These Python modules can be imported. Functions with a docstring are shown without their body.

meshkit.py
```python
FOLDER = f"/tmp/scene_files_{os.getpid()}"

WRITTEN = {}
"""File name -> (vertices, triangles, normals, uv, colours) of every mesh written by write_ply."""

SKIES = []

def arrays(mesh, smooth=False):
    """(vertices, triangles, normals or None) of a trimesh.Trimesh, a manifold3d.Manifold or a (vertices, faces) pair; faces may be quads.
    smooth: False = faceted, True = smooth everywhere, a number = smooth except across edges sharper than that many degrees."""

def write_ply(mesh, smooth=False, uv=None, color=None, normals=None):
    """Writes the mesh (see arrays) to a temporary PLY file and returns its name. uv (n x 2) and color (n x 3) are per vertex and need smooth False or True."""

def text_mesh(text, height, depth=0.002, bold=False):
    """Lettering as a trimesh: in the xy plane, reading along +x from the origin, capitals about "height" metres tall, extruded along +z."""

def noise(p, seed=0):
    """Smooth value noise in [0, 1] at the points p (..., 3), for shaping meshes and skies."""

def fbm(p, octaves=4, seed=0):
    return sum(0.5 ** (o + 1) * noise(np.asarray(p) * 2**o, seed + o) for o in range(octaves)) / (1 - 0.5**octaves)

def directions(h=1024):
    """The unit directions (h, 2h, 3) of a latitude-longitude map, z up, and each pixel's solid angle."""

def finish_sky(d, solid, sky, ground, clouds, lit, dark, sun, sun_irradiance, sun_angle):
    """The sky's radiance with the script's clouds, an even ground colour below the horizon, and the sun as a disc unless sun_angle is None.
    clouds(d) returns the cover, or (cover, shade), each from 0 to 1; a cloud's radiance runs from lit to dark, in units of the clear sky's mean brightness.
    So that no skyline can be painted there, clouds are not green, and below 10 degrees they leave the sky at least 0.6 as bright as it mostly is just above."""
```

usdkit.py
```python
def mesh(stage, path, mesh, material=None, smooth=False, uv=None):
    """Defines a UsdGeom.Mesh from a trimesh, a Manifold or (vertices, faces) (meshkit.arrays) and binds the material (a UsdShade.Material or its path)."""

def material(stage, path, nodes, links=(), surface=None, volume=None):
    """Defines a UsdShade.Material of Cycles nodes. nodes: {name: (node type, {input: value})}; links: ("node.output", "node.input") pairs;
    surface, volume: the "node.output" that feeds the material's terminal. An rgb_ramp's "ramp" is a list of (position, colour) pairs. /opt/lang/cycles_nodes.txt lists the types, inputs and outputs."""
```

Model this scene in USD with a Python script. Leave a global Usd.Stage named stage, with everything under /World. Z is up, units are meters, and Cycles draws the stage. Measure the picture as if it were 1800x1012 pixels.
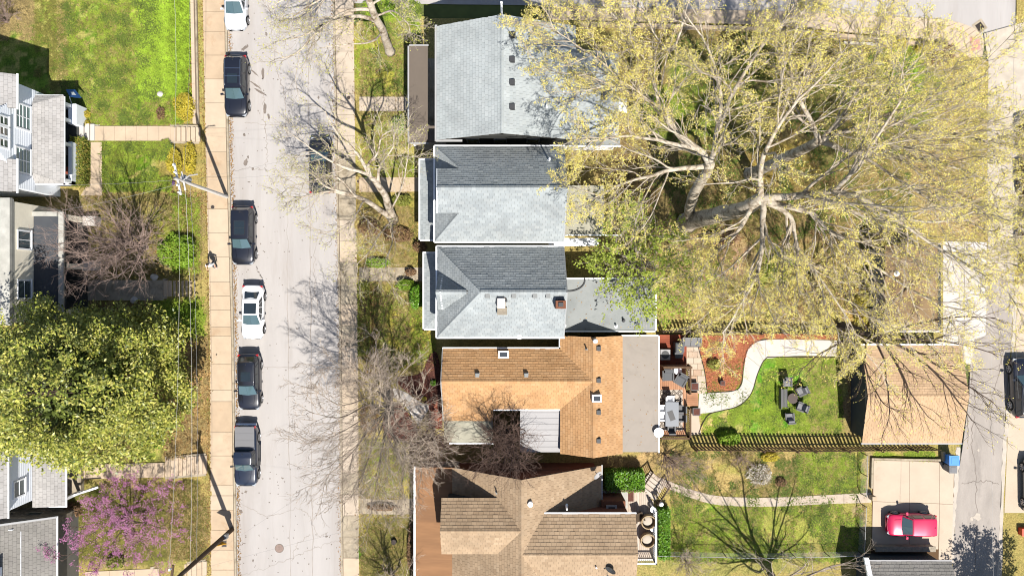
import math, random
import numpy as np, trimesh, manifold3d as m3
from shapely.geometry import Polygon, box as sbox
from shapely import contains_xy
from pxr import Usd, UsdGeom, UsdLux, UsdShade, Sdf, Gf, Vt
from scipy.sparse import csr_matrix
from scipy.sparse.csgraph import connected_components
import usdkit, meshkit
random.seed(7); R = np.random.default_rng(7)
stage = Usd.Stage.CreateInMemory()
UsdGeom.SetStageUpAxis(stage, UsdGeom.Tokens.z); UsdGeom.SetStageMetersPerUnit(stage, 1.0)
UsdGeom.Xform.Define(stage, '/World'); UsdGeom.Scope.Define(stage, '/World/Looks')
# ---------------------------------------------------------------- camera, sky, sun, exposure
H, S = 60.0, 24.0
cam = UsdGeom.Camera.Define(stage, '/World/camera')
cam.AddTranslateOp().Set(Gf.Vec3d(0, 0, H))
cam.CreateFocalLengthAttr(24.0); cam.CreateHorizontalApertureAttr(30.0); cam.CreateVerticalApertureAttr(30.0 * 575 / 1024)
cam.CreateClippingRangeAttr(Gf.Vec2f(1, 3000)); cam.CreateExposureAttr(0.98)
ELEV, AZ = math.radians(58.5), math.radians(22.0)
SUN = np.array([math.sin(AZ) * math.cos(ELEV), -math.cos(AZ) * math.cos(ELEV), math.sin(ELEV)])
usdkit.material(stage, '/World/Looks/sky', {
    's': ('sky_texture', {'sky_type': 'single_scattering', 'sun_disc': False, 'sun_elevation': ELEV, 'sun_rotation': math.atan2(SUN[0], SUN[1])}),
    'b': ('background_shader', {'strength': 0.075})}, [('s.color', 'b.color')], surface='b.background')
dome = UsdLux.DomeLight.Define(stage, '/World/sky')
UsdShade.MaterialBindingAPI.Apply(dome.GetPrim()).Bind(UsdShade.Material.Get(stage, '/World/Looks/sky'))
sun = UsdLux.DistantLight.Define(stage, '/World/sun')
sun.CreateNormalizeAttr(True); sun.CreateIntensityAttr(1.25); sun.CreateAngleAttr(0.5); sun.CreateColorAttr(Gf.Vec3f(1.0, 0.955, 0.89))
_x = np.cross([0, 1, 0], SUN); _x /= np.linalg.norm(_x); _y = np.cross(SUN, _x)
sun.AddTransformOp().Set(Gf.Matrix4d(*_x, 0, *_y, 0, *SUN, 0, 0, 0, 40, 1))

# ---------------------------------------------------------------- helpers
def P(px, py, z=0.0):
    "the point at height z that lies on the sight line of a place in the plan photograph"
    f = (H - z) / H
    return np.array([(px - 900) / S * f, (506 - py) / S * f, z])
def lin(r, g, b):
    c = np.array([r, g, b]) / 255.0
    return np.where(c <= 0.04045, c / 12.92, ((c + 0.055) / 1.055) ** 2.4)
K = 2.3
def T(r, g, b, k=None): return tuple(np.clip(lin(r, g, b) / (k or K), 0.003, 0.85))
used = {}; ISLAND = set()
def numbered(parent, name):
    n = used.get((parent, name), 0); used[(parent, name)] = n + 1
    return f'{parent}/{name}' + (f'_{n:03d}' if n else '')
def say(prim, label=None, cat=None, group=None, kind=None):
    for k, v in (('label', label), ('category', cat), ('group', group), ('kind', kind)):
        if v: prim.SetCustomDataByKey(k, v)
def putmesh(path, vf, mat, smooth=False, loc=None, uv=None):
    v, f = vf[0], vf[1]
    if loc is not None: v = np.asarray(v) - loc
    m = usdkit.mesh(stage, path, (v, f), '/World/Looks/' + mat, smooth=smooth, uv=uv)
    if mat in ISLAND:  # a random tone for each loose piece
        n = len(v); fa = np.asarray(f); k = fa.shape[1]
        g = csr_matrix((np.ones(len(fa) * (k - 1), np.int8), (np.repeat(fa[:, 0], k - 1), fa[:, 1:].ravel())), shape=(n, n))
        c, lab = connected_components(g, False); tone = R.random(c)[lab].astype(np.float32)
        UsdGeom.PrimvarsAPI(m).CreatePrimvar('tone', Sdf.ValueTypeNames.FloatArray, 'vertex').Set(Vt.FloatArray.FromNumpy(tone))
    return m
ALL = []
class Thing:
    def __init__(s, name, label, cat, loc=(0, 0, 0), group=None, rot=0.0, world=True):
        s.path = numbered('/World', name); s.loc = np.asarray(loc, float); s.world = world
        x = UsdGeom.Xform.Define(stage, s.path); x.AddTranslateOp().Set(Gf.Vec3d(*map(float, s.loc)))
        if rot: x.AddRotateZOp().Set(float(rot))
        s.prim = x.GetPrim(); say(s.prim, label, cat, group); ALL.append(s)
    def add(s, name, vf, mat, parent=None, smooth=False, kind=None, label=None):
        p = numbered(parent or s.path, name)
        m = putmesh(p, vf, mat, smooth, s.loc if s.world else None)
        say(m.GetPrim(), label, kind=kind)
        return p
def single(name, vf, mat, label=None, cat=None, group=None, kind=None, smooth=False):
    p = numbered('/World', name); m = putmesh(p, vf, mat, smooth); say(m.GetPrim(), label, cat, group, kind); return p
def copy_of(src, name, loc, rot, label=None, cat=None, group=None, scale=None):
    p = numbered('/World', name); x = UsdGeom.Xform.Define(stage, p)
    x.GetPrim().GetReferences().AddInternalReference(src.prim.GetPath())
    x.ClearXformOpOrder()
    xf = UsdGeom.Xformable(x.GetPrim())
    for op in ('xformOp:translate', 'xformOp:rotateZ'):
        pass
    t = x.GetPrim().GetAttribute('xformOp:translate')
    t.Set(Gf.Vec3d(*map(float, loc)))
    order = ['xformOp:translate']
    x.GetPrim().CreateAttribute('xformOp:rotateZ', Sdf.ValueTypeNames.Float).Set(float(rot)); order.append('xformOp:rotateZ')
    if scale:
        x.GetPrim().CreateAttribute('xformOp:scale', Sdf.ValueTypeNames.Float3).Set(Gf.Vec3f(*scale)); order.append('xformOp:scale')
    x.GetXformOpOrderAttr().Set(order)
    say(x.GetPrim(), label, cat, group); x.GetPrim().SetInstanceable(True)
    return x.GetPrim()

BF = np.array([[0, 2, 1], [0, 3, 2], [4, 5, 6], [4, 6, 7], [0, 1, 5], [0, 5, 4], [1, 2, 6], [1, 6, 5], [2, 3, 7], [2, 7, 6], [3, 0, 4], [3, 4, 7]])
def hexa(b, t): return np.vstack([b, t]).astype(float), BF.copy()
def box(x0, x1, y0, y1, z0, z1):
    x0, x1 = min(x0, x1), max(x0, x1); y0, y1 = min(y0, y1), max(y0, y1)
    q = np.array([[x0, y0], [x1, y0], [x1, y1], [x0, y1]])
    return hexa(np.c_[q, np.full(4, z0)], np.c_[q, np.full(4, z1)])
def cat(*ms):
    ms = [m for m in (ms[0] if len(ms) == 1 and isinstance(ms[0], list) else ms) if m is not None and len(m[1])]
    o = np.cumsum([0] + [len(m[0]) for m in ms])
    return np.vstack([m[0] for m in ms]), np.vstack([np.asarray(m[1]) + k for m, k in zip(ms, o)])
def rot(vf, deg, c=(0, 0)):
    a = math.radians(deg); v = np.array(vf[0], float); x, y = v[:, 0] - c[0], v[:, 1] - c[1]
    v[:, 0] = c[0] + x * math.cos(a) - y * math.sin(a); v[:, 1] = c[1] + x * math.sin(a) + y * math.cos(a)
    return v, vf[1]
def move(vf, d): return np.asarray(vf[0], float) + np.asarray(d, float), vf[1]
def obox(c, size, deg=0, z0=None):
    x, y, z = size; zz = (c[2] if z0 is None else z0)
    return rot(box(c[0] - x / 2, c[0] + x / 2, c[1] - y / 2, c[1] + y / 2, zz, zz + z), deg, c[:2])
def cyl(c, r, z0, z1, n=16, r1=None):
    a = np.arange(n) * 2 * np.pi / n; r1 = r if r1 is None else r1
    v = np.vstack([np.c_[c[0] + r * np.cos(a), c[1] + r * np.sin(a), np.full(n, z0)], np.c_[c[0] + r1 * np.cos(a), c[1] + r1 * np.sin(a), np.full(n, z1)], [[c[0], c[1], z0]], [[c[0], c[1], z1]]])
    i = np.arange(n); j = (i + 1) % n
    f = np.vstack([np.c_[i, j, j + n], np.c_[i, j + n, i + n], np.c_[np.full(n, 2 * n), j, i], np.c_[np.full(n, 2 * n + 1), i + n, j + n]])
    return v, f
def ball(c, r, n=2, sc=(1, 1, 1)):
    m = trimesh.creation.icosphere(n, 1.0); return np.array(m.vertices) * r * np.array(sc) + np.array(c), np.array(m.faces)
def tubes(pts, rad, n=6, cap=True):
    "N polylines (N,K,3) with radii (N,K) as one mesh"
    pts = np.asarray(pts, float); rad = np.asarray(rad, float)
    if pts.ndim == 2: pts, rad = pts[None], np.broadcast_to(rad, (1, len(pts)))
    N, Kk = pts.shape[:2]; rad = np.broadcast_to(rad, (N, Kk))
    t = np.gradient(pts, axis=1); t /= np.maximum(np.linalg.norm(t, axis=2, keepdims=True), 1e-9)
    m = t.mean(1); ref = np.where(np.abs(m[:, 2:3]) < 0.8, [[0, 0, 1.0]], [[1.0, 0, 0]])[:, None]
    u = np.cross(t, ref); u /= np.maximum(np.linalg.norm(u, axis=2, keepdims=True), 1e-9); w = np.cross(t, u)
    a = np.arange(n) * 2 * np.pi / n
    v = pts[:, :, None] + rad[:, :, None, None] * (u[:, :, None] * np.cos(a)[:, None] + w[:, :, None] * np.sin(a)[:, None])
    v = v.reshape(-1, 3)
    b = (np.arange(N)[:, None, None] * Kk + np.arange(Kk - 1)[None, :, None]) * n
    i = np.arange(n)[None, None]; j = (i + 1) % n
    q = np.stack([b + i, b + i + n, b + j + n, b + j], -1).reshape(-1, 4)
    f = np.vstack([q[:, [0, 1, 2]], q[:, [0, 2, 3]]])
    if cap and n > 3:
        e = []
        for k in range(1, n - 1):
            s0 = np.arange(N) * Kk * n; s1 = s0 + (Kk - 1) * n
            e += [np.c_[s0, s0 + k, s0 + k + 1], np.c_[s1, s1 + k + 1, s1 + k]]
        f = np.vstack([f] + e)
    return v, f
def tube(p, r, n=8): return tubes(np.asarray(p, float), np.asarray(r, float) * np.ones(len(p)), n)
def prism(poly, z0, z1):
    "upright prism of a plan polygon [(x, y), ...]"
    g = poly if isinstance(poly, Polygon) else Polygon(poly)
    if not g.is_valid: g = g.buffer(0)
    m = trimesh.util.concatenate([trimesh.creation.extrude_polygon(q, z1 - z0, engine='earcut') for q in getattr(g, 'geoms', [g])])
    return np.array(m.vertices) + [0, 0, z0], np.array(m.faces)
def pp(pts, z=0.0): return [tuple(P(a, b, z)[:2]) for a, b in pts]
def spline(pts, n=6, closed=True):
    p = np.asarray(pts, float); out = []; L = len(p)
    for i in range(L if closed else L - 1):
        if closed: a, b, c, d = p[(i - 1) % L], p[i], p[(i + 1) % L], p[(i + 2) % L]
        else: a, b, c, d = p[max(i - 1, 0)], p[i], p[i + 1], p[min(i + 2, L - 1)]
        for t in np.arange(n) / n:
            out.append(0.5 * (2 * b + (c - a) * t + (2 * a - 5 * b + 4 * c - d) * t * t + (3 * b - a - 3 * c + d) * t ** 3))
    if not closed: out.append(p[-1])
    return np.array(out)
def rectpx(x0, y0, x1, y1): return [(x0, y0), (x1, y0), (x1, y1), (x0, y1)]
def sstep(x, a, b):
    t = np.clip((np.asarray(x, float) - a) / (b - a), 0, 1); return t * t * (3 - 2 * t)

# ---------------------------------------------------------------- materials
def mat(name, col, rough=0.8, var=0.12, scale=3.0, bump=0.0, bscale=40.0, metal=0.0, spec=0.3, coat=0.0, island=None, trans=0.0, stain=None, stretch=None):
    "principled surface: base colour varied by noise; island: (dark, light) colours picked per loose piece; trans: leaf translucency"
    n = {'tc': ('geometry', {}), 'p': ('principled_bsdf', {'roughness': rough, 'metallic': metal, 'specular_ior_level': spec, 'coat_weight': coat, 'coat_roughness': 0.05})}
    L = []; pos = 'tc.position'
    if stretch: n['mp'] = ('mapping', {'scale': stretch}); L.append(('tc.position', 'mp.vector')); pos = 'mp.vector'
    if island:
        n['r'] = ('rgb_ramp', {'ramp': [(i / (len(island) - 1), c) for i, c in enumerate(island)]}); n['at'] = ('attribute', {'attribute': 'tone'}); ISLAND.add(name); L.append(('at.fac', 'r.fac')); base = 'r.color'
    else:
        n['c'] = ('color', {'value': col}); base = 'c.color'
    if var:
        n['n'] = ('noise_texture', {'scale': scale, 'detail': 5, 'roughness': 0.65}); L.append((pos, 'n.vector'))
        n['mr'] = ('map_range', {'from_min': 0.3, 'from_max': 0.7, 'to_min': 1 - var, 'to_max': 1 + var}); L.append(('n.fac', 'mr.value'))
        n['mx'] = ('vector_math', {'math_type': 'scale'}); L += [(base, 'mx.vector1'), ('mr.result', 'mx.scale')]; base = 'mx.vector'
    if stain:
        sc, lo, hi, scol = stain
        n['sn'] = ('noise_texture', {'scale': sc, 'detail': 6, 'roughness': 0.7, 'distortion': 0.4}); L.append((pos, 'sn.vector'))
        n['sm'] = ('map_range', {'from_min': lo, 'from_max': hi, 'to_min': 0.0, 'to_max': 1.0, 'clamp': True}); L.append(('sn.fac', 'sm.value'))
        n['sx'] = ('mix_color', {'b': scol}); L += [('sm.result', 'sx.fac'), (base, 'sx.a')]; base = 'sx.result'
    L.append((base, 'p.base_color'))
    if bump:
        n['bn'] = ('noise_texture', {'scale': bscale, 'detail': 4}); L.append((pos, 'bn.vector'))
        n['bp'] = ('bump', {'strength': min(1.0, bump), 'distance': 0.03}); L += [('bn.fac', 'bp.height'), ('bp.normal', 'p.normal')]
    out = 'p.BSDF'
    if trans:
        n['tl'] = ('translucent_bsdf', {}); n['ms'] = ('mix_closure', {'fac': trans}); L += [(base, 'tl.color'), ('p.BSDF', 'ms.closure1'), ('tl.BSDF', 'ms.closure2')]; out = 'ms.closure'
    usdkit.material(stage, '/World/Looks/' + name, n, L, surface=out)
def flat(name, col, rough=0.5, metal=0.0, spec=0.5, coat=0.0): mat(name, col, rough, 0, 1, 0, 1, metal, spec, coat)
def yardmat(name, amount=0.55, scale=9.0, bump=0.7):
    "ground whose own colour is a mesh attribute, broken up by fine noise"
    n = {'a': ('attribute', {'attribute': 'tint'}), 'g': ('geometry', {}), 'p': ('principled_bsdf', {'roughness': 0.95, 'specular_ior_level': 0.1}),
         'n1': ('noise_texture', {'scale': scale, 'detail': 6, 'roughness': 0.75}), 'm1': ('map_range', {'from_min': 0.32, 'from_max': 0.68, 'to_min': 1 - amount, 'to_max': 1 + amount}),
         's': ('vector_math', {'math_type': 'scale'}), 'n2': ('noise_texture', {'scale': 28.0, 'detail': 4, 'roughness': 0.7}), 'b': ('bump', {'strength': bump, 'distance': 0.06})}
    usdkit.material(stage, '/World/Looks/' + name, n, [('g.position', 'n1.vector'), ('g.position', 'n2.vector'), ('n1.fac', 'm1.value'), ('a.color', 's.vector1'), ('m1.result', 's.scale'), ('s.vector', 'p.base_color'), ('n2.fac', 'b.height'), ('b.normal', 'p.normal')], surface='p.BSDF')
yardmat('yard'); 
mat('far_ground', T(120, 130, 70), 0.95, 0.4, 0.3)
mat('street', T(213, 207, 202), 0.85, 0.07, 0.8, 0.3, 60, stain=(0.45, 0.5, 0.75, T(194, 185, 177)), stretch=(1, .14, 1))
mat('crack', T(150, 138, 128), 0.9, 0.2, 2)
mat('crack_pale', T(188, 177, 167), 0.9, 0.2, 2)
mat('alley', T(198, 188, 178), 0.9, 0.13, 1.1, 0.4, 50, stain=(0.7, 0.52, 0.72, T(168, 159, 150)), stretch=(1, .3, 1))
mat('sidewalk', T(230, 206, 176), 0.9, 0.09, 1.2, 0.25, 60, stain=(0.8, 0.58, 0.8, T(206, 176, 142)))
mat('concrete', T(228, 210, 188), 0.9, 0.09, 1.4, 0.25, 60, stain=(0.8, 0.56, 0.8, T(190, 168, 140)))
mat('concrete_white', T(240, 232, 222), 0.85, 0.06, 1.2, 0.2, 60)
mat('concrete_old', T(205, 190, 165), 0.92, 0.18, 2.0, 0.4, 60, stain=(1.2, 0.5, 0.72, T(140, 125, 100)))
mat('pad', T(232, 212, 188), 0.88, 0.06, 0.7, 0.2, 60, stain=(0.5, 0.6, 0.8, T(210, 185, 160)))
mat('paver', None, 0.9, 0.1, 4, 0.3, 60, island=[T(226, 200, 172), T(240, 222, 200), T(215, 180, 150)])
mat('brick', None, 0.9, 0.15, 6, 0.3, 60, island=[T(150, 70, 52), T(180, 92, 68), T(128, 62, 50), T(196, 120, 92)])
mat('stone_wall', None, 0.9, 0.25, 5, 0.5, 30, island=[T(150, 140, 125), T(190, 178, 158), T(128, 118, 105)])
mat('rail_rust', T(120, 85, 60), 0.8, 0.2, 8)
mat('mulch_red', None, 0.95, 0.25, 9, 0.6, 40, island=[T(206, 122, 84), T(232, 154, 112), T(176, 100, 70)])
mat('mulch_ground', T(212, 128, 90), 0.95, 0.25, 14, 1.0, 45)
mat('mulch_dark', None, 0.95, 0.25, 9, 0.6, 40, island=[T(120, 74, 62), T(148, 96, 82), T(92, 60, 52)])
mat('mulch_dark_ground', T(122, 78, 66), 0.95, 0.3, 14, 1.0, 45)
mat('leaf_litter', None, 0.9, 0.15, 4, island=[T(150, 105, 55), T(205, 160, 95), T(120, 85, 50), T(225, 190, 130)])
# ---------------------------------------------------------------- the ground
edge_left = lambda py: np.interp(py, [-200, 0, 250, 600, 1012, 1300], [355, 357, 362, 370, 371, 374])
curb_left = lambda py: np.interp(py, [-200, 0, 250, 600, 1012, 1300], [398, 400, 403, 412, 417, 420])
curb_right = lambda py: np.interp(py, [-200, 0, 250, 600, 1012, 1300], [583, 585, 590, 597, 600, 602])
edge_right = lambda py: np.interp(py, [-200, 0, 250, 600, 1012, 1300], [620, 622, 625, 630, 632, 633])
def hgt(x, y):
    "height of the yards: a bank rises west of the left pavement"
    x, y = np.asarray(x, float), np.asarray(y, float)
    py = 506 - S * y; d = (edge_left(py) - (900 + S * x)) / S
    return np.where(d > 0, 0.12 + 1.25 * sstep(d, 0.4, 3.0) + 0.02 * np.clip(d - 3, 0, 12), 0.10)
def PT(px, py, up=0.0):
    p = P(px, py, 0.1)
    for _ in range(6): p = P(px, py, float(hgt(p[0], p[1])) + up)
    return p
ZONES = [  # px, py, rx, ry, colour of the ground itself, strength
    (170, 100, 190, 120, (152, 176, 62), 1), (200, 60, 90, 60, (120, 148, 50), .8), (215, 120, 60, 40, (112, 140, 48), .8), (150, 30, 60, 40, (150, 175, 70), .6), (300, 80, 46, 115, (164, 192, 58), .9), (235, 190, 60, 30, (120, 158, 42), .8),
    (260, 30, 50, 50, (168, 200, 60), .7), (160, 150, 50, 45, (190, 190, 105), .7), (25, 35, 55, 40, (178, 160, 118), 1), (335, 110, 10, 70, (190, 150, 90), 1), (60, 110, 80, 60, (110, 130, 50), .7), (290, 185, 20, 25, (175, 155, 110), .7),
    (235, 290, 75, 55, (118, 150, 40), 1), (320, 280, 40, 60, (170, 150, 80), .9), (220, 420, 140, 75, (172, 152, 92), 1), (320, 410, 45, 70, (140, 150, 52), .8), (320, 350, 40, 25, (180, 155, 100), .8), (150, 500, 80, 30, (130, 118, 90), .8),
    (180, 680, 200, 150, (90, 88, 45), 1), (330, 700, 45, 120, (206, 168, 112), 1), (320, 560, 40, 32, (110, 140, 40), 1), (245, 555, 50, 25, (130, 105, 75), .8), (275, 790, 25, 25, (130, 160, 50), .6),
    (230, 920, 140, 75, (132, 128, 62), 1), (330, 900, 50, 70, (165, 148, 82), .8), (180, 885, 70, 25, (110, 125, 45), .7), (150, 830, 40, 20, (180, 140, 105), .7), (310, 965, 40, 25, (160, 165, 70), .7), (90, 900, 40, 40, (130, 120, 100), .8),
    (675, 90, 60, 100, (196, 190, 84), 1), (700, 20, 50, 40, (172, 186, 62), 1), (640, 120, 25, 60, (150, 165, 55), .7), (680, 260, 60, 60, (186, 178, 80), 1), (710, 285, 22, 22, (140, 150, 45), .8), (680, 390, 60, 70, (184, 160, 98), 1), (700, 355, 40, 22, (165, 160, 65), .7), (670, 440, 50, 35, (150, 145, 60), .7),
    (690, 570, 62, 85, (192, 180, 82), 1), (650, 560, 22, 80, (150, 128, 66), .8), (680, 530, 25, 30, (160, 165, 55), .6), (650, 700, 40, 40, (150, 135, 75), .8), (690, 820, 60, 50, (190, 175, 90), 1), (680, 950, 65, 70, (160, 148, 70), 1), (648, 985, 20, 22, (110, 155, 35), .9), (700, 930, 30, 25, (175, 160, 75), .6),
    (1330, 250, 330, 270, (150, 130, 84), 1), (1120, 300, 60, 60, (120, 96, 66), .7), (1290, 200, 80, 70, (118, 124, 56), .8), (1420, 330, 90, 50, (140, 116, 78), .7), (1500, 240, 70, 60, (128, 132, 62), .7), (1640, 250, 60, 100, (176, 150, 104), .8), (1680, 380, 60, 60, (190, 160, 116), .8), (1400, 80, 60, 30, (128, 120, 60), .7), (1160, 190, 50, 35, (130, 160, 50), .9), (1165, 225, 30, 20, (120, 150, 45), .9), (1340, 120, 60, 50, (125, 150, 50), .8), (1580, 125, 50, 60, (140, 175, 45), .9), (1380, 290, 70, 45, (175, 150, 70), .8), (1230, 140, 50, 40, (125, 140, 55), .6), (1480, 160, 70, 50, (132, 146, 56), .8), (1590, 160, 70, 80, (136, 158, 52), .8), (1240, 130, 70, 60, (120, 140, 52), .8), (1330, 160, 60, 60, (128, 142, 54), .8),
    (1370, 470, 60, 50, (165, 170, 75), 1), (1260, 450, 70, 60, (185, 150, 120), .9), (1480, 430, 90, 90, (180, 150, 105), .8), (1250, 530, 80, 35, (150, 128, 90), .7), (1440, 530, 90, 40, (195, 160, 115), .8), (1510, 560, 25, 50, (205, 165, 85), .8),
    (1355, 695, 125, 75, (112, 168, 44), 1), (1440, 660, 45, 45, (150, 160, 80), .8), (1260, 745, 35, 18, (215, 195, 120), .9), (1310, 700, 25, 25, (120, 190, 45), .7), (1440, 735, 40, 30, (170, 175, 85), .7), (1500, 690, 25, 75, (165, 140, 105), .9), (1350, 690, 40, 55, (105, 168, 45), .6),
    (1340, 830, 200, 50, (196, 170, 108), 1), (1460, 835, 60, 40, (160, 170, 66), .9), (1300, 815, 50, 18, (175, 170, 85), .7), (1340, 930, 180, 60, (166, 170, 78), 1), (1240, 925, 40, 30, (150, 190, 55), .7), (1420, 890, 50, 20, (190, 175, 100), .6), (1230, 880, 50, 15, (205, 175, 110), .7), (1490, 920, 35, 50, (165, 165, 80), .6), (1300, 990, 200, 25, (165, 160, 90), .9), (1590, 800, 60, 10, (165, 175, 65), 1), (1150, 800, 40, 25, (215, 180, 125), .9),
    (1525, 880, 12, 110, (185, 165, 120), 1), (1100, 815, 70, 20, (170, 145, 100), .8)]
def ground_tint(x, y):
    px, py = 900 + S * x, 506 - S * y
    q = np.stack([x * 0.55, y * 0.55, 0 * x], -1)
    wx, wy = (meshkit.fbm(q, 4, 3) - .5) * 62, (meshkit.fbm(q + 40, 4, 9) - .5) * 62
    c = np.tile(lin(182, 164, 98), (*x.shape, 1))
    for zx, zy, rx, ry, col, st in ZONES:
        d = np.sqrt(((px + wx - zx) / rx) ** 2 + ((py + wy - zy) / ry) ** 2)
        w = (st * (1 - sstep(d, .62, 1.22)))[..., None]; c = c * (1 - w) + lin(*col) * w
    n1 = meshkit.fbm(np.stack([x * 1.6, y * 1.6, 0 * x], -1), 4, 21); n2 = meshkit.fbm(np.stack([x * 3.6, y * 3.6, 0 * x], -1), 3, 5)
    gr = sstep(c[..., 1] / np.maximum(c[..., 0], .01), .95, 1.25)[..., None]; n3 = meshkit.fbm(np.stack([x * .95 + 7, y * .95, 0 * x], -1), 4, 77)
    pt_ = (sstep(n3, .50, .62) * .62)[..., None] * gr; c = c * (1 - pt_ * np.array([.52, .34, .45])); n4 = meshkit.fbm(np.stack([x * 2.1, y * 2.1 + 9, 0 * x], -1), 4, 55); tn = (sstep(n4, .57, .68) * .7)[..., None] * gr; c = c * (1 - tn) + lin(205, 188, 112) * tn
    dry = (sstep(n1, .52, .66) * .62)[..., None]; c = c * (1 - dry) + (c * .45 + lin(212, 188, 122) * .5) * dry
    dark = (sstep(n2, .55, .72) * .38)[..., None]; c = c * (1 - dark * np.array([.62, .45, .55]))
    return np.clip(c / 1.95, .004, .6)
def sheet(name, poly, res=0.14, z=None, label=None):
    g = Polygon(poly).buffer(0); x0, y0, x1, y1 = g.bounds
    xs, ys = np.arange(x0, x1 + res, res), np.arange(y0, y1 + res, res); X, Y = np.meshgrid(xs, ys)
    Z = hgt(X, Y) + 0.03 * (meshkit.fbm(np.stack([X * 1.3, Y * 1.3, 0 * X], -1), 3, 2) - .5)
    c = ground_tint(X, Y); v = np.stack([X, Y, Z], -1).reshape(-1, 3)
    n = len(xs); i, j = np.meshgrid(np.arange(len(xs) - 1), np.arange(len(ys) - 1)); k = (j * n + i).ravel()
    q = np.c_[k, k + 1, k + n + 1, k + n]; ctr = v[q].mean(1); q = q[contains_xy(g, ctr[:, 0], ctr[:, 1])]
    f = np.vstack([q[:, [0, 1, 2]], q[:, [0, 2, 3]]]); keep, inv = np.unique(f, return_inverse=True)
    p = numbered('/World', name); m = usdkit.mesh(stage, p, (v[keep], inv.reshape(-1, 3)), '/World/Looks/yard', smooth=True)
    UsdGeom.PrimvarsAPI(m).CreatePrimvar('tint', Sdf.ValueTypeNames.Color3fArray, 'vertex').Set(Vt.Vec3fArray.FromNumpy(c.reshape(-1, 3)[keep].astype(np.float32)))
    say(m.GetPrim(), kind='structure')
single('ground', (np.array([[-400, -400, -.04], [400, -400, -.04], [400, 400, -.04], [-400, 400, -.04]]), np.array([[0, 1, 2], [0, 2, 3]])), 'far_ground', kind='structure')
YS = np.linspace(-150, 1160, 40)
band = lambda fa, fb, da=0, db=0: pp([(fa(y) + da, y) for y in YS] + [(fb(y) + db, y) for y in YS[::-1]])
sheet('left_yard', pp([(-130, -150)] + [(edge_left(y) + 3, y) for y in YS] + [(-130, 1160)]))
TOPW = [(640, 30), (960, 34), (1340, 44), (1480, 56), (1560, 64), (1650, 74), (1700, 96), (1722, 104)]
sheet('right_yard', pp([(edge_right(y) - 3, y) for y in YS[YS > 20]][::-1] + TOPW + [(1740, 110), (1742, 420), (1690, 600), (1672, 1160)]), res=.15)
sheet('roadside_yard', pp([(1788, -60), (1930, -60), (1930, 1160), (1752, 1160), (1764, 800), (1780, 480)]), res=.2)
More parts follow.
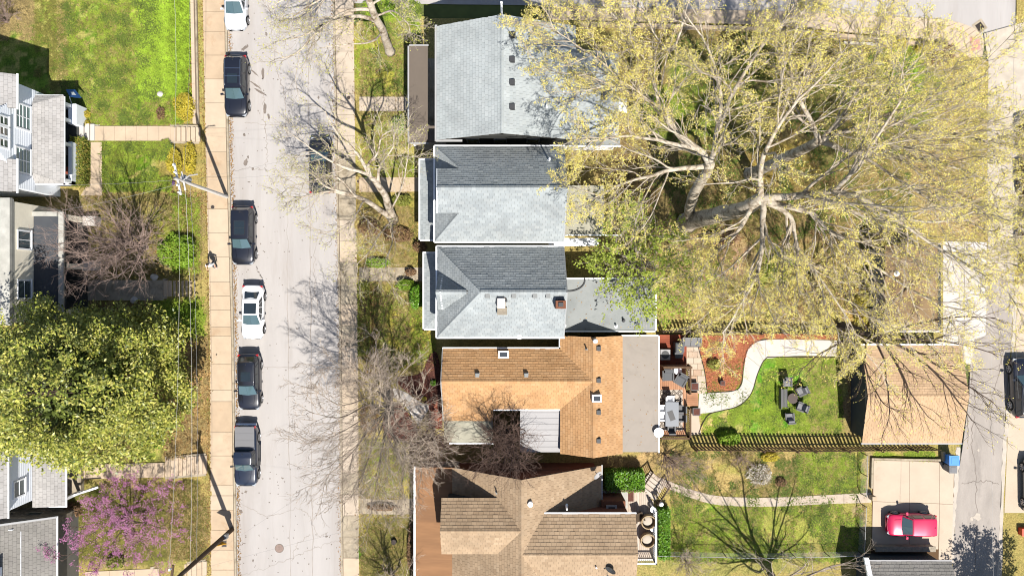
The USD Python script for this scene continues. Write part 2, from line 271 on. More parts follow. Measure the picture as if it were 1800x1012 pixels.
# street, with its kerbs
single('street', cat(prism(band(curb_left, curb_right), -.03, 0.0), prism(pp([(curb_right(0) - 1, -150), (2000, -150), (2000, 60), (1740, 100), (1722, 58), (1690, 44), (1500, 28), (1340, 20), (960, 10), (640, 6), (curb_right(0) - 1, 6)]), -.03, 0.002)), 'street', kind='structure')
cr = [([(543, -40), (545, 300), (547, 700), (550, 1040)], .03), ([(505, 380), (508, 700), (512, 1040)], .02), ([(470, -20), (478, 60), (486, 120), (500, 170), (505, 250)], .03), ([(455, 150), (462, 170), (465, 215), (470, 260), (466, 300)], .03), ([(420, 1012), (500, 985), (560, 960), (598, 950)], .018), ([(412, 300), (450, 296), (520, 300), (590, 292)], .018),
      ([(418, 880), (470, 905), (530, 895), (560, 940), (575, 935)], .02), ([(515, 985), (520, 960), (545, 940)], .02), ([(450, 470), (458, 485), (455, 500)], .03), ([(430, 215), (520, 222), (588, 219)], .02), ([(420, 640), (500, 645), (598, 640)], .015), ([(480, 60), (520, 90), (560, 120), (584, 180)], .02), ([(560, 400), (552, 470), (556, 540)], .02)]
def ribbon(pts, w, z, n=6, jit=0.06):
    p = spline([P(a, b, 0)[:2] for a, b in pts], n, False); p = p + R.normal(0, jit, p.shape) * (jit > 0)
    t = np.gradient(p, axis=0); t /= np.linalg.norm(t, axis=1, keepdims=True); nn = np.c_[-t[:, 1], t[:, 0]]
    ww = w * (0.5 + R.random((len(p), 1))) if jit else w
    v = np.vstack([np.c_[p + nn * ww, np.full(len(p), z)], np.c_[p - nn * ww, np.full(len(p), z)]]); m = len(p); i = np.arange(m - 1)
    return v, np.vstack([np.c_[i, i + m, i + m + 1], np.c_[i, i + m + 1, i + 1]])
p = numbered('/World/street', 'crack'); putmesh(p, cat([ribbon(a, w * .8, .006, 14) for a, w in cr]), 'crack_pale'); say(stage.GetPrimAtPath(p), kind='stuff')
# oil drips, worn patches: flat irregular spots on the road
def blot(px, py, rx, ry, z, n=14, rotd=0):
    a = np.arange(n) * 2 * np.pi / n; r = 0.6 + 0.6 * R.random(n); c = P(px, py, 0)
    x, y = r * rx / S * np.cos(a), r * ry / S * np.sin(a); t = math.radians(rotd)
    v = np.vstack([np.c_[c[0] + x * math.cos(t) - y * math.sin(t), c[1] + x * math.sin(t) + y * math.cos(t), np.full(n, z)], [[c[0], c[1], z]]]); i = np.arange(n)
    return v, np.c_[i, (i + 1) % n, np.full(n, n)]
bl = [blot(a, b, c, d, .007, rotd=e) for a, b, c, d, e in [(432, 285, 4, 6, 0), (436, 276, 2, 3, 0), (462, 130, 3, 12, 5), (466, 190, 3, 10, 0), (450, 150, 12, 2, -35), (458, 162, 14, 2, -30), (447, 128, 12, 1.6, -42), (468, 60, 2, 4, 0), (560, 172, 2, 3, 0), (574, 942, 3, 2, 0), (470, 910, 2, 1, 0), (497, 840, 2, 1.5, 0), (430, 85, 8, 3, 40), (472, 205, 2, 8, 10)]]
bl += [blot(R.uniform(425, 595), R.uniform(0, 1010), R.uniform(.5, 1.5), R.uniform(.5, 1.5), .007) for _ in range(380)]
bl += [blot(427 + R.normal(0, 7), R.uniform(0, 1010), R.uniform(1, 3.2), R.uniform(1, 3), .0072) for _ in range(26)]
p = numbered('/World/street', 'stain'); putmesh(p, cat(bl), 'crack'); say(stage.GetPrimAtPath(p), kind='stuff')
# pavements: separate slabs with recessed joints
def slabs(name, fa, fb, ys, m, z=.12, cols=1, skip=None, d=.14, gap=.012):
    base = numbered('/World', name); x = UsdGeom.Xform.Define(stage, base); say(x.GetPrim(), kind='structure')
    for y0, y1 in zip(ys[:-1], ys[1:]):
        for c in range(cols):
            A, B = lambda y: fa(y) + (fb(y) - fa(y)) * c / cols, lambda y: fa(y) + (fb(y) - fa(y)) * (c + 1) / cols
            q = [P(A(y0), y0), P(B(y0), y0), P(B(y1), y1), P(A(y1), y1)]
            poly = Polygon([k[:2] for k in q]).buffer(-gap, join_style=2); dz = R.normal(0, .005)
            if skip and skip(y0, y1, c): continue
            putmesh(numbered(base, 'slab'), prism(poly, z - d, z + dz), m[int(R.integers(len(m)))] if isinstance(m, list) else m)
    return base
ly = [-60, -20, 22, 57, 98, 140, 182, 226, 268, 312, 368, 410, 452, 496, 520, 545, 575, 590, 640, 685, 705, 758, 800, 852, 870, 895, 930, 965, 1000, 1045, 1090]
flat('joint_dirt', T(120, 95, 70), .95, spec=.1)
single('pavement_bed', cat(prism(band(edge_left, curb_left, 1, -1), -.02, .03), prism(band(curb_right, edge_right, 1, -1), -.02, .03)), 'joint_dirt', kind='structure')
mat('sidewalk_pale', T(233, 211, 183), 0.9, 0.08, 1.2, 0.25, 60); mat('sidewalk_dark', T(224, 198, 166), 0.9, 0.1, 1.2, 0.25, 60, stain=(0.8, 0.55, 0.8, T(200, 160, 120)))
slabs('pavement', edge_left, lambda y: curb_left(y) - 4.5, ly, ['sidewalk', 'sidewalk', 'sidewalk_pale', 'sidewalk_dark'])
ry = [-60] + list(range(-20, 1100, 37))
slabs('pavement', lambda y: curb_right(y) + 4, edge_right, ry, ['concrete', 'concrete', 'sidewalk_pale', 'concrete_old'])
kl = numbered('/World', 'kerb'); say(UsdGeom.Xform.Define(stage, kl).GetPrim(), kind='structure')
for fa, o0, o1 in ((curb_left, -4, 0), (curb_right, 0, 3.6)):
    for y0 in range(-80, 1100, 73):
        putmesh(numbered(kl, 'kerb_stone'), prism(Polygon(pp([(fa(y0) + o0, y0), (fa(y0) + o1, y0), (fa(y0 + 73) + o1, y0 + 73), (fa(y0 + 73) + o0, y0 + 73)])).buffer(-.008, join_style=2), -.02, .128 + R.normal(0, .003)), 'concrete_old')
# corner pavement at the top right, with ramp and storm drain
cp = spline([(960, 12), (1340, 20), (1510, 27), (1650, 35), (1695, 44), (1718, 56), (1728, 75), (1726, 100)], 5, False); ip = spline([(960, 36), (1340, 45), (1480, 57), (1560, 65), (1640, 73), (1680, 86), (1700, 100), (1704, 104)], 5, False)
base = numbered('/World', 'pavement'); say(UsdGeom.Xform.Define(stage, base).GetPrim(), kind='structure')
for k in range(0, len(cp) - 1, 1):
    q = [cp[k], cp[k + 1], ip[k + 1], ip[k]]
    if k % 2: continue
    k1 = min(k + 2, len(cp) - 1); q = [cp[k], cp[k1], ip[k1], ip[k]]; n = max(1, int(round(np.linalg.norm(cp[k1] - cp[k]) / 45)))
    for a in range(n):
        l = lambda u, v, t: u + (v - u) * t
        qq = [l(q[0], q[1], a / n), l(q[0], q[1], (a + 1) / n), l(q[3], q[2], (a + 1) / n), l(q[3], q[2], a / n)]
        putmesh(numbered(base, 'slab'), prism(Polygon(pp(qq)).buffer(-.012, join_style=2), -.02, .12 + R.normal(0, .003)), 'sidewalk' if a % 3 else 'sidewalk_pale')
mat('ramp_red', T(232, 176, 160), .9, .15, 3, .3, 60)
single('tactile_ramp', cat([prism(pp([(1703, 66), (1720, 70), (1722, 88), (1705, 92)]), .115, .135)] + [cyl(P(1705.5 + 2.2 * i, 70 + 2.2 * j, 0), .03, .135, .141, 6) for i in range(7) for j in range(9)]), 'ramp_red', 'faded red ramp panel at the rounded corner of the pavement', 'ramp panel')
flat('iron', T(92, 80, 74), .6, .6); flat('iron_dark', T(38, 34, 32), .7, .3); mat('iron_brown', T(172, 148, 136), .7, .15, 8)
t = Thing('storm_drain', 'dark square drain grate in the road at the corner', 'drain', P(1722, 47))
t.add('frame', cat([obox(P(1722, 47), (.85, .85, .012), 35, .003)]), 'concrete_old'); t.add('grate', cat([obox(P(1722, 47) + [k * .07 * math.cos(math.radians(35)), k * .07 * math.sin(math.radians(35)), 0], (.045, .46, .02), 35, .012) for k in range(-3, 4)]), 'iron')
t.add('pit', obox(P(1722, 47), (.5, .5, .004), 35, .0155), 'iron_dark')
t = Thing('manhole', 'round brown manhole cover in the pale street', 'manhole cover', P(491, 963))
t.add('rim', cyl(P(491, 963), .33, .001, .008, 28), 'crack'); t.add('cover', cat([cyl(P(491, 963), .29, .004, .016, 28)] + [obox(P(491, 963) + [0, k * .08, 0], (.36, .025, .006), 0, .015) for k in range(-2, 3)]), 'iron_brown')
for px, py, r, lb in ((613, 172, .12, 'small round iron lid in pavement beneath the pale street tree'), (630, 319, .1, 'small round lid in pavement by the grey house walk'), (374, 364, .13, 'small round valve cover in left pavement near the pole'), (394, 955, .2, 'square utility box lid in pavement below the yellow sign')):
    t = Thing('utility_cover', lb, 'utility cover', P(px, py, .12))
    if r < .2: t.add('rim', cyl(P(px, py, .1), r * 1.25, .11, .131, 18), 'concrete_old'); t.add('lid', cyl(P(px, py, .1), r, .12, .136, 18), 'iron')
    else: t.add('rim', obox(P(px, py, .12), (.42, .5, .018), 0, .114), 'concrete_old'); t.add('lid', obox(P(px, py, .12), (.34, .42, .02), 0, .12), 'iron')
# alley
al = [(1742, 96), (1734, 200), (1735, 430), (1730, 570), (1706, 600), (1702, 700), (1690, 790), (1680, 850), (1673, 1012), (1668, 1160)]; ar = [(1756, 1160), (1752, 1012), (1760, 800), (1766, 720), (1776, 600), (1782, 480), (1790, 200), (1796, 96)]
mat('alley_edge', T(226, 214, 198), .92, .12, 2, .4, 50)
single('alley', prism(pp(al + ar), -.02, .115), 'alley', kind='structure')
mat('tan_edge', T(226, 213, 194), .92, .15, 1.5, .4, 50)
def ragged(pts, w, z, m, nm='alley_edge'):
    p = spline(pts, 12, False); n = len(p); a = p.copy(); b = p.copy(); a[:, 0] -= w * (0.5 + R.random(n)); b[:, 0] += w * (.4 + .6 * R.random(n))
    single(nm, prism(pp([tuple(q) for q in a] + [tuple(q) for q in b[::-1]]), z - .03, z), m, kind='structure')
ragged([(1786, 500), (1780, 600), (1772, 715), (1764, 800), (1756, 1012), (1754, 1100)], 4, .121, 'alley_edge')
ragged([(1684, 785), (1679, 860), (1674, 920), (1672, 990)], 4, .124, 'alley_edge')
single('alley_mouth', prism(pp([(1728, 60), (1800, 40), (1850, 40), (1850, 100), (1788, 470), (1760, 492), (1736, 470), (1734, 300), (1735, 180), (1736, 110)]), -.02, .119), 'tan_edge', kind='structure')
single('roadside_paving', prism(pp([(1790, 480), (1900, 480), (1900, 900), (1764, 900), (1770, 760), (1784, 600)]), -.02, .117), 'pad', kind='structure')
p = numbered('/World/alley', 'crack'); putmesh(p, cat([ribbon(a, w, .121, 12) for a, w in [([(1700, 620), (1712, 700), (1706, 780), (1716, 860), (1710, 1000)], .02), ([(1690, 850), (1730, 845), (1754, 850)], .02), ([(1735, 520), (1760, 610), (1740, 720), (1744, 800)], .02), ([(1700, 700), (1740, 690), (1766, 700)], .02), ([(1760, 480), (1752, 560), (1758, 640)], .02)]]), 'crack'); say(stage.GetPrimAtPath(p), kind='stuff')
p = numbered('/World/alley', 'patch'); putmesh(p, cat([blot(1716, 907, 7, 6, .122), blot(1706, 910, 3, 5, .122), blot(1722, 760, 2, 1, .122), blot(1718, 790, 2, 3, .122), blot(1750, 560, 5, 3, .122), blot(1740, 480, 4, 5, .122)]), 'alley_edge'); say(stage.GetPrimAtPath(p), kind='stuff')
# pads and concrete walks
def walkpath(name, pts, m, z0=.0, z1=.13, sp=0):
    single(name, prism(pp([tuple(q) for q in (spline(pts, sp) if sp else pts)]), z0, z1), m, kind='structure')
base = numbered('/World', 'parking_pad'); say(UsdGeom.Xform.Define(stage, base).GetPrim(), kind='structure')
for q in ([(1535, 808), (1597, 809), (1597, 882), (1533, 880)], [(1597, 809), (1650, 811), (1650, 884), (1597, 882)], [(1650, 811), (1676, 812), (1674, 885), (1650, 884)], [(1533, 880), (1597, 882), (1597, 962), (1531, 961)], [(1597, 882), (1650, 884), (1648, 964), (1597, 962)], [(1650, 884), (1674, 885), (1671, 1000), (1648, 998)]):
    putmesh(numbered(base, 'slab'), prism(Polygon(pp(q)).buffer(-.012), -.02, .125 + R.normal(0, .002)), 'pad')
single('pad_bed', prism(pp([(1533, 806), (1678, 810), (1672, 1010), (1530, 975)]), -.02, .1175), 'joint_dirt', kind='structure')
base = numbered('/World', 'garage_apron'); say(UsdGeom.Xform.Define(stage, base).GetPrim(), kind='structure')
for q in ([(1656, 424), (1694, 424), (1694, 505), (1656, 505)], [(1694, 424), (1733, 426), (1733, 505), (1694, 505)], [(1656, 505), (1694, 505), (1694, 600), (1656, 600)], [(1694, 505), (1733, 505), (1731, 590), (1694, 600)]):
    putmesh(numbered(base, 'slab'), prism(Polygon(pp(q)).buffer(-.01), -.02, .128), 'concrete_white')
single('garage_apron_strip', prism(pp([(1640, 596), (1712, 590), (1706, 640), (1700, 640)]), -.02, .122), 'concrete_white', kind='structure')
def walkslabs(pts_a, pts_b, n, m, name='garden_walk', z=.15):
    base = numbered('/World', name); say(UsdGeom.Xform.Define(stage, base).GetPrim(), kind='structure')
    A, B = spline(pts_a, 24, False), spline(pts_b, 24, False); ia = np.linspace(0, len(A) - 1, n + 1).astype(int); ib = np.linspace(0, len(B) - 1, n + 1).astype(int)
    for k in range(n):
        poly = Polygon(pp([tuple(x) for x in A[ia[k]:ia[k + 1] + 1]] + [tuple(x) for x in B[ib[k]:ib[k + 1] + 1][::-1]])).buffer(-.01)
        putmesh(numbered(base, 'slab'), prism(poly, .02, z + R.normal(0, .003)), m)
walkslabs([(632, 171), (680, 171), (720, 171)], [(632, 196), (680, 197), (720, 196)], 3, 'concrete')
walkslabs([(632, 312), (680, 312), (738, 312)], [(632, 338), (690, 338), (738, 337)], 3, 'sidewalk')
walkslabs([(632, 470), (690, 470), (746, 470)], [(632, 494), (690, 494), (746, 494)], 3, 'concrete_old')
walkslabs([(692, 681), (714, 689), (738, 705), (758, 712)], [(684, 695), (706, 706), (722, 726), (736, 748)], 4, 'concrete_white')
walkslabs([(632, 874), (680, 877), (728, 875)], [(632, 901), (680, 903), (728, 902)], 3, 'concrete_old')
walkslabs([(1160, 838), (1190, 850), (1225, 862), (1270, 871), (1350, 873), (1440, 869), (1530, 864)], [(1152, 848), (1185, 862), (1215, 874), (1262, 886), (1350, 889), (1440, 885), (1530, 882)], 11, 'concrete')
walkslabs([(1310, 588), (1345, 596), (1400, 596), (1470, 598)][1:], [(1345, 630), (1400, 625), (1470, 626)], 3, 'concrete_white')
walkslabs([(1228, 690), (1262, 689), (1290, 686), (1303, 674), (1307, 645), (1313, 615), (1328, 601), (1345, 596)], [(1226, 727), (1262, 722), (1296, 713), (1318, 694), (1330, 658), (1338, 640), (1342, 633), (1345, 630)], 6, 'concrete_white')
walkslabs([(1210, 720), (1226, 716), (1232, 726), (1250, 722)][:2], [(1212, 764), (1232, 762)], 1, 'pad')
# stepping-stone patio strip beside the deck
base = numbered('/World', 'paver_walk'); say(UsdGeom.Xform.Define(stage, base).GetPrim(), kind='structure')
g = Polygon(pp([tuple(q) for q in spline([(1196, 606), (1226, 606), (1232, 630), (1240, 660), (1242, 687), (1216, 688), (1208, 655), (1203, 632)], 4)]))
x0, y0, x1, y1 = g.bounds; y = y0; r = 0
while y < y1:
    x = x0 - .3 * (r % 2)
    while x < x1:
        q = sbox(x, y, x + .62, y + .44).buffer(-.012).intersection(g)
        if q.area > .03 and q.geom_type == 'Polygon': putmesh(numbered(base, 'paver'), prism(q, .02, .15 + R.normal(0, .006)), 'paver')
        x += .62
    y += .44; r += 1
# brick walk in front of the orange house
base = numbered('/World', 'brick_walk'); say(UsdGeom.Xform.Define(stage, base).GetPrim(), kind='structure')
q = P(754, 704); w = P(777, 752); nx, ny = 6, 22
single('brick_bed', prism([(q[0] - .02, w[1] - .02), (w[0] + .05, w[1] - .02), (w[0] + .05, q[1] + .02), (q[0] - .02, q[1] + .02)], 0, .125), 'joint_dirt', kind='structure')
for i in range(nx):
    for j in range(ny):
        bx, by = q[0] + (w[0] - q[0]) * i / nx, w[1] + (q[1] - w[1]) * (j + .5 * (i % 2)) / (ny + .5)
        putmesh(numbered(base, 'brick'), box(bx, bx + (w[0] - q[0]) / nx - .012, by, by + (q[1] - w[1]) / (ny + .5) - .012, .08, .15 + R.normal(0, .005)), 'brick')
# mulch beds with loose chips
def chips(poly, n, size, z, zj=.03):
    g = Polygon(poly).buffer(0); x0, y0, x1, y1 = g.bounds; p = np.c_[R.uniform(x0, x1, n), R.uniform(y0, y1, n)]; p = p[contains_xy(g, p[:, 0], p[:, 1])]
    return flakes(np.c_[p, np.asarray(z if np.ndim(z) == 0 else z(p[:, 0], p[:, 1])) + R.uniform(0, zj, len(p))], size)
def flakes(c, size, tilt=.5, aspect=.55):
    n = len(c); a = R.uniform(0, 2 * np.pi, n); s = size * R.uniform(.6, 1.4, n)
    u = np.c_[np.cos(a), np.sin(a), R.normal(0, tilt, n)]; u /= np.linalg.norm(u, axis=1, keepdims=True)
    w = np.cross(np.c_[R.normal(0, tilt, n), R.normal(0, tilt, n), np.ones(n)], u); w /= np.linalg.norm(w, axis=1, keepdims=True)
    u *= s[:, None]; w *= (s * aspect)[:, None]; v = np.stack([c - u, c - w, c + u, c + w], 1).reshape(-1, 3); k = np.arange(n)[:, None] * 4
    return v, np.vstack([k + [0, 1, 2], k + [0, 2, 3]])
MB = [(1224, 590), (1350, 588), (1328, 601), (1313, 615), (1306, 645), (1302, 672), (1290, 685), (1243, 688), (1238, 650), (1228, 612)]
mulch = [(pp(MB), 'mulch_ground', 'mulch_red', 5200), (pp([tuple(q) for q in spline([(700, 664), (740, 655), (755, 625), (768, 620), (776, 660), (776, 700), (752, 708), (730, 698), (706, 680)], 4)]), 'mulch_dark_ground', 'mulch_dark', 2600), (pp([tuple(q) for q in spline([(690, 708), (708, 714), (722, 732), (734, 752), (728, 772), (690, 772), (672, 745)], 4)]), 'mulch_dark_ground', 'mulch_dark', 2400), (pp([(1158, 588), (1206, 588), (1204, 640), (1158, 640)]), 'mulch_ground', 'mulch_red', 60), (pp([(1340, 586), (1470, 588), (1470, 596), (1345, 595)]), 'mulch_ground', 'mulch_red', 500)]
for k, (poly, gm, cm, n) in enumerate(mulch):
    single('mulch_bed', prism(poly, .02, .14), gm, kind='structure'); single('wood_chips', chips(poly, n, .06, .15), cm, kind='stuff')
mat('edging', T(70, 55, 48), .8, .1)
# stone edging strips of the lawn and mulch
single('lawn_edging', cat([tube([(*P(a, b, .15)[:2], .15) for a, b in spline(l, 6, False)], .035, 5) for l in ([(1243, 690), (1290, 686), (1303, 674), (1307, 640), (1315, 612), (1330, 600), (1350, 596)], [(1228, 762), (1236, 742), (1248, 727), (1270, 721), (1298, 713), (1320, 692), (1332, 656), (1345, 631), (1365, 627), (1468, 628)], [(1243, 688), (1238, 650), (1228, 612), (1224, 592)])]), 'edging', 'thin dark edging along the curved garden walk and lawn', 'lawn edging')

# ---------------------------------------------------------------- the bank on the left: walks, steps, low wall
def terr_walk(pts, m, name='front_walk', th=.05):
    base = numbered('/World', name); say(UsdGeom.Xform.Define(stage, base).GetPrim(), kind='structure')
    for q in pts:
        w = [PT(a, b, 0) for a, b in q]; c = np.mean(w, 0); w = [k + (c - k) / max(np.linalg.norm(c - k), .1) * .012 for k in w]
        w = np.array(w); top = w + [0, 0, th]; putmesh(numbered(base, 'slab'), hexa((w - [0, 0, .25])[::-1] if False else w - [0, 0, .25], top), m)
def quads(x0, x1, ya, yb, n, dy=0.0): return [[(x0 + (x1 - x0) * k / n, yb + dy * k / n), (x0 + (x1 - x0) * (k + 1) / n, yb + dy * (k + 1) / n), (x0 + (x1 - x0) * (k + 1) / n, ya + dy * (k + 1) / n), (x0 + (x1 - x0) * k / n, ya + dy * k / n)] for k in range(n)]
terr_walk(quads(163, 300, 222, 248, 7), 'sidewalk', th=.1); terr_walk(quads(118, 288, 492, 528, 7), 'concrete_old', th=.1); terr_walk(quads(122, 290, 816, 842, 8, -4), 'sidewalk', th=.1); terr_walk(quads(150, 280, 1004, 1032, 3, -6), 'sidewalk')
terr_walk([[(160, 282), (180, 282), (180, 250), (160, 250)], [(160, 314), (180, 314), (180, 282), (160, 282)], [(142, 344), (180, 344), (180, 314), (160, 314)]], 'sidewalk')
def stairs(x_hi, x_lo, ya, yb, n, skew, label):
    p_hi, p_lo = PT(x_hi, (ya + yb) / 2), P(x_lo, (ya + yb) / 2, .12); rise = (p_hi[2] + .05 - .12) / n
    t = Thing('garden_steps', label, 'steps', P(x_lo, (ya + yb) / 2, .12))
    for k in range(n):
        z1 = p_hi[2] + .05 - rise * k; xa = x_hi + (x_lo - x_hi) * k / n; xb = x_hi + (x_lo - x_hi) * (k + 1) / n + 1.2; s0, s1 = skew * k / n, skew * (k + 1) / n
        q = [P(xa, yb + s0, z1), P(xb, yb + s1, z1), P(xb, ya + s1, z1), P(xa, ya + s0, z1)]; b = [np.array([*w[:2], z1 - rise - .12]) for w in q]
        t.add('step', hexa(np.array(b), np.array(q)), 'sidewalk_pale' if k % 3 else 'sidewalk')
    for yy, sg in ((yb + 1.6, 1), (ya - 1.6, -1)):
        a, b = P(x_hi, yy, p_hi[2] + .1), P(x_lo, yy + skew, .16); o = np.array([0, .09, 0])
        t.add('cheek_wall', hexa(np.array([a - o - [0, 0, 1.2], b - o - [0, 0, .4], b + o - [0, 0, .4], a + o - [0, 0, 1.2]]), np.array([a - o, b - o, b + o, a + o])), 'concrete_old')
stairs(299, 350, 223, 248, 6, 1, 'pale concrete steps up the bank to the white house'); stairs(286, 342, 493, 521, 8, 0, 'grey concrete steps up the bank beside the bare bush')
stairs(290, 362, 806, 838, 10, -6, 'long concrete steps up the bank between magnolia and redbud'); stairs(264, 362, 1000, 1024, 11, -14, 'concrete steps at the lower edge below the redbud')
t = Thing('low_wall', 'low concrete retaining wall along the green bank by the pavement', 'wall', P(340, 100, .1))
for k in range(8):
    y0, y1 = -60 + k * 35, -60 + (k + 1) * 35; f = lambda y: edge_left(y) - 15
    a = [P(f(y1) - 3, y1), P(f(y1) + 3, y1), P(f(y0) + 3, y0), P(f(y0) - 3, y0)]; t.add('coping', prism(Polygon([w[:2] for w in a]).buffer(-.008), .05, .52), 'sidewalk_pale')
t.add('ledge', prism(pp([(edge_left(y) - 12, y) for y in (-60, 220)] + [(edge_left(y) - 9, y) for y in (220, -60)]), .05, .33), 'concrete_old')

# ---------------------------------------------------------------- grass tufts and fallen leaves (nobody could count them)
def tuft(n, h, spread, w):
    c = np.c_[R.normal(0, spread, (n, 2)), np.zeros(n)]; a = R.uniform(0, 6.28, n); d = np.c_[np.cos(a), np.sin(a), np.zeros(n)] * w
    b = R.uniform(0, 6.28, n); d = np.c_[-np.sin(b), np.cos(b), np.zeros(n)] * w; tip = c + np.c_[np.cos(b) * h, np.sin(b) * h, h * R.uniform(.15, .5, n)]; c[:, 2] = h * R.uniform(.02, .2, n); v = np.stack([c - d, c + d, tip], 1).reshape(-1, 3)
    return v, np.arange(3 * n).reshape(-1, 3)
for nm, col in (('grass_bright', (160, 184, 58)), ('grass_olive', (140, 136, 64)), ('grass_dry', (186, 164, 108)), ('grass_dark', (104, 122, 48)), ('cover_bright', (164, 196, 56))):
    mat(nm, T(*col), .8, .3, 1.5, trans=.25, island=[T(*[c * .75 for c in col], 1.7), T(*col, 1.7), T(*[min(255, c * 1.12) for c in col], 1.7)])
UsdGeom.Scope.Define(stage, '/World/Looks/protos') if False else None
def scatter(name, proto_list, pos, scale, kind='stuff', yaw=True):
    path = numbered('/World', name); pi = UsdGeom.PointInstancer.Define(stage, path); rel = []
    for k, (vf, m) in enumerate(proto_list):
        putmesh(f'{path}/blades' + (f'_{k:03d}' if k else ''), vf, m); rel.append(f'{path}/blades' + (f'_{k:03d}' if k else ''))
    pi.CreatePrototypesRel().SetTargets(rel); n = len(pos)
    pi.CreateProtoIndicesAttr(Vt.IntArray.FromNumpy(R.integers(0, len(rel), n).astype(np.int32)))
    pi.CreatePositionsAttr(Vt.Vec3fArray.FromNumpy(np.asarray(pos, np.float32)))
    pi.CreateScalesAttr(Vt.Vec3fArray.FromNumpy(np.repeat(np.asarray(scale, np.float32)[:, None], 3, 1)))
    a = R.uniform(0, 2 * np.pi, n) / 2
    pi.CreateOrientationsAttr(Vt.QuathArray([Gf.Quath(float(math.cos(q)), 0, 0, float(math.sin(q))) for q in a]))
    say(pi.GetPrim(), kind=kind)
def inzones(n, zones, dens=None):
    out = []
    for x0, y0, x1, y1, m in zones:
        q = np.c_[R.uniform(x0, x1, m), R.uniform(y0, y1, m)]; p = np.c_[(q[:, 0] - 900) / S, (506 - q[:, 1]) / S]
        p3 = np.c_[p, hgt(p[:, 0], p[:, 1])]; p3[:, :2] *= (1 - p3[:, 2:] / H); out.append(p3)
    p = np.vstack(out); return p[meshkit.fbm(np.c_[p[:, :2] * .9, np.zeros(len(p))], 3, 31) > .36]
GP = [tuft(9, .13, .09, .022) for _ in range(3)]; GC = [tuft(12, .2, .12, .05) for _ in range(3)]
pos = inzones(0, [(120, 0, 335, 218, 7000), (180, 248, 300, 335, 3000), (270, 525, 360, 600, 900), (640, 0, 738, 170, 1800), (640, 198, 730, 320, 900), (640, 500, 765, 640, 1100), (640, 775, 722, 870, 500), (1235, 630, 1478, 762, 5000), (1180, 885, 1515, 985, 4200), (1400, 795, 1520, 865, 1200), (1140, 150, 1260, 240, 900), (1540, 80, 1620, 180, 900), (300, 340, 350, 480, 900), (1540, 794, 1645, 807, 300)]); scatter('grass', [(g, 'grass_bright') for g in GP], pos, R.uniform(.5, 1.25, len(pos)))
pos = inzones(0, [(60, 0, 300, 218, 5000), (180, 248, 300, 335, 1600), (635, 40, 720, 170, 1300), (635, 198, 725, 310, 1000), (635, 340, 738, 468, 1100), (635, 496, 768, 650, 1600), (635, 775, 722, 875, 2000), (635, 905, 722, 1012, 2600), (120, 845, 365, 985, 4200), (120, 345, 350, 490, 2600), (1180, 795, 1520, 985, 3500), (1200, 60, 1600, 420, 4500), (1240, 425, 1540, 560, 2000)]); scatter('grass', [(g, 'grass_olive') for g in GP], pos, R.uniform(.5, 1.2, len(pos)))
pos = inzones(0, [(100, 0, 300, 218, 2200), (120, 345, 360, 490, 2400), (290, 590, 366, 805, 1600), (635, 40, 720, 640, 7500), (635, 775, 722, 1012, 2600), (1180, 795, 1520, 985, 3600), (1200, 60, 1600, 560, 4500), (0, 0, 60, 70, 700), (1420, 640, 1478, 762, 700), (290, 850, 366, 985, 1200)]); scatter('grass', [(g, 'grass_dry') for g in GP], pos, R.uniform(.5, 1.2, len(pos)))
pos = inzones(0, [(110, 0, 285, 218, 3800), (180, 248, 300, 335, 700), (640, 0, 738, 170, 700), (1235, 640, 1478, 762, 900), (1180, 795, 1515, 985, 2600), (1150, 60, 1600, 420, 3200)]); pos = pos[meshkit.fbm(np.c_[pos[:, :2] * 1.3 + 3, np.zeros(len(pos))], 3, 91) > .53]; scatter('grass', [(g, 'grass_dark') for g in GP], pos, R.uniform(.9, 2.0, len(pos)))
pos = inzones(0, [(272, 0, 326, 165, 2600), (286, 0, 330, 120, 900), (245, 0, 300, 170, 900), (240, 60, 320, 175, 700)]); scatter('ground_cover', [(g, 'cover_bright') for g in GC], pos, R.uniform(.5, 1.1, len(pos)))
lf = []
for y in np.arange(-40, 1060, 1.2):
    for k in range(int(R.integers(1, 5))): lf.append(P(curb_left(y) + abs(R.normal(0, 3)) + 1, y, .02))
    for k in range(int(R.integers(0, 3))): lf.append(P(edge_left(y) - abs(R.normal(0, 4)), y, .16))
    if R.random() < .7: lf.append(P(curb_right(y) - abs(R.normal(0, 3)), y, .02))
    if R.random() < .5: lf.append(P(edge_right(y) + R.normal(2, 4), y, .16))
lf = np.array(lf); q = []
for x0, y0, x1, y1, n in ((288, 590, 368, 808, 2600), (325, 40, 352, 215, 700), (300, 335, 362, 380, 300), (640, 500, 664, 660, 900), (180, 395, 290, 490, 700), (300, 850, 368, 985, 900), (1190, 400, 1500, 585, 3500), (1230, 60, 1560, 430, 4500), (1490, 610, 1516, 770, 500), (640, 370, 735, 460, 500), (635, 40, 722, 370, 700), (635, 460, 770, 660, 900), (635, 775, 722, 1012, 700), (1180, 795, 1520, 985, 500), (1160, 590, 1240, 690, 90), (130, 340, 290, 490, 500), (150, 540, 290, 580, 400)):
    a = np.c_[R.uniform(x0, x1, n), R.uniform(y0, y1, n)]; p3 = np.c_[(a[:, 0] - 900) / S, (506 - a[:, 1]) / S]; z = hgt(p3[:, 0], p3[:, 1]); q.append(np.c_[p3 * (1 - z[:, None] / H), z + .05])
single('fallen_leaves', flakes(np.vstack([lf] + q), .055), 'leaf_litter', kind='stuff')
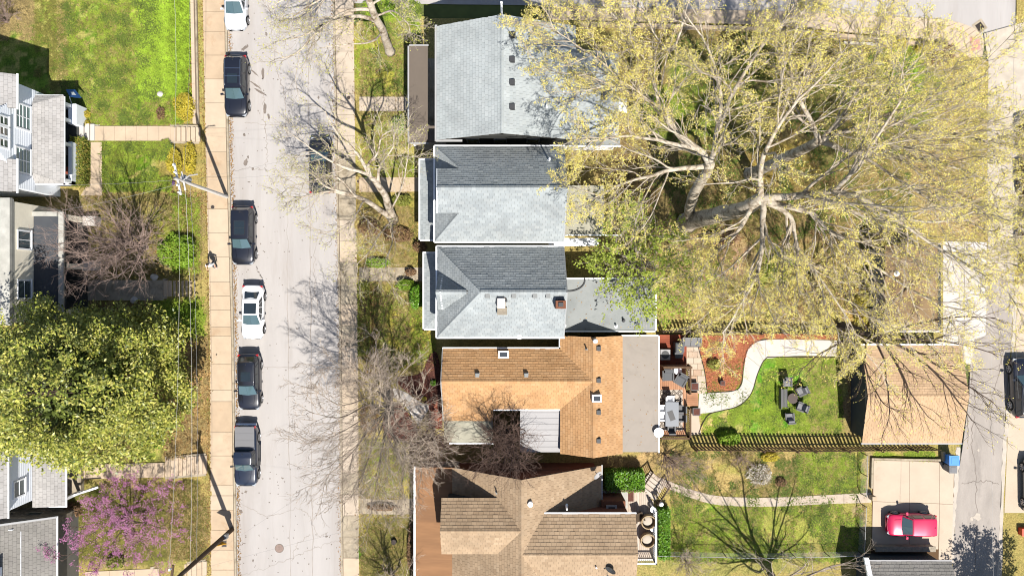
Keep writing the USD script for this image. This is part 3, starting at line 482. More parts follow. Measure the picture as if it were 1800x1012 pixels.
# ---------------------------------------------------------------- cars
for nm, c, m_ in (('paint_black', (.006, .007, .012), 0), ('paint_navy', (.008, .012, .024), 0), ('paint_white', (.62, .62, .62), 0), ('paint_silver', (.50, .51, .53), .3), ('paint_red', (.42, .012, .06), .15), ('paint_charcoal', (.02, .021, .024), .2)):
    mat(nm, c, .28, .02, 1, 0, 1, m_, .5, .8)
flat('glass_dark', (.012, .018, .022), .06, 0, .8, .3); flat('glass_tint', (.05, .085, .095), .07, 0, .8, .3); flat('tyre', (.012, .012, .012), .85, 0, .2); flat('rim', (.35, .35, .36), .35, .8); flat('trim_black', (.01, .01, .011), .5); flat('chrome', (.6, .6, .6), .2, 1.0)
flat('lamp_clear', (.3, .32, .34), .15, 0, .8, .5); flat('lamp_red', (.3, .01, .012), .2, 0, .6, .5); flat('tonneau', (.11, .11, .115), .7)
def loft(secs):
    "closed skin through rings of equal length"
    a = np.array(secs, float); n, k = a.shape[:2]; v = a.reshape(-1, 3); f = []
    i = np.arange(k); j = (i + 1) % k
    for r in range(n - 1): b = r * k; f += [np.c_[b + i, b + j, b + k + j], np.c_[b + i, b + k + j, b + k + i]]
    v = np.vstack([v, a[0].mean(0), a[-1].mean(0)]); f += [np.c_[np.full(k, n * k), j, i], np.c_[np.full(k, n * k + 1), (n - 1) * k + i, (n - 1) * k + j]]
    return v, np.vstack(f)
def quad3(a, b, c, d, off=.008, th=.02):
    "thin pane over four corners, pushed out along its normal"
    q = np.array([a, b, c, d], float); n = np.cross(q[2] - q[0], q[3] - q[1]); n /= np.linalg.norm(n)
    return hexa(q - n * th, q + n * off)
def car(kind, L, W, Ht, paint, label, loc, deg, group=None, name='parked_car', roof='plain', cover=None, roofm=None):
    "front along +x, origin on the ground at the middle"
    t = Thing(name, label, 'pickup' if kind == 'pickup' else 'car', loc, group, rot=deg, world=False); h = W / 2; x0, x1 = -L / 2, L / 2
    suv = kind in ('suv', 'pickup'); belt = .62 * Ht if suv else .64 * Ht; hood = belt - (.02 if suv else .04); zb = .22 if suv else .17
    st = []
    for u in np.array([0, .012, .04, .09, .16, .25, .4, .55, .7, .8, .87, .93, .97, .99, 1.0]):
        x = x0 + L * u; e = abs(2 * u - 1); w = h * (1 - .30 * max(0, (e - .80) / .2) ** 2.2 - .03 * max(0, (e - .4) / .6) ** 2)
        if u in (0, 1): w *= .93
        if u > .68: top = hood - .20 * ((u - .68) / .32) ** 2.4 - (.10 if u > .985 else .03 if u > .965 else 0)
        elif u < .16: top = belt + (.02 if suv else .05) - (.10 if u == 0 else .04 if u < .03 else 0)
        else: top = belt
        if kind == 'pickup' and u < .42: top = belt + .02
        lo = zb + (.12 if u in (0, 1) else .05 if e > .9 else 0)
        ring = [(-w * .86, lo), (-w * .97, lo + .12), (-w, lo + .30), (-w * .985, top - .16), (-w * .93, top - .035), (-w * .80, top + .005), (-w * .4, top + .035), (0, top + .045)]
        ring = ring + [(-a, b) for a, b in ring[-2::-1]]
        st.append([(x, a, b) for a, b in ring])
    body = loft(st)
    wx, wr = (L * .30, .37) if suv else (L * .295, .33); wxs = (x0 + L * .205, x1 - L * .185)
    try:
        M = m3.Manifold(m3.Mesh(np.asarray(body[0], np.float32), np.asarray(body[1][:, ::-1], np.uint32)))
        if M.volume() < 0 or M.is_empty(): M = m3.Manifold(m3.Mesh(np.asarray(body[0], np.float32), np.asarray(body[1], np.uint32)))
        for wxx in wxs:
            for s in (-1, 1): M = M - m3.Manifold.cylinder(.34, wr + .05, wr + .05, 28, True).rotate([90, 0, 0]).translate([wxx, s * (h - .10), wr])
        if kind == 'pickup': M = M - m3.Manifold.cube([L * .30, W * .78, .5]).translate([x0 + .09, -W * .39, belt - .42])
        mm = M.to_mesh(); body = (np.array(mm.vert_properties[:, :3], float), np.array(mm.tri_verts))
    except Exception as e: pass
    bp = t.add('body', body, paint, smooth=32)
    # cabin
    if kind == 'sedan': c0, c1, c2, c3 = x0 + L * .11, x0 + L * .27, x1 - L * .46, x1 - L * .285
    elif kind == 'suv': c0, c1, c2, c3 = x0 + L * .02, x0 + L * .085, x1 - L * .44, x1 - L * .295
    elif kind == 'wagon': c0, c1, c2, c3 = x0 + L * .03, x0 + L * .14, x1 - L * .46, x1 - L * .29
    else: c0, c1, c2, c3 = x0 + L * .385, x0 + L * .41, x1 - L * .395, x1 - L * .285
    zt = Ht - .03; wb, wt = h * .92, h * .74; zbelt = belt - .02
    def cs(x, z, w, rr=.1): return [(x, -w, z), (x, -w * .55, z + .012), (x, 0, z + .018), (x, w * .55, z + .012), (x, w, z)]
    bot = [(c0, wb * .90), (c0 + (c1 - c0) * .5, wb * .97), (c1, wb), ((c1 + c2) / 2, wb), (c2, wb), (c3, wb * .93)]
    top = [(c1 - .02, wt * .92), (c1 + .05, wt), (c1 + .35, wt * 1.02), ((c1 + c2) / 2, wt * 1.03), (c2 - .1, wt), (c2, wt * .95)]
    rings = []
    for (xb, w0), (xt, w1) in zip(bot, top):
        zz = zt + (.035 if c1 + .2 < xt < c2 - .2 else 0)
        rings.append([(xb, -w0, zbelt), (xb * .5 + xt * .5, -(w0 * .42 + w1 * .58), zbelt * .45 + zz * .55), (xt, -w1, zz - .02), (xt, -w1 * .85, zz + .02), (xt, 0, zz + .035), (xt, w1 * .85, zz + .02), (xt, w1, zz - .02), (xb * .5 + xt * .5, w0 * .42 + w1 * .58, zbelt * .45 + zz * .55), (xb, w0, zbelt)])
    t.add('cabin', loft(rings), roofm or paint, smooth=30)
    l = lambda a, b, k: np.array(a, float) + (np.array(b, float) - np.array(a, float)) * k
    def pane(i, side, k0, k1, nm, m):
        A, B = np.array(rings[i]), np.array(rings[i + 1 if i >= 0 else i - 1])
    rf = np.array(rings[-1]); wsb, wst = (rf[0], rf[8]), (rf[2], rf[6])
    q = [l(rf[0], rf[8], .05), l(rf[0], rf[8], .95), l(l(rf[2], rf[6], .93), l(rf[0], rf[8], .95), .06), l(l(rf[2], rf[6], .07), l(rf[0], rf[8], .05), .06)]
    cowl = rf[4] + [0, 0, 0]; b0 = np.array([c3 + .07, 0, zbelt + .05]); mid_t = l(rf[4], b0, .07)
    t.add('windshield', cat(quad3(q[0], b0 - [.0, 0, .01], mid_t, q[3], .035), quad3(b0 - [.0, 0, .01], q[1], q[2], mid_t, .035)), 'glass_tint', smooth=False)
    rr = np.array(rings[0]); q = [l(rr[8], rr[0], .1), l(rr[8], rr[0], .9), l(l(rr[6], rr[2], .9), l(rr[8], rr[0], .9), .12), l(l(rr[6], rr[2], .1), l(rr[8], rr[0], .1), .12)]
    q = [w_ + [.04 if k < 2 and kind != 'pickup' else 0, 0, .06 if k < 2 else 0] for k, w_ in enumerate(q)]
    t.add('rear_window', quad3(q[0], q[1], q[2], q[3], .02), 'glass_dark')
    for s in (0, 1):
        a = (lambda i, j: np.array(rings[i])[j] if s == 0 else np.array(rings[i])[8 - j])
        for i0, i1 in ((1, 2), (2, 3), (3, 4), (4, 5)):
            lo0, lo1, hi0, hi1 = a(i0, 0), a(i1, 0), a(i0, 2), a(i1, 2)
            g = .05 if i0 not in (1,) else .12; h_ = .06 if i1 != 5 else .22
            P0, P1 = l(l(lo0, hi0, .12), l(lo1, hi1, .12), g), l(l(lo0, hi0, .12), l(lo1, hi1, .12), 1 - h_); Q0, Q1 = l(l(lo0, hi0, .86), l(lo1, hi1, .86), g + .06), l(l(lo0, hi0, .86), l(lo1, hi1, .86), 1 - h_ - .03)
            pa = (P0, P1, Q1, Q0) if s == 0 else (P1, P0, Q0, Q1); t.add('side_window', quad3(*pa, .022), 'glass_dark')
    if roof in ('rails', 'bars'):
        for s in (-1, 1): t.add('roof_rail', tube([(c1 + .1, s * wt * .9, zt + .03), (c1 + .2, s * wt * .9, zt + .085), (c2 - .3, s * wt * .9, zt + .085), (c2 - .15, s * wt * .9, zt + .03)], .018, 6), 'chrome', smooth=True)
    if roof == 'bars':
        for xx in (c1 + .75, c1 + 1.3): t.add('cross_bar', obox((xx, 0, zt + .075), (.035, wt * 1.78, .022), 0), 'chrome')
    if roof in ('bars', 'sunroof', 'rails'):
        xa = c2 - (.95 if roof != 'sunroof' else 1.25); t.add('sunroof', cat(obox(((xa + c2 - .28) / 2, 0, zt + .066), (c2 - .28 - xa, wt * 1.15, .008), 0)), 'glass_dark')
        if roof == 'sunroof': t.add('sunroof_frame', cat([obox((x_, 0, zt + .066), (.02, wt * 1.2, .012)) for x_ in (xa - .01, c2 - .27, (xa + c2 - .28) / 2)] + [obox(((xa + c2 - .28) / 2, s * wt * .59, zt + .066), (c2 - .28 - xa, .02, .012)) for s in (-1, 1)]), 'trim_black')
    if roof == 'glass': t.add('roof_glass', obox(((c1 + c2) / 2 + .1, 0, zt + .061), ((c2 - c1) * .72, wt * 1.5, .012)), 'glass_dark')
    t.add('aerial', cat(ball((c1 + .12, 0, zt + .03), .05, 1, (1.6, .6, 1.2))), 'trim_black')
    for s in (-1, 1):
        t.add('mirror', cat(obox((c3 - .25, s * (h + .07), belt + .03), (.14, .20, .12), s * -8), obox((c3 - .23, s * (h - .05), belt + .03), (.05, .12, .04))), paint if kind != 'pickup' else 'trim_black')
        t.add('headlight', obox((x1 - .17, s * h * .70, hood - .30), (.26, h * .30, .10), s * -20, hood - .31), 'lamp_clear')
        t.add('taillight', obox((x0 + .10, s * h * .78, belt - .20), (.14, h * .26, .17), s * 14, belt - .175), 'lamp_red')
        for xx in wxs:
            tc = np.array([xx, s * (h - .10), wr]); ring = m3.Manifold.cylinder(.22, wr, wr, 26, True).rotate([90, 0, 0]).to_mesh(); tv = np.array(ring.vert_properties[:, :3], float) + tc
            p = t.add('wheel', (tv, np.array(ring.tri_verts)), 'tyre', smooth=40)
            y = tc[1] + s * .112; sp = []
            for k in range(5):
                a = k * 2 * math.pi / 5; dx, dz = math.cos(a) * wr * .62, math.sin(a) * wr * .62; nx, nz = -math.sin(a) * .035, math.cos(a) * .035
                sp.append(hexa(np.array([(xx - nx, y, wr - nz), (xx + nx, y, wr + nz), (xx + dx + nx, y, wr + dz + nz), (xx + dx - nx, y, wr + dz - nz)]), np.array([(xx - nx, y + s * .012, wr - nz), (xx + nx, y + s * .012, wr + nz), (xx + dx + nx, y + s * .012, wr + dz + nz), (xx + dx - nx, y + s * .012, wr + dz - nz)])))
            rg = [(xx + math.cos(a) * wr * .64, y, wr + math.sin(a) * wr * .64) for a in np.linspace(0, 2 * np.pi, 21)]; sp.append(tube(rg, .028, 5)); t.add('rim', cat(sp), 'rim', parent=p)
    hl = x1 - c3
    t.add('wiper', cat(tube([(c3 + .05, -.1, belt + .045), (c3 - .12, -h * .62, belt + .10)], .012, 4), tube([(c3 + .05, h * .3, belt + .045), (c3 - .12, -.15, belt + .11)], .012, 4)), 'trim_black')
    t.add('hood_crease', cat([tube([(c3 + .12, s * h * .55, hood + .035), (c3 + hl * .5, s * h * .50, hood + .005), (x1 - .28, s * h * .42, hood - .13)], .011, 4) for s in (-1, 1)]), paint)
    t.add('grille', obox((x1 - .05, 0, hood - .45), (.07, W * .45, .2)), 'trim_black'); t.add('number_plate', obox((x0 - .002, 0, .62), (.02, .32, .16)), 'lamp_clear')
    if kind == 'pickup':
        t.add('bed_cover', cat(prism([(x0 + .06, -W * .41), (x0 + L * .345, -W * .41), (x0 + L * .345, W * .41), (x0 + .06, W * .41)], belt + .03, belt + .075), *[obox((x0 + L * k, 0, belt + .07), (.02, W * .8, .015)) for k in (.12, .235)]), 'tonneau')
        t.add('rear_bumper', obox((x0 - .05, 0, .5), (.16, W * .86, .16)), 'chrome'); 
        for s in (-1, 1): t.add('side_step', obox((0, s * (h + .02), .32), (L * .34, .16, .06)), 'trim_black')
    return t
KG = 'cars parked along the left kerb'
car('sedan', 4.15, 1.64, 1.30, 'paint_silver', 'silver sedan with light roof at the top edge of the street', P(419, 8, 0), -90, KG)
car('suv', 4.40, 1.68, 1.54, 'paint_black', 'black estate SUV with silver roof rails and cross bars', P(421, 156, 0), -90, KG, roof='bars')
car('suv', 4.22, 1.68, 1.54, 'paint_black', 'black SUV with framed sunroof parked above the white sedan', P(433, 415, 0), -90, KG, roof='sunroof')
car('sedan', 3.9, 1.60, 1.28, 'paint_white', 'white sedan with black glass roof parked at the left kerb', P(449, 548, 0), -91, KG, roof='glass')
car('wagon', 4.05, 1.64, 1.42, 'paint_black', 'black crossover with silver roof rails between white sedan and pickup', P(443, 669, 0), -89.5, KG, roof='rails')
car('pickup', 4.4, 1.68, 1.56, 'paint_navy', 'dark blue pickup truck with grey bed cover', P(438, 797, 0), -90, KG, roof='plain')
car('wagon', 4.1, 1.64, 1.42, 'paint_charcoal', 'dark car on the right kerb under pale street tree branches', P(567, 293, 0), 90, roof='rails')
car('suv', 3.5, 1.62, 1.45, 'paint_red', 'crimson red small SUV parked on the concrete pad', P(1594, 917, .13), 180, roof='plain')
car('suv', 4.3, 1.68, 1.54, 'paint_black', 'black SUV at the right edge beyond the alley', P(1789, 679, .12), 92, roof='bars')
car('wagon', 4.2, 1.66, 1.42, 'paint_charcoal', 'dark car half cut off at lower right edge beyond the alley', P(1812, 850, .12), 91, roof='plain')
# ---------------------------------------------------------------- houses
def shingle_mat(name, *cols, rough=.9, var=.14):
    mat(name, None, rough, var, .7, .25, 70, stain=(.9, .56, .8, tuple(.78 * q for q in np.mean([T(*k) for k in cols], 0))), island=[tuple(.45 * a + .55 * b for a, b in zip(T(*c), np.mean([T(*k) for k in cols], 0))) for c in cols], spec=.2)
shingle_mat('shingle_blue', (186, 194, 195), (206, 212, 212), (196, 204, 204), (214, 219, 218)); shingle_mat('shingle_grey', (176, 184, 186), (200, 206, 206), (188, 196, 198), (160, 168, 172), (208, 212, 210))
shingle_mat('shingle_orange', (214, 164, 112), (232, 186, 136), (222, 174, 122), (202, 150, 100), (236, 194, 148)); shingle_mat('shingle_brown', (190, 162, 130), (214, 186, 152), (202, 174, 142), (172, 144, 114), (220, 194, 162))
shingle_mat('shingle_tan', (226, 190, 150), (236, 201, 162), (231, 195, 155), (220, 182, 140)); shingle_mat('shingle_pale', (196, 192, 188), (216, 212, 208), (206, 203, 200), (182, 178, 174)); shingle_mat('shingle_dusk', (150, 146, 140), (172, 168, 160), (160, 155, 150))
mat('white_paint', (.72, .73, .74), .6, .03, 1); mat('siding_white', (.70, .73, .77), .6, .03, 1); mat('cream_wall', (.74, .68, .55), .85, .06, 2, .2, 30); mat('grey_wall', T(150, 146, 138), .85, .1, 2); mat('dark_wall', T(74, 76, 74), .8, .1, 2); mat('brick_wall', T(150, 96, 70), .9, .25, 12, .3, 30)
mat('flat_tan', T(188, 177, 164), .85, .05, .7, .15, 40, stain=(.45, .5, .72, T(168, 158, 146))); mat('flat_grey', T(178, 182, 180), .85, .07, .6, .15, 40, stain=(.5, .46, .68, T(154, 159, 158))); mat('flat_brown', T(130, 118, 106), .85, .05, .8)
mat('flat_rust', T(172, 126, 86), .8, .16, 1.0, .15, 40, stretch=(.25, 1.6, 1), stain=(.4, .5, .75, T(146, 106, 74))); mat('flat_dark', T(88, 92, 98), .85, .12, .8, .2, 40); mat('metal_pale', T(205, 203, 203), .85, .05, .8, spec=.1); mat('flat_old', T(170, 142, 104), .92, .2, .8, .4, 30, stain=(.6, .5, .7, T(130, 106, 80))); mat('parapet', T(214, 212, 202), .9, .2, 1.5, .3, 40)
mat('olive_flat', T(196, 192, 172), .9, .1, .7, .2, 40, stain=(.5, .5, .75, T(176, 172, 150)))
flat('vent_dark', (.02, .021, .023), .6); flat('vent_grey', (.14, .145, .14), .6); flat('pane', (.05, .07, .075), .08, 0, .7, .2); flat('pane_green', (.06, .13, .12), .1, 0, .7, .2); flat('sky_pane', (.035, .04, .045), .08, 0, .7, .2); mat('gutter_grey', (.25, .25, .25), .5, .05, 1)
flat('roof_under', T(104, 98, 92), .9, spec=.1)
def roofplane(t, pts, m, deck='roof_under', ex=.23, tw=.35, thick=.03, skin=True, name='roof_slope'):
    "deck slab under a planar polygon (pts[0]->pts[1] runs along the eave) with lapped shingles on it"
    p = np.array(pts, float); u = p[1] - p[0]; u /= np.linalg.norm(u); n = np.zeros(3)
    for k in range(1, len(p) - 1): n = n + np.cross(p[k] - p[0], p[k + 1] - p[0])
    n /= np.linalg.norm(n)
    if n[2] < 0: n = -n
    w = np.cross(n, u)
    if np.mean((p - p[0]) @ w) < 0: w = -w
    o = p[0]; uv = np.c_[(p - o) @ u, (p - o) @ w]; g = Polygon(uv).buffer(0)
    d = prism(g, -.14, 0.0); dv = o + d[0][:, :1] * u + d[0][:, 1:2] * w + d[0][:, 2:] * n; hand = np.dot(np.cross(u, w), n) < 0
    path = t.add(name, (dv, d[1][:, ::-1] if hand else d[1]), deck)
    if not skin: return path
    x0, y0, x1, y1 = g.bounds; vs, fs, off = [], [], 0; inner = g.buffer(-.001)
    for r in range(int(math.ceil((y1 - y0) / ex))):
        a = y0 + r * ex; b = min(a + ex + .03, y1 + .001); xs = np.arange(x0 - tw * (.5 * (r % 2)) + R.uniform(-.04, .04), x1, tw)
        for xx in xs:
            e = xx + tw - .012; h0 = thick * R.uniform(.65, 1.25)
            full = contains_xy(inner, [xx, e, e, xx], [a, a, b, b]).all()
            if full: c = np.array([[xx, a], [e, a], [e, b], [xx, b]])
            else:
                q = sbox(xx, a, e, b).intersection(g)
                if q.is_empty or q.geom_type != 'Polygon' or q.area < .004: continue
                c = np.array(q.exterior.coords)[:-1]
                if not q.exterior.is_ccw: c = c[::-1]
            hh = .004 + h0 * (1 - (c[:, 1] - a) / (ex + .03)); m_ = len(c); i = np.arange(m_); j = (i + 1) % m_
            vs.append(np.c_[c, np.zeros(m_)]); vs.append(np.c_[c, hh])
            f = [np.c_[off + i, off + j, off + m_ + j], np.c_[off + i, off + m_ + j, off + m_ + i], np.array([[off + m_, off + m_ + k, off + m_ + k + 1] for k in range(1, m_ - 1)])]
            fs.append(np.vstack(f)); off += 2 * m_
    v = np.vstack(vs); v = o + v[:, :1] * u + v[:, 1:2] * w + v[:, 2:] * n + n * .002; f = np.vstack(fs)
    t.add('shingles', (v, f[:, ::-1] if hand else f), m, parent=path, kind='stuff')
    return path
def caps(t, a, b, m, name='ridge_cap', w=.16, step=.24):
    a, b = np.array(a, float), np.array(b, float); L = np.linalg.norm(b - a); d = (b - a) / L; s = np.cross(d, [0, 0, 1]); s /= np.linalg.norm(s); out = []
    up = np.cross(s, d)
    for k in range(int(L / step)):
        c = a + d * step * k; e = c + d * (step + .02); z0, z1 = .035, .06
        out.append(hexa(np.array([c - s * w - up * .07, e - s * w - up * .07, e + s * w - up * .07, c + s * w - up * .07]), np.array([c - s * .02 + up * z1, e - s * .02 + up * z0, e + s * .02 + up * z0, c + s * .02 + up * z1])))
    t.add(name, cat(out), m, kind='stuff')
def edge(t, pts, m='white_paint', r=.048, name='gutter'):
    p = np.array(pts, float); out = []
    for a, b in zip(p[:-1], p[1:]):
        d = (b - a) / np.linalg.norm(b - a); s = np.cross(d, [0, 0, 1]); s /= np.linalg.norm(s); dd = np.array([0, 0, r]); e = d * r
        out.append(hexa(np.array([a - s * r - e - dd, b - s * r + e - dd, b + s * r + e - dd, a + s * r - e - dd]), np.array([a - s * r - e + dd * .4, b - s * r + e + dd * .4, b + s * r + e + dd * .4, a + s * r - e + dd * .4])))
    t.add(name, cat(out), m)
def er(x0, y0, x1, y1, z): a, b = P(x0, y1, z), P(x1, y0, z); return a[0], b[0], a[1], b[1]
def boxvent(t, c, n=(0, 0, 1), s=.3, m='vent_dark', name='roof_vent'):
    t.add(name, cat(obox(c, (s * 1.15, s * 1.3, .05)), obox(np.array(c) + [0, 0, .05], (s, s, .16))), m)
def pipe(t, c, h=.45, r=.05, m='white_paint', name='vent_pipe'):
    t.add(name, cat(cyl(c, r * 2.2, c[2] - .02, c[2] + .05, 10, r * 1.2), cyl(c, r, c[2], c[2] + h, 10)), m)
def skylight(t, c, sx, sy, h=.22, name='skylight'):
    k = t.add(name, cat(obox(c + np.array([0, 0, -.15]), (sx, sy, h + .15))), 'white_paint'); t.add('pane', obox(c + np.array([0, 0, h]), (sx * .7, sy * .66, .03)), 'sky_pane', parent=k)
def window_px(): pass

def at(z): return lambda x, y: P(x, y, z)
# --- the blue-grey house at the top
t = Thing('gabled_house', 'long house with blue-grey dashed shingle roof at the top', 'house', P(890, 140), 'houses on the right side of the street')
e, r = 6.0, 8.3; xw, xe, ys_, yn = er(768, 46, 1012, 246, e); xr = P(882, 0, r)[0]
t.add('wall', box(xw + .35, xe - .3, ys_ + .3, yn - .3, .1, e - .16), 'dark_wall')
t.add('gable_wall', (np.array([[xw + .35, y, e - .16] for y in (ys_ + .35, yn - .35)] + [[xe - .3, y, e - .16] for y in (ys_ + .35, yn - .35)] + [[xr, y, r - .2] for y in (ys_ + .35, yn - .35)]), np.array([[0, 2, 4], [1, 5, 3], [0, 4, 5], [0, 5, 1], [2, 3, 5], [2, 5, 4]])), 'dark_wall')
roofplane(t, [(xw, yn, e), (xw, ys_, e), (xr, ys_, r), (xr, yn, r)], 'shingle_blue'); roofplane(t, [(xe, ys_, e), (xe, yn, e), (xr, yn, r), (xr, ys_, r)], 'shingle_blue'); caps(t, (xr, ys_, r), (xr, yn, r), 'shingle_blue')
edge(t, [(xw - .06, ys_, e - .05), (xw - .06, yn, e - .05)], 'gutter_grey', .08); edge(t, [(xw, ys_ - .05, e), (xw + 1.6, ys_ - .05, e + .02)], 'gutter_grey', .07, 'eave_return')
for y in (62, 105, 145, 188): c = P(900, y, r - .25); boxvent(t, (c[0], c[1], r - (c[0] - xr) * (r - e) / (xe - xr) + .02), s=.32)
for x, y in ((960, 190), (990, 160)): c = P(x, y, 6.6); pipe(t, np.array([c[0], c[1], r - (c[0] - xr) * (r - e) / (xe - xr)]), .4)
t.add('mast', tube([(xr, yn + .15, r - 1.2), (xr, yn + .2, r + 1.6)], .07, 8), 'white_paint')
ax0, ax1, ay0, ay1 = er(1008, 92, 1088, 244, 3.6)
t.add('rear_wall', box(ax0, ax1 - .35, ay0 + .25, ay1 - .25, .1, 3.2), 'white_paint'); roofplane(t, [(ax1, ay0, 3.3), (ax1, ay1, 3.3), (ax0, ay1, 4.5), (ax0, ay0, 4.5)], 'shingle_blue')
c = P(1062, 170, 3.9); boxvent(t, c, s=.36); pipe(t, P(1022, 168, 4.2), .5); pipe(t, P(1042, 205, 3.9), .5)
a = P(1087, 171, 3.0); b = P(1103, 197, 3.0); t.add('awning', hexa(np.array([[a[0], b[1], 3.05], [b[0], b[1], 2.75], [b[0], a[1], 2.75], [a[0], a[1], 3.05]]) - [0, 0, .05], np.array([[a[0], b[1], 3.05], [b[0], b[1], 2.75], [b[0], a[1], 2.75], [a[0], a[1], 3.05]])), 'white_paint')
x0, x1, y0, y1 = er(990, 244, 1090, 262, 3.0); t.add('side_porch_roof', box(x0, x1, y0 + .25, y1, 2.8, 3.0), 'flat_grey'); edge(t, [(x0, y0 + .2, 3.0), (x1, y0 + .2, 3.0)]); t.add('side_porch_wall', box(x0 + .2, x1 - .2, y0 + .4, y1, .1, 2.8), 'white_paint')
x0, x1, y0, y1 = er(968, 238, 998, 258, 3.4); t.add('stair_landing', cat([box(x0, x1, y0 + k * (y1 - y0) / 4, y0 + (k + 1) * (y1 - y0) / 4 - .02, 2.2 + .12 * k, 2.3 + .12 * k) for k in range(4)]), 'white_paint')
for k in (820, 868, 925): a = P(k, 252, 4); w = t.add('window', box(a[0], a[0] + .9, ys_ + .26, ys_ + .31, 3.4, 4.8), 'gutter_grey'); t.add('pane', box(a[0] + .08, a[0] + .82, ys_ + .245, ys_ + .262, 3.5, 4.7), 'pane', parent=w)
x0, x1, y0, y1 = er(718, 80, 752, 252, 3.1); t.add('porch_roof', box(x0, x1, y0, y1, 2.9, 3.1), 'flat_brown'); edge(t, [(x1, y0, 3.12), (x0, y0, 3.12), (x0, y1, 3.12), (x1, y1, 3.12)], 'gutter_grey', .05, 'porch_trim')
t.add('porch_link', box(x1 - .02, xw + .4, y0 + .1, y0 + 1.3, 2.88, 3.09), 'flat_brown'); t.add('porch_floor', box(x0 + .2, xw + .4, y0, y1 - .2, .1, .55), 'concrete_old')
for y in np.linspace(y0 + .3, y1 - .3, 5): t.add('porch_post', box(x0 + .1, x0 + .26, y - .08, y + .08, .55, 2.9), 'white_paint')
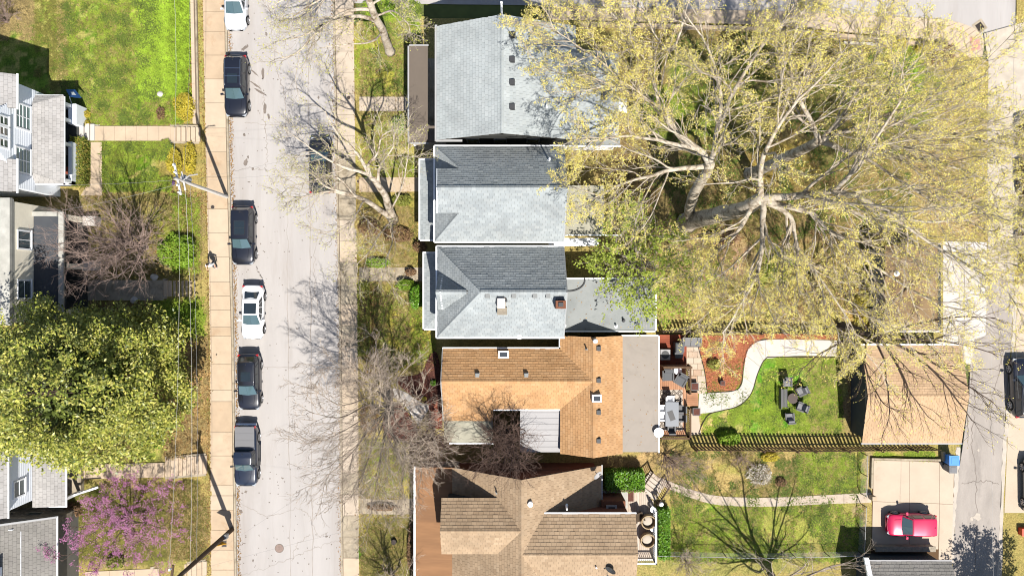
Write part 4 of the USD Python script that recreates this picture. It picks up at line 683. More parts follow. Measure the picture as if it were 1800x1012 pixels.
# --- the two grey hip-fronted houses
def hip_house(label, X0, X1, YN, YS, YR, e, r, mats, porch, kind, floor):
    t = Thing('hip_roofed_house', label, 'house', P((X0 + X1) / 2, YR), 'houses on the right side of the street')
    xw, xe, ys_, yn = er(X0, YN, X1, YS, e); yr = P(0, YR, r)[1]; yr = (ys_ + yn) / 2; zat = lambda y: e + (r - e) * (1 - abs(y - yr) / (yn - yr)); run = yn - yr
    t.add('wall', box(xw + .4, xe - .15, ys_ + .4, yn - .4, .1, e - .15), 'grey_wall')
    if kind == 'gable':  # wide upper gable over two small hip returns
        d = run * .55; z1 = e + (r - e) * .55; xi = xw + d
        roofplane(t, [(xe, yn, e), (xw, yn, e), (xi, yn - d, z1), (xw + .3, yn - d, z1), (xw + .42, yr, r), (xe, yr, r)], mats[0])
        roofplane(t, [(xw, ys_, e), (xe, ys_, e), (xe, yr, r), (xw + .42, yr, r), (xw + .3, ys_ + d, z1), (xi, ys_ + d, z1)], mats[0])
        roofplane(t, [(xw, yn, e), (xw, ys_, e), (xi, ys_ + d, z1), (xi, yn - d, z1)], mats[0])
        t.add('gable_wall', (np.array([[xw + .7, yn - d - .35, z1 - .6], [xw + .7, ys_ + d + .35, z1 - .6], [xw + .7, yr, r - .55], [xw + d, yn - d - .35, z1 - .6], [xw + d, ys_ + d + .35, z1 - .6], [xw + d, yr, r - .55]]), np.array([[0, 1, 2], [0, 2, 5], [0, 5, 3], [1, 4, 5], [1, 5, 2], [0, 3, 4], [0, 4, 1]])), 'white_paint')
        edge(t, [(xw + .28, yn - d, z1 + .02), (xw + .4, yr, r + .02), (xw + .28, ys_ + d, z1 + .02)], r=.035, name='verge')
        caps(t, (xw + .42, yr, r), (xe, yr, r), mats[0]); caps(t, (xw, yn, e), (xi, yn - d, z1), mats[0]); caps(t, (xw, ys_, e), (xi, ys_ + d, z1), mats[0])
    else:                # hip end with a gable dormer at the same height
        xi = xw + run
        roofplane(t, [(xe, yn, e), (xw, yn, e), (xi, yr, r), (xe, yr, r)], mats[1]); roofplane(t, [(xw, ys_, e), (xe, ys_, e), (xe, yr, r), (xi, yr, r)], mats[0]); roofplane(t, [(xw, yn, e), (xw, ys_, e), (xi, yr, r)], mats[0])
        zd, rd = e + .5, e + (r - e) * .74; hw = run * .38
        roofplane(t, [(xw + .9, yr + hw, zd), (xw + .1, yr + hw, zd), (xw + .1, yr, rd), (xw + run * .76, yr, rd)], mats[1]); roofplane(t, [(xw + .1, yr - hw, zd), (xw + .9, yr - hw, zd), (xw + run * .76, yr, rd), (xw + .1, yr, rd)], mats[0])
        t.add('dormer_wall', (np.array([[xw + .38, yr + hw - .25, e - .3], [xw + .38, yr - hw + .25, e - .3], [xw + .38, yr - hw + .25, zd - .25], [xw + .38, yr, rd - .5], [xw + .38, yr + hw - .25, zd - .25], [xw + .8, yr + hw - .25, e - .3], [xw + .8, yr - hw + .25, e - .3], [xw + .8, yr - hw + .25, zd - .25], [xw + .8, yr, rd - .5], [xw + .8, yr + hw - .25, zd - .25]]), np.array([[0, 1, 2], [0, 2, 3], [0, 3, 4], [5, 7, 6], [5, 8, 7], [5, 9, 8], [0, 4, 9], [0, 9, 5], [1, 6, 7], [1, 7, 2], [2, 7, 8], [2, 8, 3], [3, 8, 9], [3, 9, 4]])), 'white_paint')
        edge(t, [(xw + .38, yr + hw, zd + .02), (xw + .38, yr, rd + .02), (xw + .38, yr - hw, zd + .02)], r=.05, name='verge')
        caps(t, (xi, yr, r), (xe, yr, r), mats[0]); caps(t, (xw, yn, e), (xi, yr, r), mats[0]); caps(t, (xw, ys_, e), (xi, yr, r), mats[0]); caps(t, (xw + .1, yr, rd), (xw + run * .72, yr, rd), mats[0])
    t.add('rear_gable', (np.array([[xe - .15, yn - .4, e - .15], [xe - .15, ys_ + .4, e - .15], [xe - .15, yr, r - .25], [xe - .4, yn - .4, e - .15], [xe - .4, ys_ + .4, e - .15], [xe - .4, yr, r - .25]]), np.array([[0, 2, 1], [3, 4, 5], [0, 3, 5], [0, 5, 2], [1, 2, 5], [1, 5, 4]])), 'grey_wall')
    edge(t, [(xw, yn + .06, e), (xe, yn + .06, e)]); edge(t, [(xw, ys_ - .06, e), (xe, ys_ - .06, e)]); edge(t, [(xw - .07, ys_, e), (xw - .07, yn, e)])
    edge(t, [(xe + .02, yn, e), (xe + .02, yr, r), (xe + .02, ys_, e)], 'gutter_grey', .025, name='verge')
    for x_ in (xw + .05, xw + 1.4): pass
    px0, py0, px1, py1 = porch; x0, x1, y0, y1 = er(px0, py0, px1, py1, 3.1); xq = xw + .5
    roofplane(t, [(x0, y1, 2.9), (x0, y0, 2.9), (x0 + (xq - x0) * .8, y0 + (xq - x0) * .8, 3.9), (xq, y0 + (xq - x0) * .8, 3.95), (xq, y1, 3.95)][:2] + [(xq, y0 + (xq - x0), 3.6), (xq, y1, 3.6)], mats[0], name='porch_roof')
    roofplane(t, [(x0, y0, 2.9), (xq, y0, 2.9), (xq, y0 + (xq - x0), 3.6)], mats[0], name='porch_roof')
    edge(t, [(xq, y1 + .05, 3.2), (x0 - .05, y1 + .05, 2.92), (x0 - .05, y0 - .05, 2.92), (xq, y0 - .05, 2.92)], name='porch_gutter'); t.add('porch_floor', box(x0 + .25, xw + .4, y0 + .2, y1 - .2, .1, .6), 'concrete_old')
    for y in np.linspace(y0 + .35, y1 - .35, 4): t.add('porch_column', cyl((x0 + .3, y), .12, .6, 2.85, 10), 'white_paint')
    return t, (xw, xe, ys_, yn, yr, zat)
t, g = hip_house('grey house with wide front gable, second from the top', 765, 991, 258, 424, 330, 6.0, 9.3, ('shingle_grey', 'shingle_grey'), (738, 281, 766, 421), 'gable', 0)
c = P(965, 282, 7.2); pipe(t, np.array([c[0], c[1], g[5](c[1])]), .9, .06)
x0, x1, y0, y1 = er(988, 326, 1062, 412, 3.4); t.add('rear_wall', box(x0, x1 - .2, y0 + .2, y1 - .2, .1, 3.2), 'white_paint'); t.add('rear_roof', hexa(np.array([[x0, y0, 3.3], [x1, y0, 3.2], [x1, y1, 3.2], [x0, y1, 3.3]]), np.array([[x0, y0, 3.5], [x1, y0, 3.4], [x1, y1, 3.4], [x0, y1, 3.5]])), 'olive_flat'); edge(t, [(x0, y0 - .05, 3.45), (x1 + 1.2, y0 - .05, 3.4)]); t.add('side_awning', box(x0 - .9, x1 - .3, y0 - .75, y0 - .2, 2.5, 2.56), 'white_paint')
t, g = hip_house('grey hip house with white stub chimney, brick chimney and front dormer', 769, 991, 434, 592, 512, 6.0, 9.2, ('shingle_grey', 'shingle_grey'), (745, 445, 771, 578), 'hip', 0)
zat = g[5]
for x in (857, 903, 940, 963): c = P(x, 519, 8.9); boxvent(t, (c[0], c[1], zat(c[1])), s=.27, m='vent_grey')
c = P(881, 527, 8.9); zz = zat(c[1]); k = t.add('chimney', obox((c[0], c[1] - .2, zz - .9), (.52, .62, 1.3)), 'paver'); t.add('chimney_cap', obox((c[0], c[1] - .2, zz + .4), (.42, .6, .14)), 'white_paint', parent=k); t.add('chimney_stone', obox((c[0] + .05, c[1] - .72, zz - 1.2), (.62, .46, .95)), 'stone_wall', parent=k); t.add('flue', cyl((c[0] + .3, c[1] - .05), .09, zz, zz + .45, 10), 'vent_dark', parent=k)
c = P(985, 535, 8.9); zz = zat(c[1]); k = t.add('chimney', obox((c[0], c[1], zz - .8), (.62, .5, 1.9)), 'brick_wall', label='square red brick chimney'); t.add('chimney_pot', obox((c[0], c[1], zz + 1.1), (.3, .26, .1)), 'vent_dark', parent=k)
c = P(913, 590, 6.2); pipe(t, np.array([c[0], c[1], 5.9]), .3, .12)
x0, x1, y0, y1 = er(989, 489, 1153, 582, 3.5); t.add('rear_wall', box(x0, x1 - .15, y0 + .15, y1 - .1, .1, 3.3), 'white_paint'); t.add('rear_roof', box(x0, x1, y0, y1, 3.3, 3.5), 'flat_grey'); edge(t, [(x0, y0, 3.52), (x1, y0, 3.52), (x1, y1, 3.52), (x0, y1, 3.52)], 'white_paint', .05, 'roof_trim')
for x, y in ((1096, 563), (1083, 573), (992, 572)): pipe(t, P(x, y, 3.5), .35, .07, 'vent_dark' if y == 563 else 'white_paint')
a = np.linspace(-1.8, .2, 14); c = P(1000, 500, 3.55); t.add('roof_cable', tube([(c[0] + 1.1 * math.cos(q), c[1] + .75 * math.sin(q) + .3, 3.55) for q in a], .05, 6), 'vent_dark')
# --- the orange-roofed house
t = Thing('cross_gabled_house', 'house with bright orange-brown cross-gabled roof and flat rear roof', 'house', P(960, 690), 'houses on the right side of the street')
e, r = 3.9, 5.3; gx0, gx1, gy0, gy1 = er(985, 590, 1094, 797, e); gxr = (gx0 + gx1) / 2
mx0, _, _, myn = er(779, 613, 985, 700, e); yr = P(0, 670, r)[1]; mys = 2 * yr - myn; slope = (r - e) / (myn - yr)
ypl = P(0, 740, e - .3)[1]; zpl = r - slope * (yr - ypl); xc = P(866, 0, e)[0]
t.add('wall', cat(box(mx0 + .25, gx0 + .2, mys + .25, myn - .25, .1, e - .15), box(gx0 + .25, gx1 + .02, gy0 + .25, gy1 - .25, .1, e - .15)), 'brick_wall')
roofplane(t, [(gx0, myn, e), (mx0, myn, e), (mx0, yr, r), (gxr, yr, r)], 'shingle_orange', ex=.2)
roofplane(t, [(mx0, ypl, zpl), (xc, ypl, zpl), (xc, mys, e), (gx0, mys, e), (gxr, yr, r), (mx0, yr, r)], 'shingle_orange', ex=.2)
roofplane(t, [(gx0, gy1, e), (gx0, myn, e), (gxr, yr, r), (gxr, gy1, r)], 'shingle_orange', ex=.2); roofplane(t, [(gx0, mys, e), (gx0, gy0, e), (gxr, gy0, r), (gxr, yr, r)], 'shingle_orange', ex=.2)
roofplane(t, [(gx1, gy0, e), (gx1, gy1, e), (gxr, gy1, r), (gxr, gy0, r)], 'shingle_orange', ex=.2)
caps(t, (gxr, gy0, r), (gxr, gy1, r), 'shingle_orange'); caps(t, (mx0, yr, r), (gxr - .1, yr, r), 'shingle_orange')
for yy in (gy0 + .3, gy1 - .3): t.add('gable_wall', (np.array([[gx0 + .25, yy, e - .15], [gx1, yy, e - .15], [gxr, yy, r - .2], [gx0 + .25, yy + .05, e - .15], [gx1, yy + .05, e - .15], [gxr, yy + .05, r - .2]]), np.array([[0, 1, 2], [3, 5, 4], [0, 3, 4], [0, 4, 1], [1, 4, 5], [1, 5, 2], [0, 2, 5], [0, 5, 3]])), 'white_paint')
edge(t, [(mx0, myn + .06, e), (gx0 - .05, myn + .06, e)]); edge(t, [(gx0 - .05, myn, e), (gx0 - .05, gy1, e)]); edge(t, [(xc + .1, mys - .05, e), (gx0 - .05, mys - .05, e)]); edge(t, [(mx0 - .04, myn, e), (mx0 - .04, yr, r), (mx0 - .04, ypl, zpl)], 'shingle_pale', .035, 'verge')
x0, x1, y0, y1 = er(1093, 589, 1158, 794, 3.8); t.add('rear_wall', box(x0, x1 - .2, y0 + .2, y1 - .2, .1, 3.6), 'brick_wall'); t.add('rear_roof', box(x0, x1, y0, y1, 3.6, 3.8), 'flat_tan'); edge(t, [(x0, y1, 3.82), (x1, y1, 3.82), (x1, y0, 3.82)], 'white_paint', .045, 'roof_trim')
x0, x1, y0, y1 = er(780, 739, 866, 778, 3.2); t.add('porch_roof', hexa(np.array([[x0, y0, 2.9], [x1, y0, 2.9], [x1, ypl + .1, zpl - .25], [x0, ypl + .1, zpl - .25]]), np.array([[x0, y0, 3.05], [x1, y0, 3.05], [x1, ypl + .1, zpl - .08], [x0, ypl + .1, zpl - .08]])), 'olive_flat'); edge(t, [(x0 + .4, y0 - .06, 3.02), (x1, y0 - .06, 3.02)]); t.add('porch_wall', box(x0 + .2, x1 - .05, y0 + .15, mys + .3, .1, 2.88), 'brick_wall')
x0, x1, y0, y1 = er(914, 723, 987, 795, 3.5); t.add('metal_roof', hexa(np.array([[x0, y0, 3.25], [x1, y0, 3.25], [x1, mys + .1, 3.6], [x0, mys + .1, 3.6]]), np.array([[x0, y0, 3.35], [x1, y0, 3.35], [x1, mys + .1, 3.72], [x0, mys + .1, 3.72]])), 'metal_pale'); t.add('seam', cat([hexa(np.array([[x0 + .02, yy, 3.35 + .37 * (yy - y0) / (mys + .1 - y0)], [x1 - .02, yy, 3.35 + .37 * (yy - y0) / (mys + .1 - y0)], [x1 - .02, yy + .03, 3.36 + .37 * (yy - y0) / (mys + .1 - y0)], [x0 + .02, yy + .03, 3.36 + .37 * (yy - y0) / (mys + .1 - y0)]]), np.array([[x0 + .02, yy, 3.38 + .37 * (yy - y0) / (mys + .1 - y0)], [x1 - .02, yy, 3.38 + .37 * (yy - y0) / (mys + .1 - y0)], [x1 - .02, yy + .03, 3.38 + .37 * (yy - y0) / (mys + .1 - y0)], [x0 + .02, yy + .03, 3.38 + .37 * (yy - y0) / (mys + .1 - y0)]])) for yy in np.arange(y0 + .35, mys - .1, .4)]), 'metal_pale'); t.add('side_wall', box(x0 + .1, gx0 + .2, y0 + .1, mys + .3, .1, 3.2), 'white_paint')
zg = lambda x: r - (r - e) * abs(x - gxr) / (gx1 - gxr)
for y in (612, 668, 724, 774): c = P(1052, y, 5.1); boxvent(t, (c[0], c[1], zg(c[0]) + .01), s=.28)
zm = lambda y: r - slope * abs(y - yr)
for x in (839, 925): c = P(x, 659, 5.1); boxvent(t, (c[0], c[1], zm(c[1])), s=.26, m='vent_grey')
c = P(885, 623, 4.3); skylight(t, np.array([c[0], c[1], zm(c[1])]), .7, .5); c = P(1048, 699, 5.2); skylight(t, np.array([c[0], c[1], zg(c[0])]), .62, .5, .45)
pipe(t, np.array([*P(1031, 613, 5)[:2], zg(P(1031, 0, 5)[0])]), .5, .05, 'vent_grey'); t.add('globe_vent', cat(cyl((gxr + .1, gy1 - .25), .06, r - .1, r + .25, 8), ball((gxr + .1, gy1 - .25, r + .3), .17)), 'white_paint'); c = P(1158, 760, 4.1); t.add('satellite_dish', cat(cyl(c, .32, 4.05, 4.12, 24, .34), cyl(c, .04, 3.75, 4.06, 8)), 'white_paint')
for k, y in enumerate((640, 690, 740)): a = P(1160, y, 2); w = t.add('window', box(x1 + 0, x1 + .01, 0, .01, 2, 2.01), 'white_paint') if False else None
# --- the brown-roofed house at the bottom
t = Thing('dormered_house', 'big brown-shingled house with west dormer and rust flat porch roof', 'house', P(930, 930), 'houses on the right side of the street')
r = 6.7; xr = P(917, 0, r)[0]; tn = .76; xe = P(1058, 0, 2.9)[0]; ze = r - tn * (xe - xr); xw = P(795, 0, 3.3)[0]; zw = r - tn * (xr - xw)
yn = P(0, 821, 3.0)[1]; ys_ = P(0, 1120, 3.0)[1]
zs = lambda x: r - tn * abs(x - xr)
yd = P(0, 933, r)[1]; hd = 1.85; zde = r - 1.2; xdv = xr - 1.2 / tn; xd0 = P(775, 0, 6.0)[0]
yg = P(0, 975, r)[1]; hg = 2.35; zge = r - 1.15; xgv = xr + 1.15 / tn; xg1 = P(1119, 0, 6.0)[0]
t.add('wall', box(xw + .2, xe - .3, ys_ + .3, yn - .3, .1, min(ze, zw) - .12), 'brick_wall')
t.add('gable_wall', (np.array([[xw + .2, yn - .3, zw - .2], [xe - .3, yn - .3, ze - .1], [xr, yn - .3, r - .2], [xw + .2, yn - .5, zw - .2], [xe - .3, yn - .5, ze - .1], [xr, yn - .5, r - .2]]), np.array([[0, 2, 1], [3, 4, 5], [0, 3, 5], [0, 5, 2], [1, 2, 5], [1, 5, 4]])), 'brick_wall')
roofplane(t, [(xw, yn, zw), (xw, ys_, zw), (xr, ys_, r), (xr, yn, r)], 'shingle_brown'); roofplane(t, [(xe, ys_, ze), (xe, yn, ze), (xr, yn, r), (xr, ys_, r)], 'shingle_brown')
roofplane(t, [(xdv, yd + hd, zde), (xd0, yd + hd, zde), (xd0, yd, r), (xr, yd, r)], 'shingle_brown'); roofplane(t, [(xd0, yd - hd, zde), (xdv, yd - hd, zde), (xr, yd, r), (xd0, yd, r)], 'shingle_brown')
roofplane(t, [(xg1, yg + hg, zge), (xgv, yg + hg, zge), (xr, yg, r), (xg1, yg, r)], 'shingle_brown'); roofplane(t, [(xgv, yg - hg, zge), (xg1, yg - hg, zge), (xg1, yg, r), (xr, yg, r)], 'shingle_brown')
for a, b in (((xr, ys_, r), (xr, yn, r)), ((xd0, yd, r), (xr, yd, r)), ((xr, yg, r), (xg1, yg, r))): caps(t, a, b, 'shingle_brown')
t.add('dormer_wall', box(xd0 + .3, xr - .5, yd - hd + .3, yd + hd - .3, zw - .3, zde - .12), 'dark_wall'); t.add('wing_wall', box(xr + .5, xg1 - .3, yg - hg + .3, yg + hg - .3, .1, zge - .12), 'brick_wall')
for xx, yy, hh in ((xd0 + .3, yd, hd), (xg1 - .36, yg, hg)): t.add('end_gable', (np.array([[xx, yy - hh + .3, zde - .14], [xx, yy + hh - .3, zde - .14], [xx, yy, r - .2], [xx + .06, yy - hh + .3, zde - .14], [xx + .06, yy + hh - .3, zde - .14], [xx + .06, yy, r - .2]]), np.array([[0, 2, 1], [3, 4, 5], [0, 3, 5], [0, 5, 2], [1, 2, 5], [1, 5, 4], [0, 1, 4], [0, 4, 3]])), 'cream_wall')
edge(t, [(xgv, yg + hg + .06, zge), (xg1, yg + hg + .06, zge)]); edge(t, [(xe + .06, yn, ze), (xe + .06, yg + hg, ze)], 'gutter_grey', .05)
xp = P(730, 0, 3.0)[0]; t.add('porch_roof', hexa(np.array([[xp, ys_, 2.75], [xw + .4, ys_, zw - .3], [xw + .4, yn, zw - .3], [xp, yn, 2.75]]), np.array([[xp, ys_, 3.0], [xw + .02, ys_, zw + .02], [xw + .02, yn, zw + .02], [xp, yn, 3.0]])), 'flat_rust'); edge(t, [(xp - .05, ys_, 3.0), (xp - .05, yn, 3.0)], 'white_paint', .06); t.add('porch_floor', box(xp + .2, xw + .3, ys_, yn - .2, .1, .6), 'concrete_old')
for y in np.linspace(yn - .4, P(0, 1010, 1)[1], 4): t.add('porch_post', box(xp + .15, xp + .45, y - .15, y + .15, .6, 2.75), 'brick_wall')
c = P(873, 866, 5.8); pipe(t, np.array([c[0], c[1], zs(c[0])]), .5, .05, 'vent_grey'); c = P(932, 885, 6.4); t.add('roof_vent', cyl(c, .17, zs(c[0]) - .1, zs(c[0]) + .35, 14), 'white_paint'); c = P(996, 892, 5); pipe(t, np.array([c[0], c[1], zs(c[0])]), 1.0, .07)
c = P(1047, 993, 6); pipe(t, np.array([c[0], c[1], zge + .6]), .4, .05); c = P(1075, 1000, 6.3)
def dish(t, c, m, az, r_=.36, name='satellite_dish'):
    a = np.linspace(0, 2 * np.pi, 25)[:-1]; d = np.array([math.cos(az) * .8, math.sin(az) * .8, .6]); s = np.cross(d, [0, 0, 1]); s /= np.linalg.norm(s); w = np.cross(s, d); v = [c - d * .08]
    for k in (.5, 1): v += [c - d * .08 * (1 - k * k) + (s * math.cos(q) + w * math.sin(q)) * r_ * k for q in a]
    n = 24; i = np.arange(n); j = (i + 1) % n; f = np.vstack([np.c_[np.zeros(n, int), 1 + i, 1 + j], np.c_[1 + i, 1 + n + i, 1 + n + j], np.c_[1 + i, 1 + n + j, 1 + j]]); f = np.vstack([f, f[:, ::-1]])
    v = np.array(v); vv = np.vstack([v, v - d * .015]); f2 = np.vstack([f[:len(f) // 2], f[len(f) // 2:] + len(v)])
    t.add(name, cat((vv, f2), tube([c - d * .06, c - d * .12 - [0, 0, .35], c - d * .12 - [0, 0, .75]], .03, 6), tube([c - w * r_ - d * .02, c + d * .42], .014, 5), obox(c + d * .44 - [0, 0, .04], (.1, .1, .08))), m)
dish(t, np.array([*P(1073, 1001, 6.4)[:2], zge + .95]), 'vent_dark', -2.3); dish(t, np.array([*P(1050, 833, 3.4)[:2], 3.75]), 'metal_pale', -.7, .34)
x0, x1, y0, y1 = er(1058, 886, 1100, 907, 3.0); k = t.add('bay_roof', box(x0, x1, y0, y1 + .2, .1, 2.9), 'mulch_ground' if False else 'brick_wall'); c = P(1075, 893, 3); t.add('skylight', obox(c - [0, 0, .1], (.75, .42, .16)), 'shingle_pale'); t.add('skylight_pane', obox(c + [0, 0, .06], (.45, .24, .02)), 'sky_pane')
TH = {q.prim.GetCustomDataByKey('label')[:18]: q for q in ALL}
hb, ho, hr = TH['house with bright '], TH['grey hip house wit'], TH['big brown-shingled']
for t_, zz, rc, n_ in ((hb, 3.806, (1096, 592, 1154, 790), 46), (ho, 3.506, (996, 494, 1148, 578), 60)):
    v_ = []
    for k in range(n_): c_ = P(R.uniform(rc[0], rc[2]), R.uniform(rc[1], rc[3]), zz); v_.append([*c_])
    t_.add('debris', flakes(np.array(v_), .05, .15), 'leaf_litter', kind='stuff')
# --- the garages along the alley
t = Thing('garage', 'garage with tan shingle gable roof beside the green back lawn', 'garage', P(1600, 690), 'garages along the alley')
e, r = 2.7, 3.65; x0, x1, y0, y1 = er(1515, 607, 1702, 778, e); yr = (y0 + y1) / 2
x1 = P(1690, 0, e)[0]
t.add('wall', box(x0 + .3, x1 - .3, y0 + .3, y1 - .3, .05, e - .15), 'dark_wall'); roofplane(t, [(x1, y1, e), (x0, y1, e), (x0, yr, r), (x1, yr, r)], 'shingle_tan', ex=.18); roofplane(t, [(x0, y0, e), (x1, y0, e), (x1, yr, r), (x0, yr, r)], 'shingle_tan', ex=.18); caps(t, (x0, yr, r), (x1, yr, r), 'shingle_tan')
for xx in (x0 + .3, x1 - .4): t.add('gable_wall', (np.array([[xx, y0 + .3, e - .15], [xx, y1 - .3, e - .15], [xx, yr, r - .16], [xx + .1, y0 + .3, e - .15], [xx + .1, y1 - .3, e - .15], [xx + .1, yr, r - .16]]), np.array([[0, 2, 1], [3, 4, 5], [0, 3, 5], [0, 5, 2], [1, 2, 5], [1, 5, 4], [0, 1, 4], [0, 4, 3]])), 'grey_wall')
edge(t, [(x0, y1 + .06, e), (x1, y1 + .06, e)]); edge(t, [(x0, y0 - .05, e), (x1, y0 - .05, e)], 'gutter_grey', .05); t.add('door', box(x1 - .31, x1 - .27, y0 + 1, y1 - 1, .1, 2.3), 'white_paint')
t = Thing('garage', 'old garage with flat brown roof under the overhanging tree branches', 'garage', P(1600, 510), 'garages along the alley')
x0, x1, y0, y1 = er(1556, 431, 1650, 582, 2.9); t.add('wall', box(x0 + .15, x1 - .15, y0 + .15, y1 - .15, .05, 2.7), 'grey_wall'); t.add('roof', box(x0, x1, y0, y1, 2.7, 2.9), 'flat_old'); edge(t, [(x1, y0, 2.92), (x0, y0, 2.92)], 'concrete_white', .08, 'roof_trim'); edge(t, [(x1 + .04, y0, 2.9), (x1 + .04, y1, 2.9)], 'dark_wall', .1, 'fascia'); t.add('door', box(x1 - .16, x1 - .12, y0 + .8, y1 - .8, .1, 2.3), 'dark_wall'); pipe(t, P(1576, 481, 2.9), .3, .1, 'white_paint')
t = Thing('garage', 'garage with grey shingles and white gable edge at the lower right', 'garage', P(1600, 1020), 'garages along the alley')
e, r = 2.8, 4.2; x0, x1, y0, y1 = er(1526, 986, 1672, 1110, e); yr = (y0 + y1) / 2
t.add('wall', box(x0 + .3, x1 - .3, y0 + .3, y1 - .3, .05, e - .15), 'dark_wall'); roofplane(t, [(x1, y1, e), (x0, y1, e), (x0, yr, r), (x1, yr, r)], 'shingle_dusk'); roofplane(t, [(x0, y0, e), (x1, y0, e), (x1, yr, r), (x0, yr, r)], 'shingle_dusk'); edge(t, [(x0 - .1, y1 + .1, e), (x0 - .1, yr, r)], 'white_paint', .16, 'barge_board'); edge(t, [(x0, y1 + .06, e), (x1, y1 + .06, e)], 'metal_pale')
# ---------------------------------------------------------------- houses on the left bank (their street fronts show)
def tri_gable(x, y0, y1, z0, zr, w=.1, yr=None):
    yr = (y0 + y1) / 2 if yr is None else yr
    return np.array([[x, y0, z0], [x, y1, z0], [x, yr, zr], [x - w, y0, z0], [x - w, y1, z0], [x - w, yr, zr]]), np.array([[0, 1, 2], [3, 5, 4], [0, 3, 4], [0, 4, 1], [1, 4, 5], [1, 5, 2], [0, 2, 5], [0, 5, 3]])
def front_window(t, X, y, z, w, h, m='pane_green', bars=(1, 3)):
    "sash window in a wall that faces the street (+x)"
    k = t.add('window', cat(box(X, X + .06, y - w / 2 - .1, y - w / 2, z - .1, z + h + .1), box(X, X + .06, y + w / 2, y + w / 2 + .1, z - .1, z + h + .1), box(X, X + .06, y - w / 2, y + w / 2, z + h, z + h + .1), box(X, X + .09, y - w / 2 - .14, y + w / 2 + .14, z - .16, z - .04)), 'white_paint')
    t.add('pane', box(X + .005, X + .02, y - w / 2, y + w / 2, z - .04, z + h), m, parent=k)
    b = [box(X + .015, X + .04, y - w / 2 + w * i / (bars[0] + 1) - .025, y - w / 2 + w * i / (bars[0] + 1) + .025, z, z + h) for i in range(1, bars[0] + 1)] + [box(X + .015, X + .042, y - w / 2, y + w / 2, z + h * i / (bars[1] + 1) - .025, z + h * i / (bars[1] + 1) + .025) for i in range(1, bars[1] + 1)]
    t.add('glazing_bar', cat(b), 'white_paint', parent=k)
def clapboards(t, X, y0, y1, z0, z1, m, st=.2, gable=None):
    out = []
    for z in np.arange(z0, z1, st):
        a, b = y0, y1
        if gable and z > gable[0]: f = (z - gable[0]) / (gable[1] - gable[0]); c = gable[2]; a, b = a + (c - a) * f, b + (c - b) * f
        if b - a > .1: out.append(hexa(np.array([[X, a, z], [X + .03, a, z], [X + .03, b, z], [X, b, z]]), np.array([[X, a, z + st], [X + .004, a, z + st], [X + .004, b, z + st], [X, b, z + st]])))
    t.add('siding', cat(out), m, kind='stuff')
gy = lambda py: (506 - py) / S
GL = 'houses on the left bank'
XW = (126 - 900) / S
# white house, top left
t = Thing('clapboard_house', 'white clapboard house with grey porch roof at upper left', 'house', (XW, gy(265), 1.5), GL)
y0, y1 = gy(350), gy(186); ye = [gy(268 + d) for d in (38, -36)]
t.add('wall', box(XW - 9, XW, y0, y1, 1.2, 7.5), 'siding_white'); clapboards(t, XW, y0, y1, 4.7, 7.5, 'siding_white')
gyc = (ye[0] + ye[1]) / 2; t.add('front_gable', (lambda a: a)(tri_gable(XW + .02, ye[0] - .5, ye[1] + .5, 7.4, 10.6, 6)), 'siding_white'); clapboards(t, XW + .02, ye[0] - .5, ye[1] + .5, 7.4, 10.4, 'siding_white', gable=(7.4, 10.6, gyc))
for a, b in ((ye[1] + .1, y1 + .35), (y0 - .35, ye[0] - .1)): roofplane(t, [(XW + .45, a, 7.45), (XW + .45, b, 7.45), (XW - 4.5, b, 10.6), (XW - 4.5, a, 10.6)], 'shingle_pale'); edge(t, [(XW + .5, a, 7.42), (XW + .5, b, 7.42)], 'white_paint', .06)
roofplane(t, [(XW + .6, ye[0] - 1.0, 7.0), (XW - 5, ye[0] - 1.0, 7.0), (XW - 5, gyc, 10.8), (XW + .6, gyc, 10.8)], 'shingle_pale') if False else None
front_window(t, XW + .02, gy(236), 5.3, 1.5, 1.5); front_window(t, XW + .02, gy(305), 5.3, 1.5, 1.5)
for y in (gy(252), gy(268), gy(286)): front_window(t, XW + .04, y, 7.7, .45, .8, 'pane', (0, 1))
py0, py1 = gy(337), gy(194); xe = XW + 1.95
roofplane(t, [(xe, py0, 4.6), (xe, py1, 4.6), (XW + .1, py1 - .7, 5.1), (XW + .1, py0 + .7, 5.1)], 'shingle_pale', name='porch_roof'); roofplane(t, [(xe, py1, 4.6), (XW - .1, py1, 4.6), (XW + .1, py1 - .7, 5.1)], 'shingle_pale', name='porch_roof'); roofplane(t, [(XW - .1, py0, 4.6), (xe, py0, 4.6), (XW + .1, py0 + .7, 5.1)], 'shingle_pale', name='porch_roof')
edge(t, [(XW, py0, 4.58), (xe, py0, 4.58), (xe, py1, 4.58), (XW, py1, 4.58)], 'white_paint', .055, 'porch_gutter')
t.add('porch_floor', box(XW, XW + 1.6, py0 + .2, py1 - .2, 1.2, 2.0), 'dark_wall'); t.add('porch_rail', cat(box(XW + 1.35, XW + 1.6, py0 + .2, gy(262), 1.3, 2.95), box(XW + 1.35, XW + 1.9, gy(232), py1 - .2, 1.3, 2.95), box(XW, XW + 1.6, py1 - .4, py1 - .2, 1.3, 2.95), box(XW, XW + 1.6, py0 + .2, py0 + .4, 1.3, 2.95)), 'siding_white')
for y in (py0 + .35, gy(268), gy(228), py1 - .35): t.add('porch_column', box(XW + 1.36, XW + 1.58, y - .11, y + .11, 2.0, 4.55), 'white_paint')
for k in range(4): t.add('porch_step', box(XW + 1.6 + .3 * k, XW + 1.9 + .3 * k, gy(254), gy(226), 1.2, 1.98 - .17 * k), 'concrete_white')
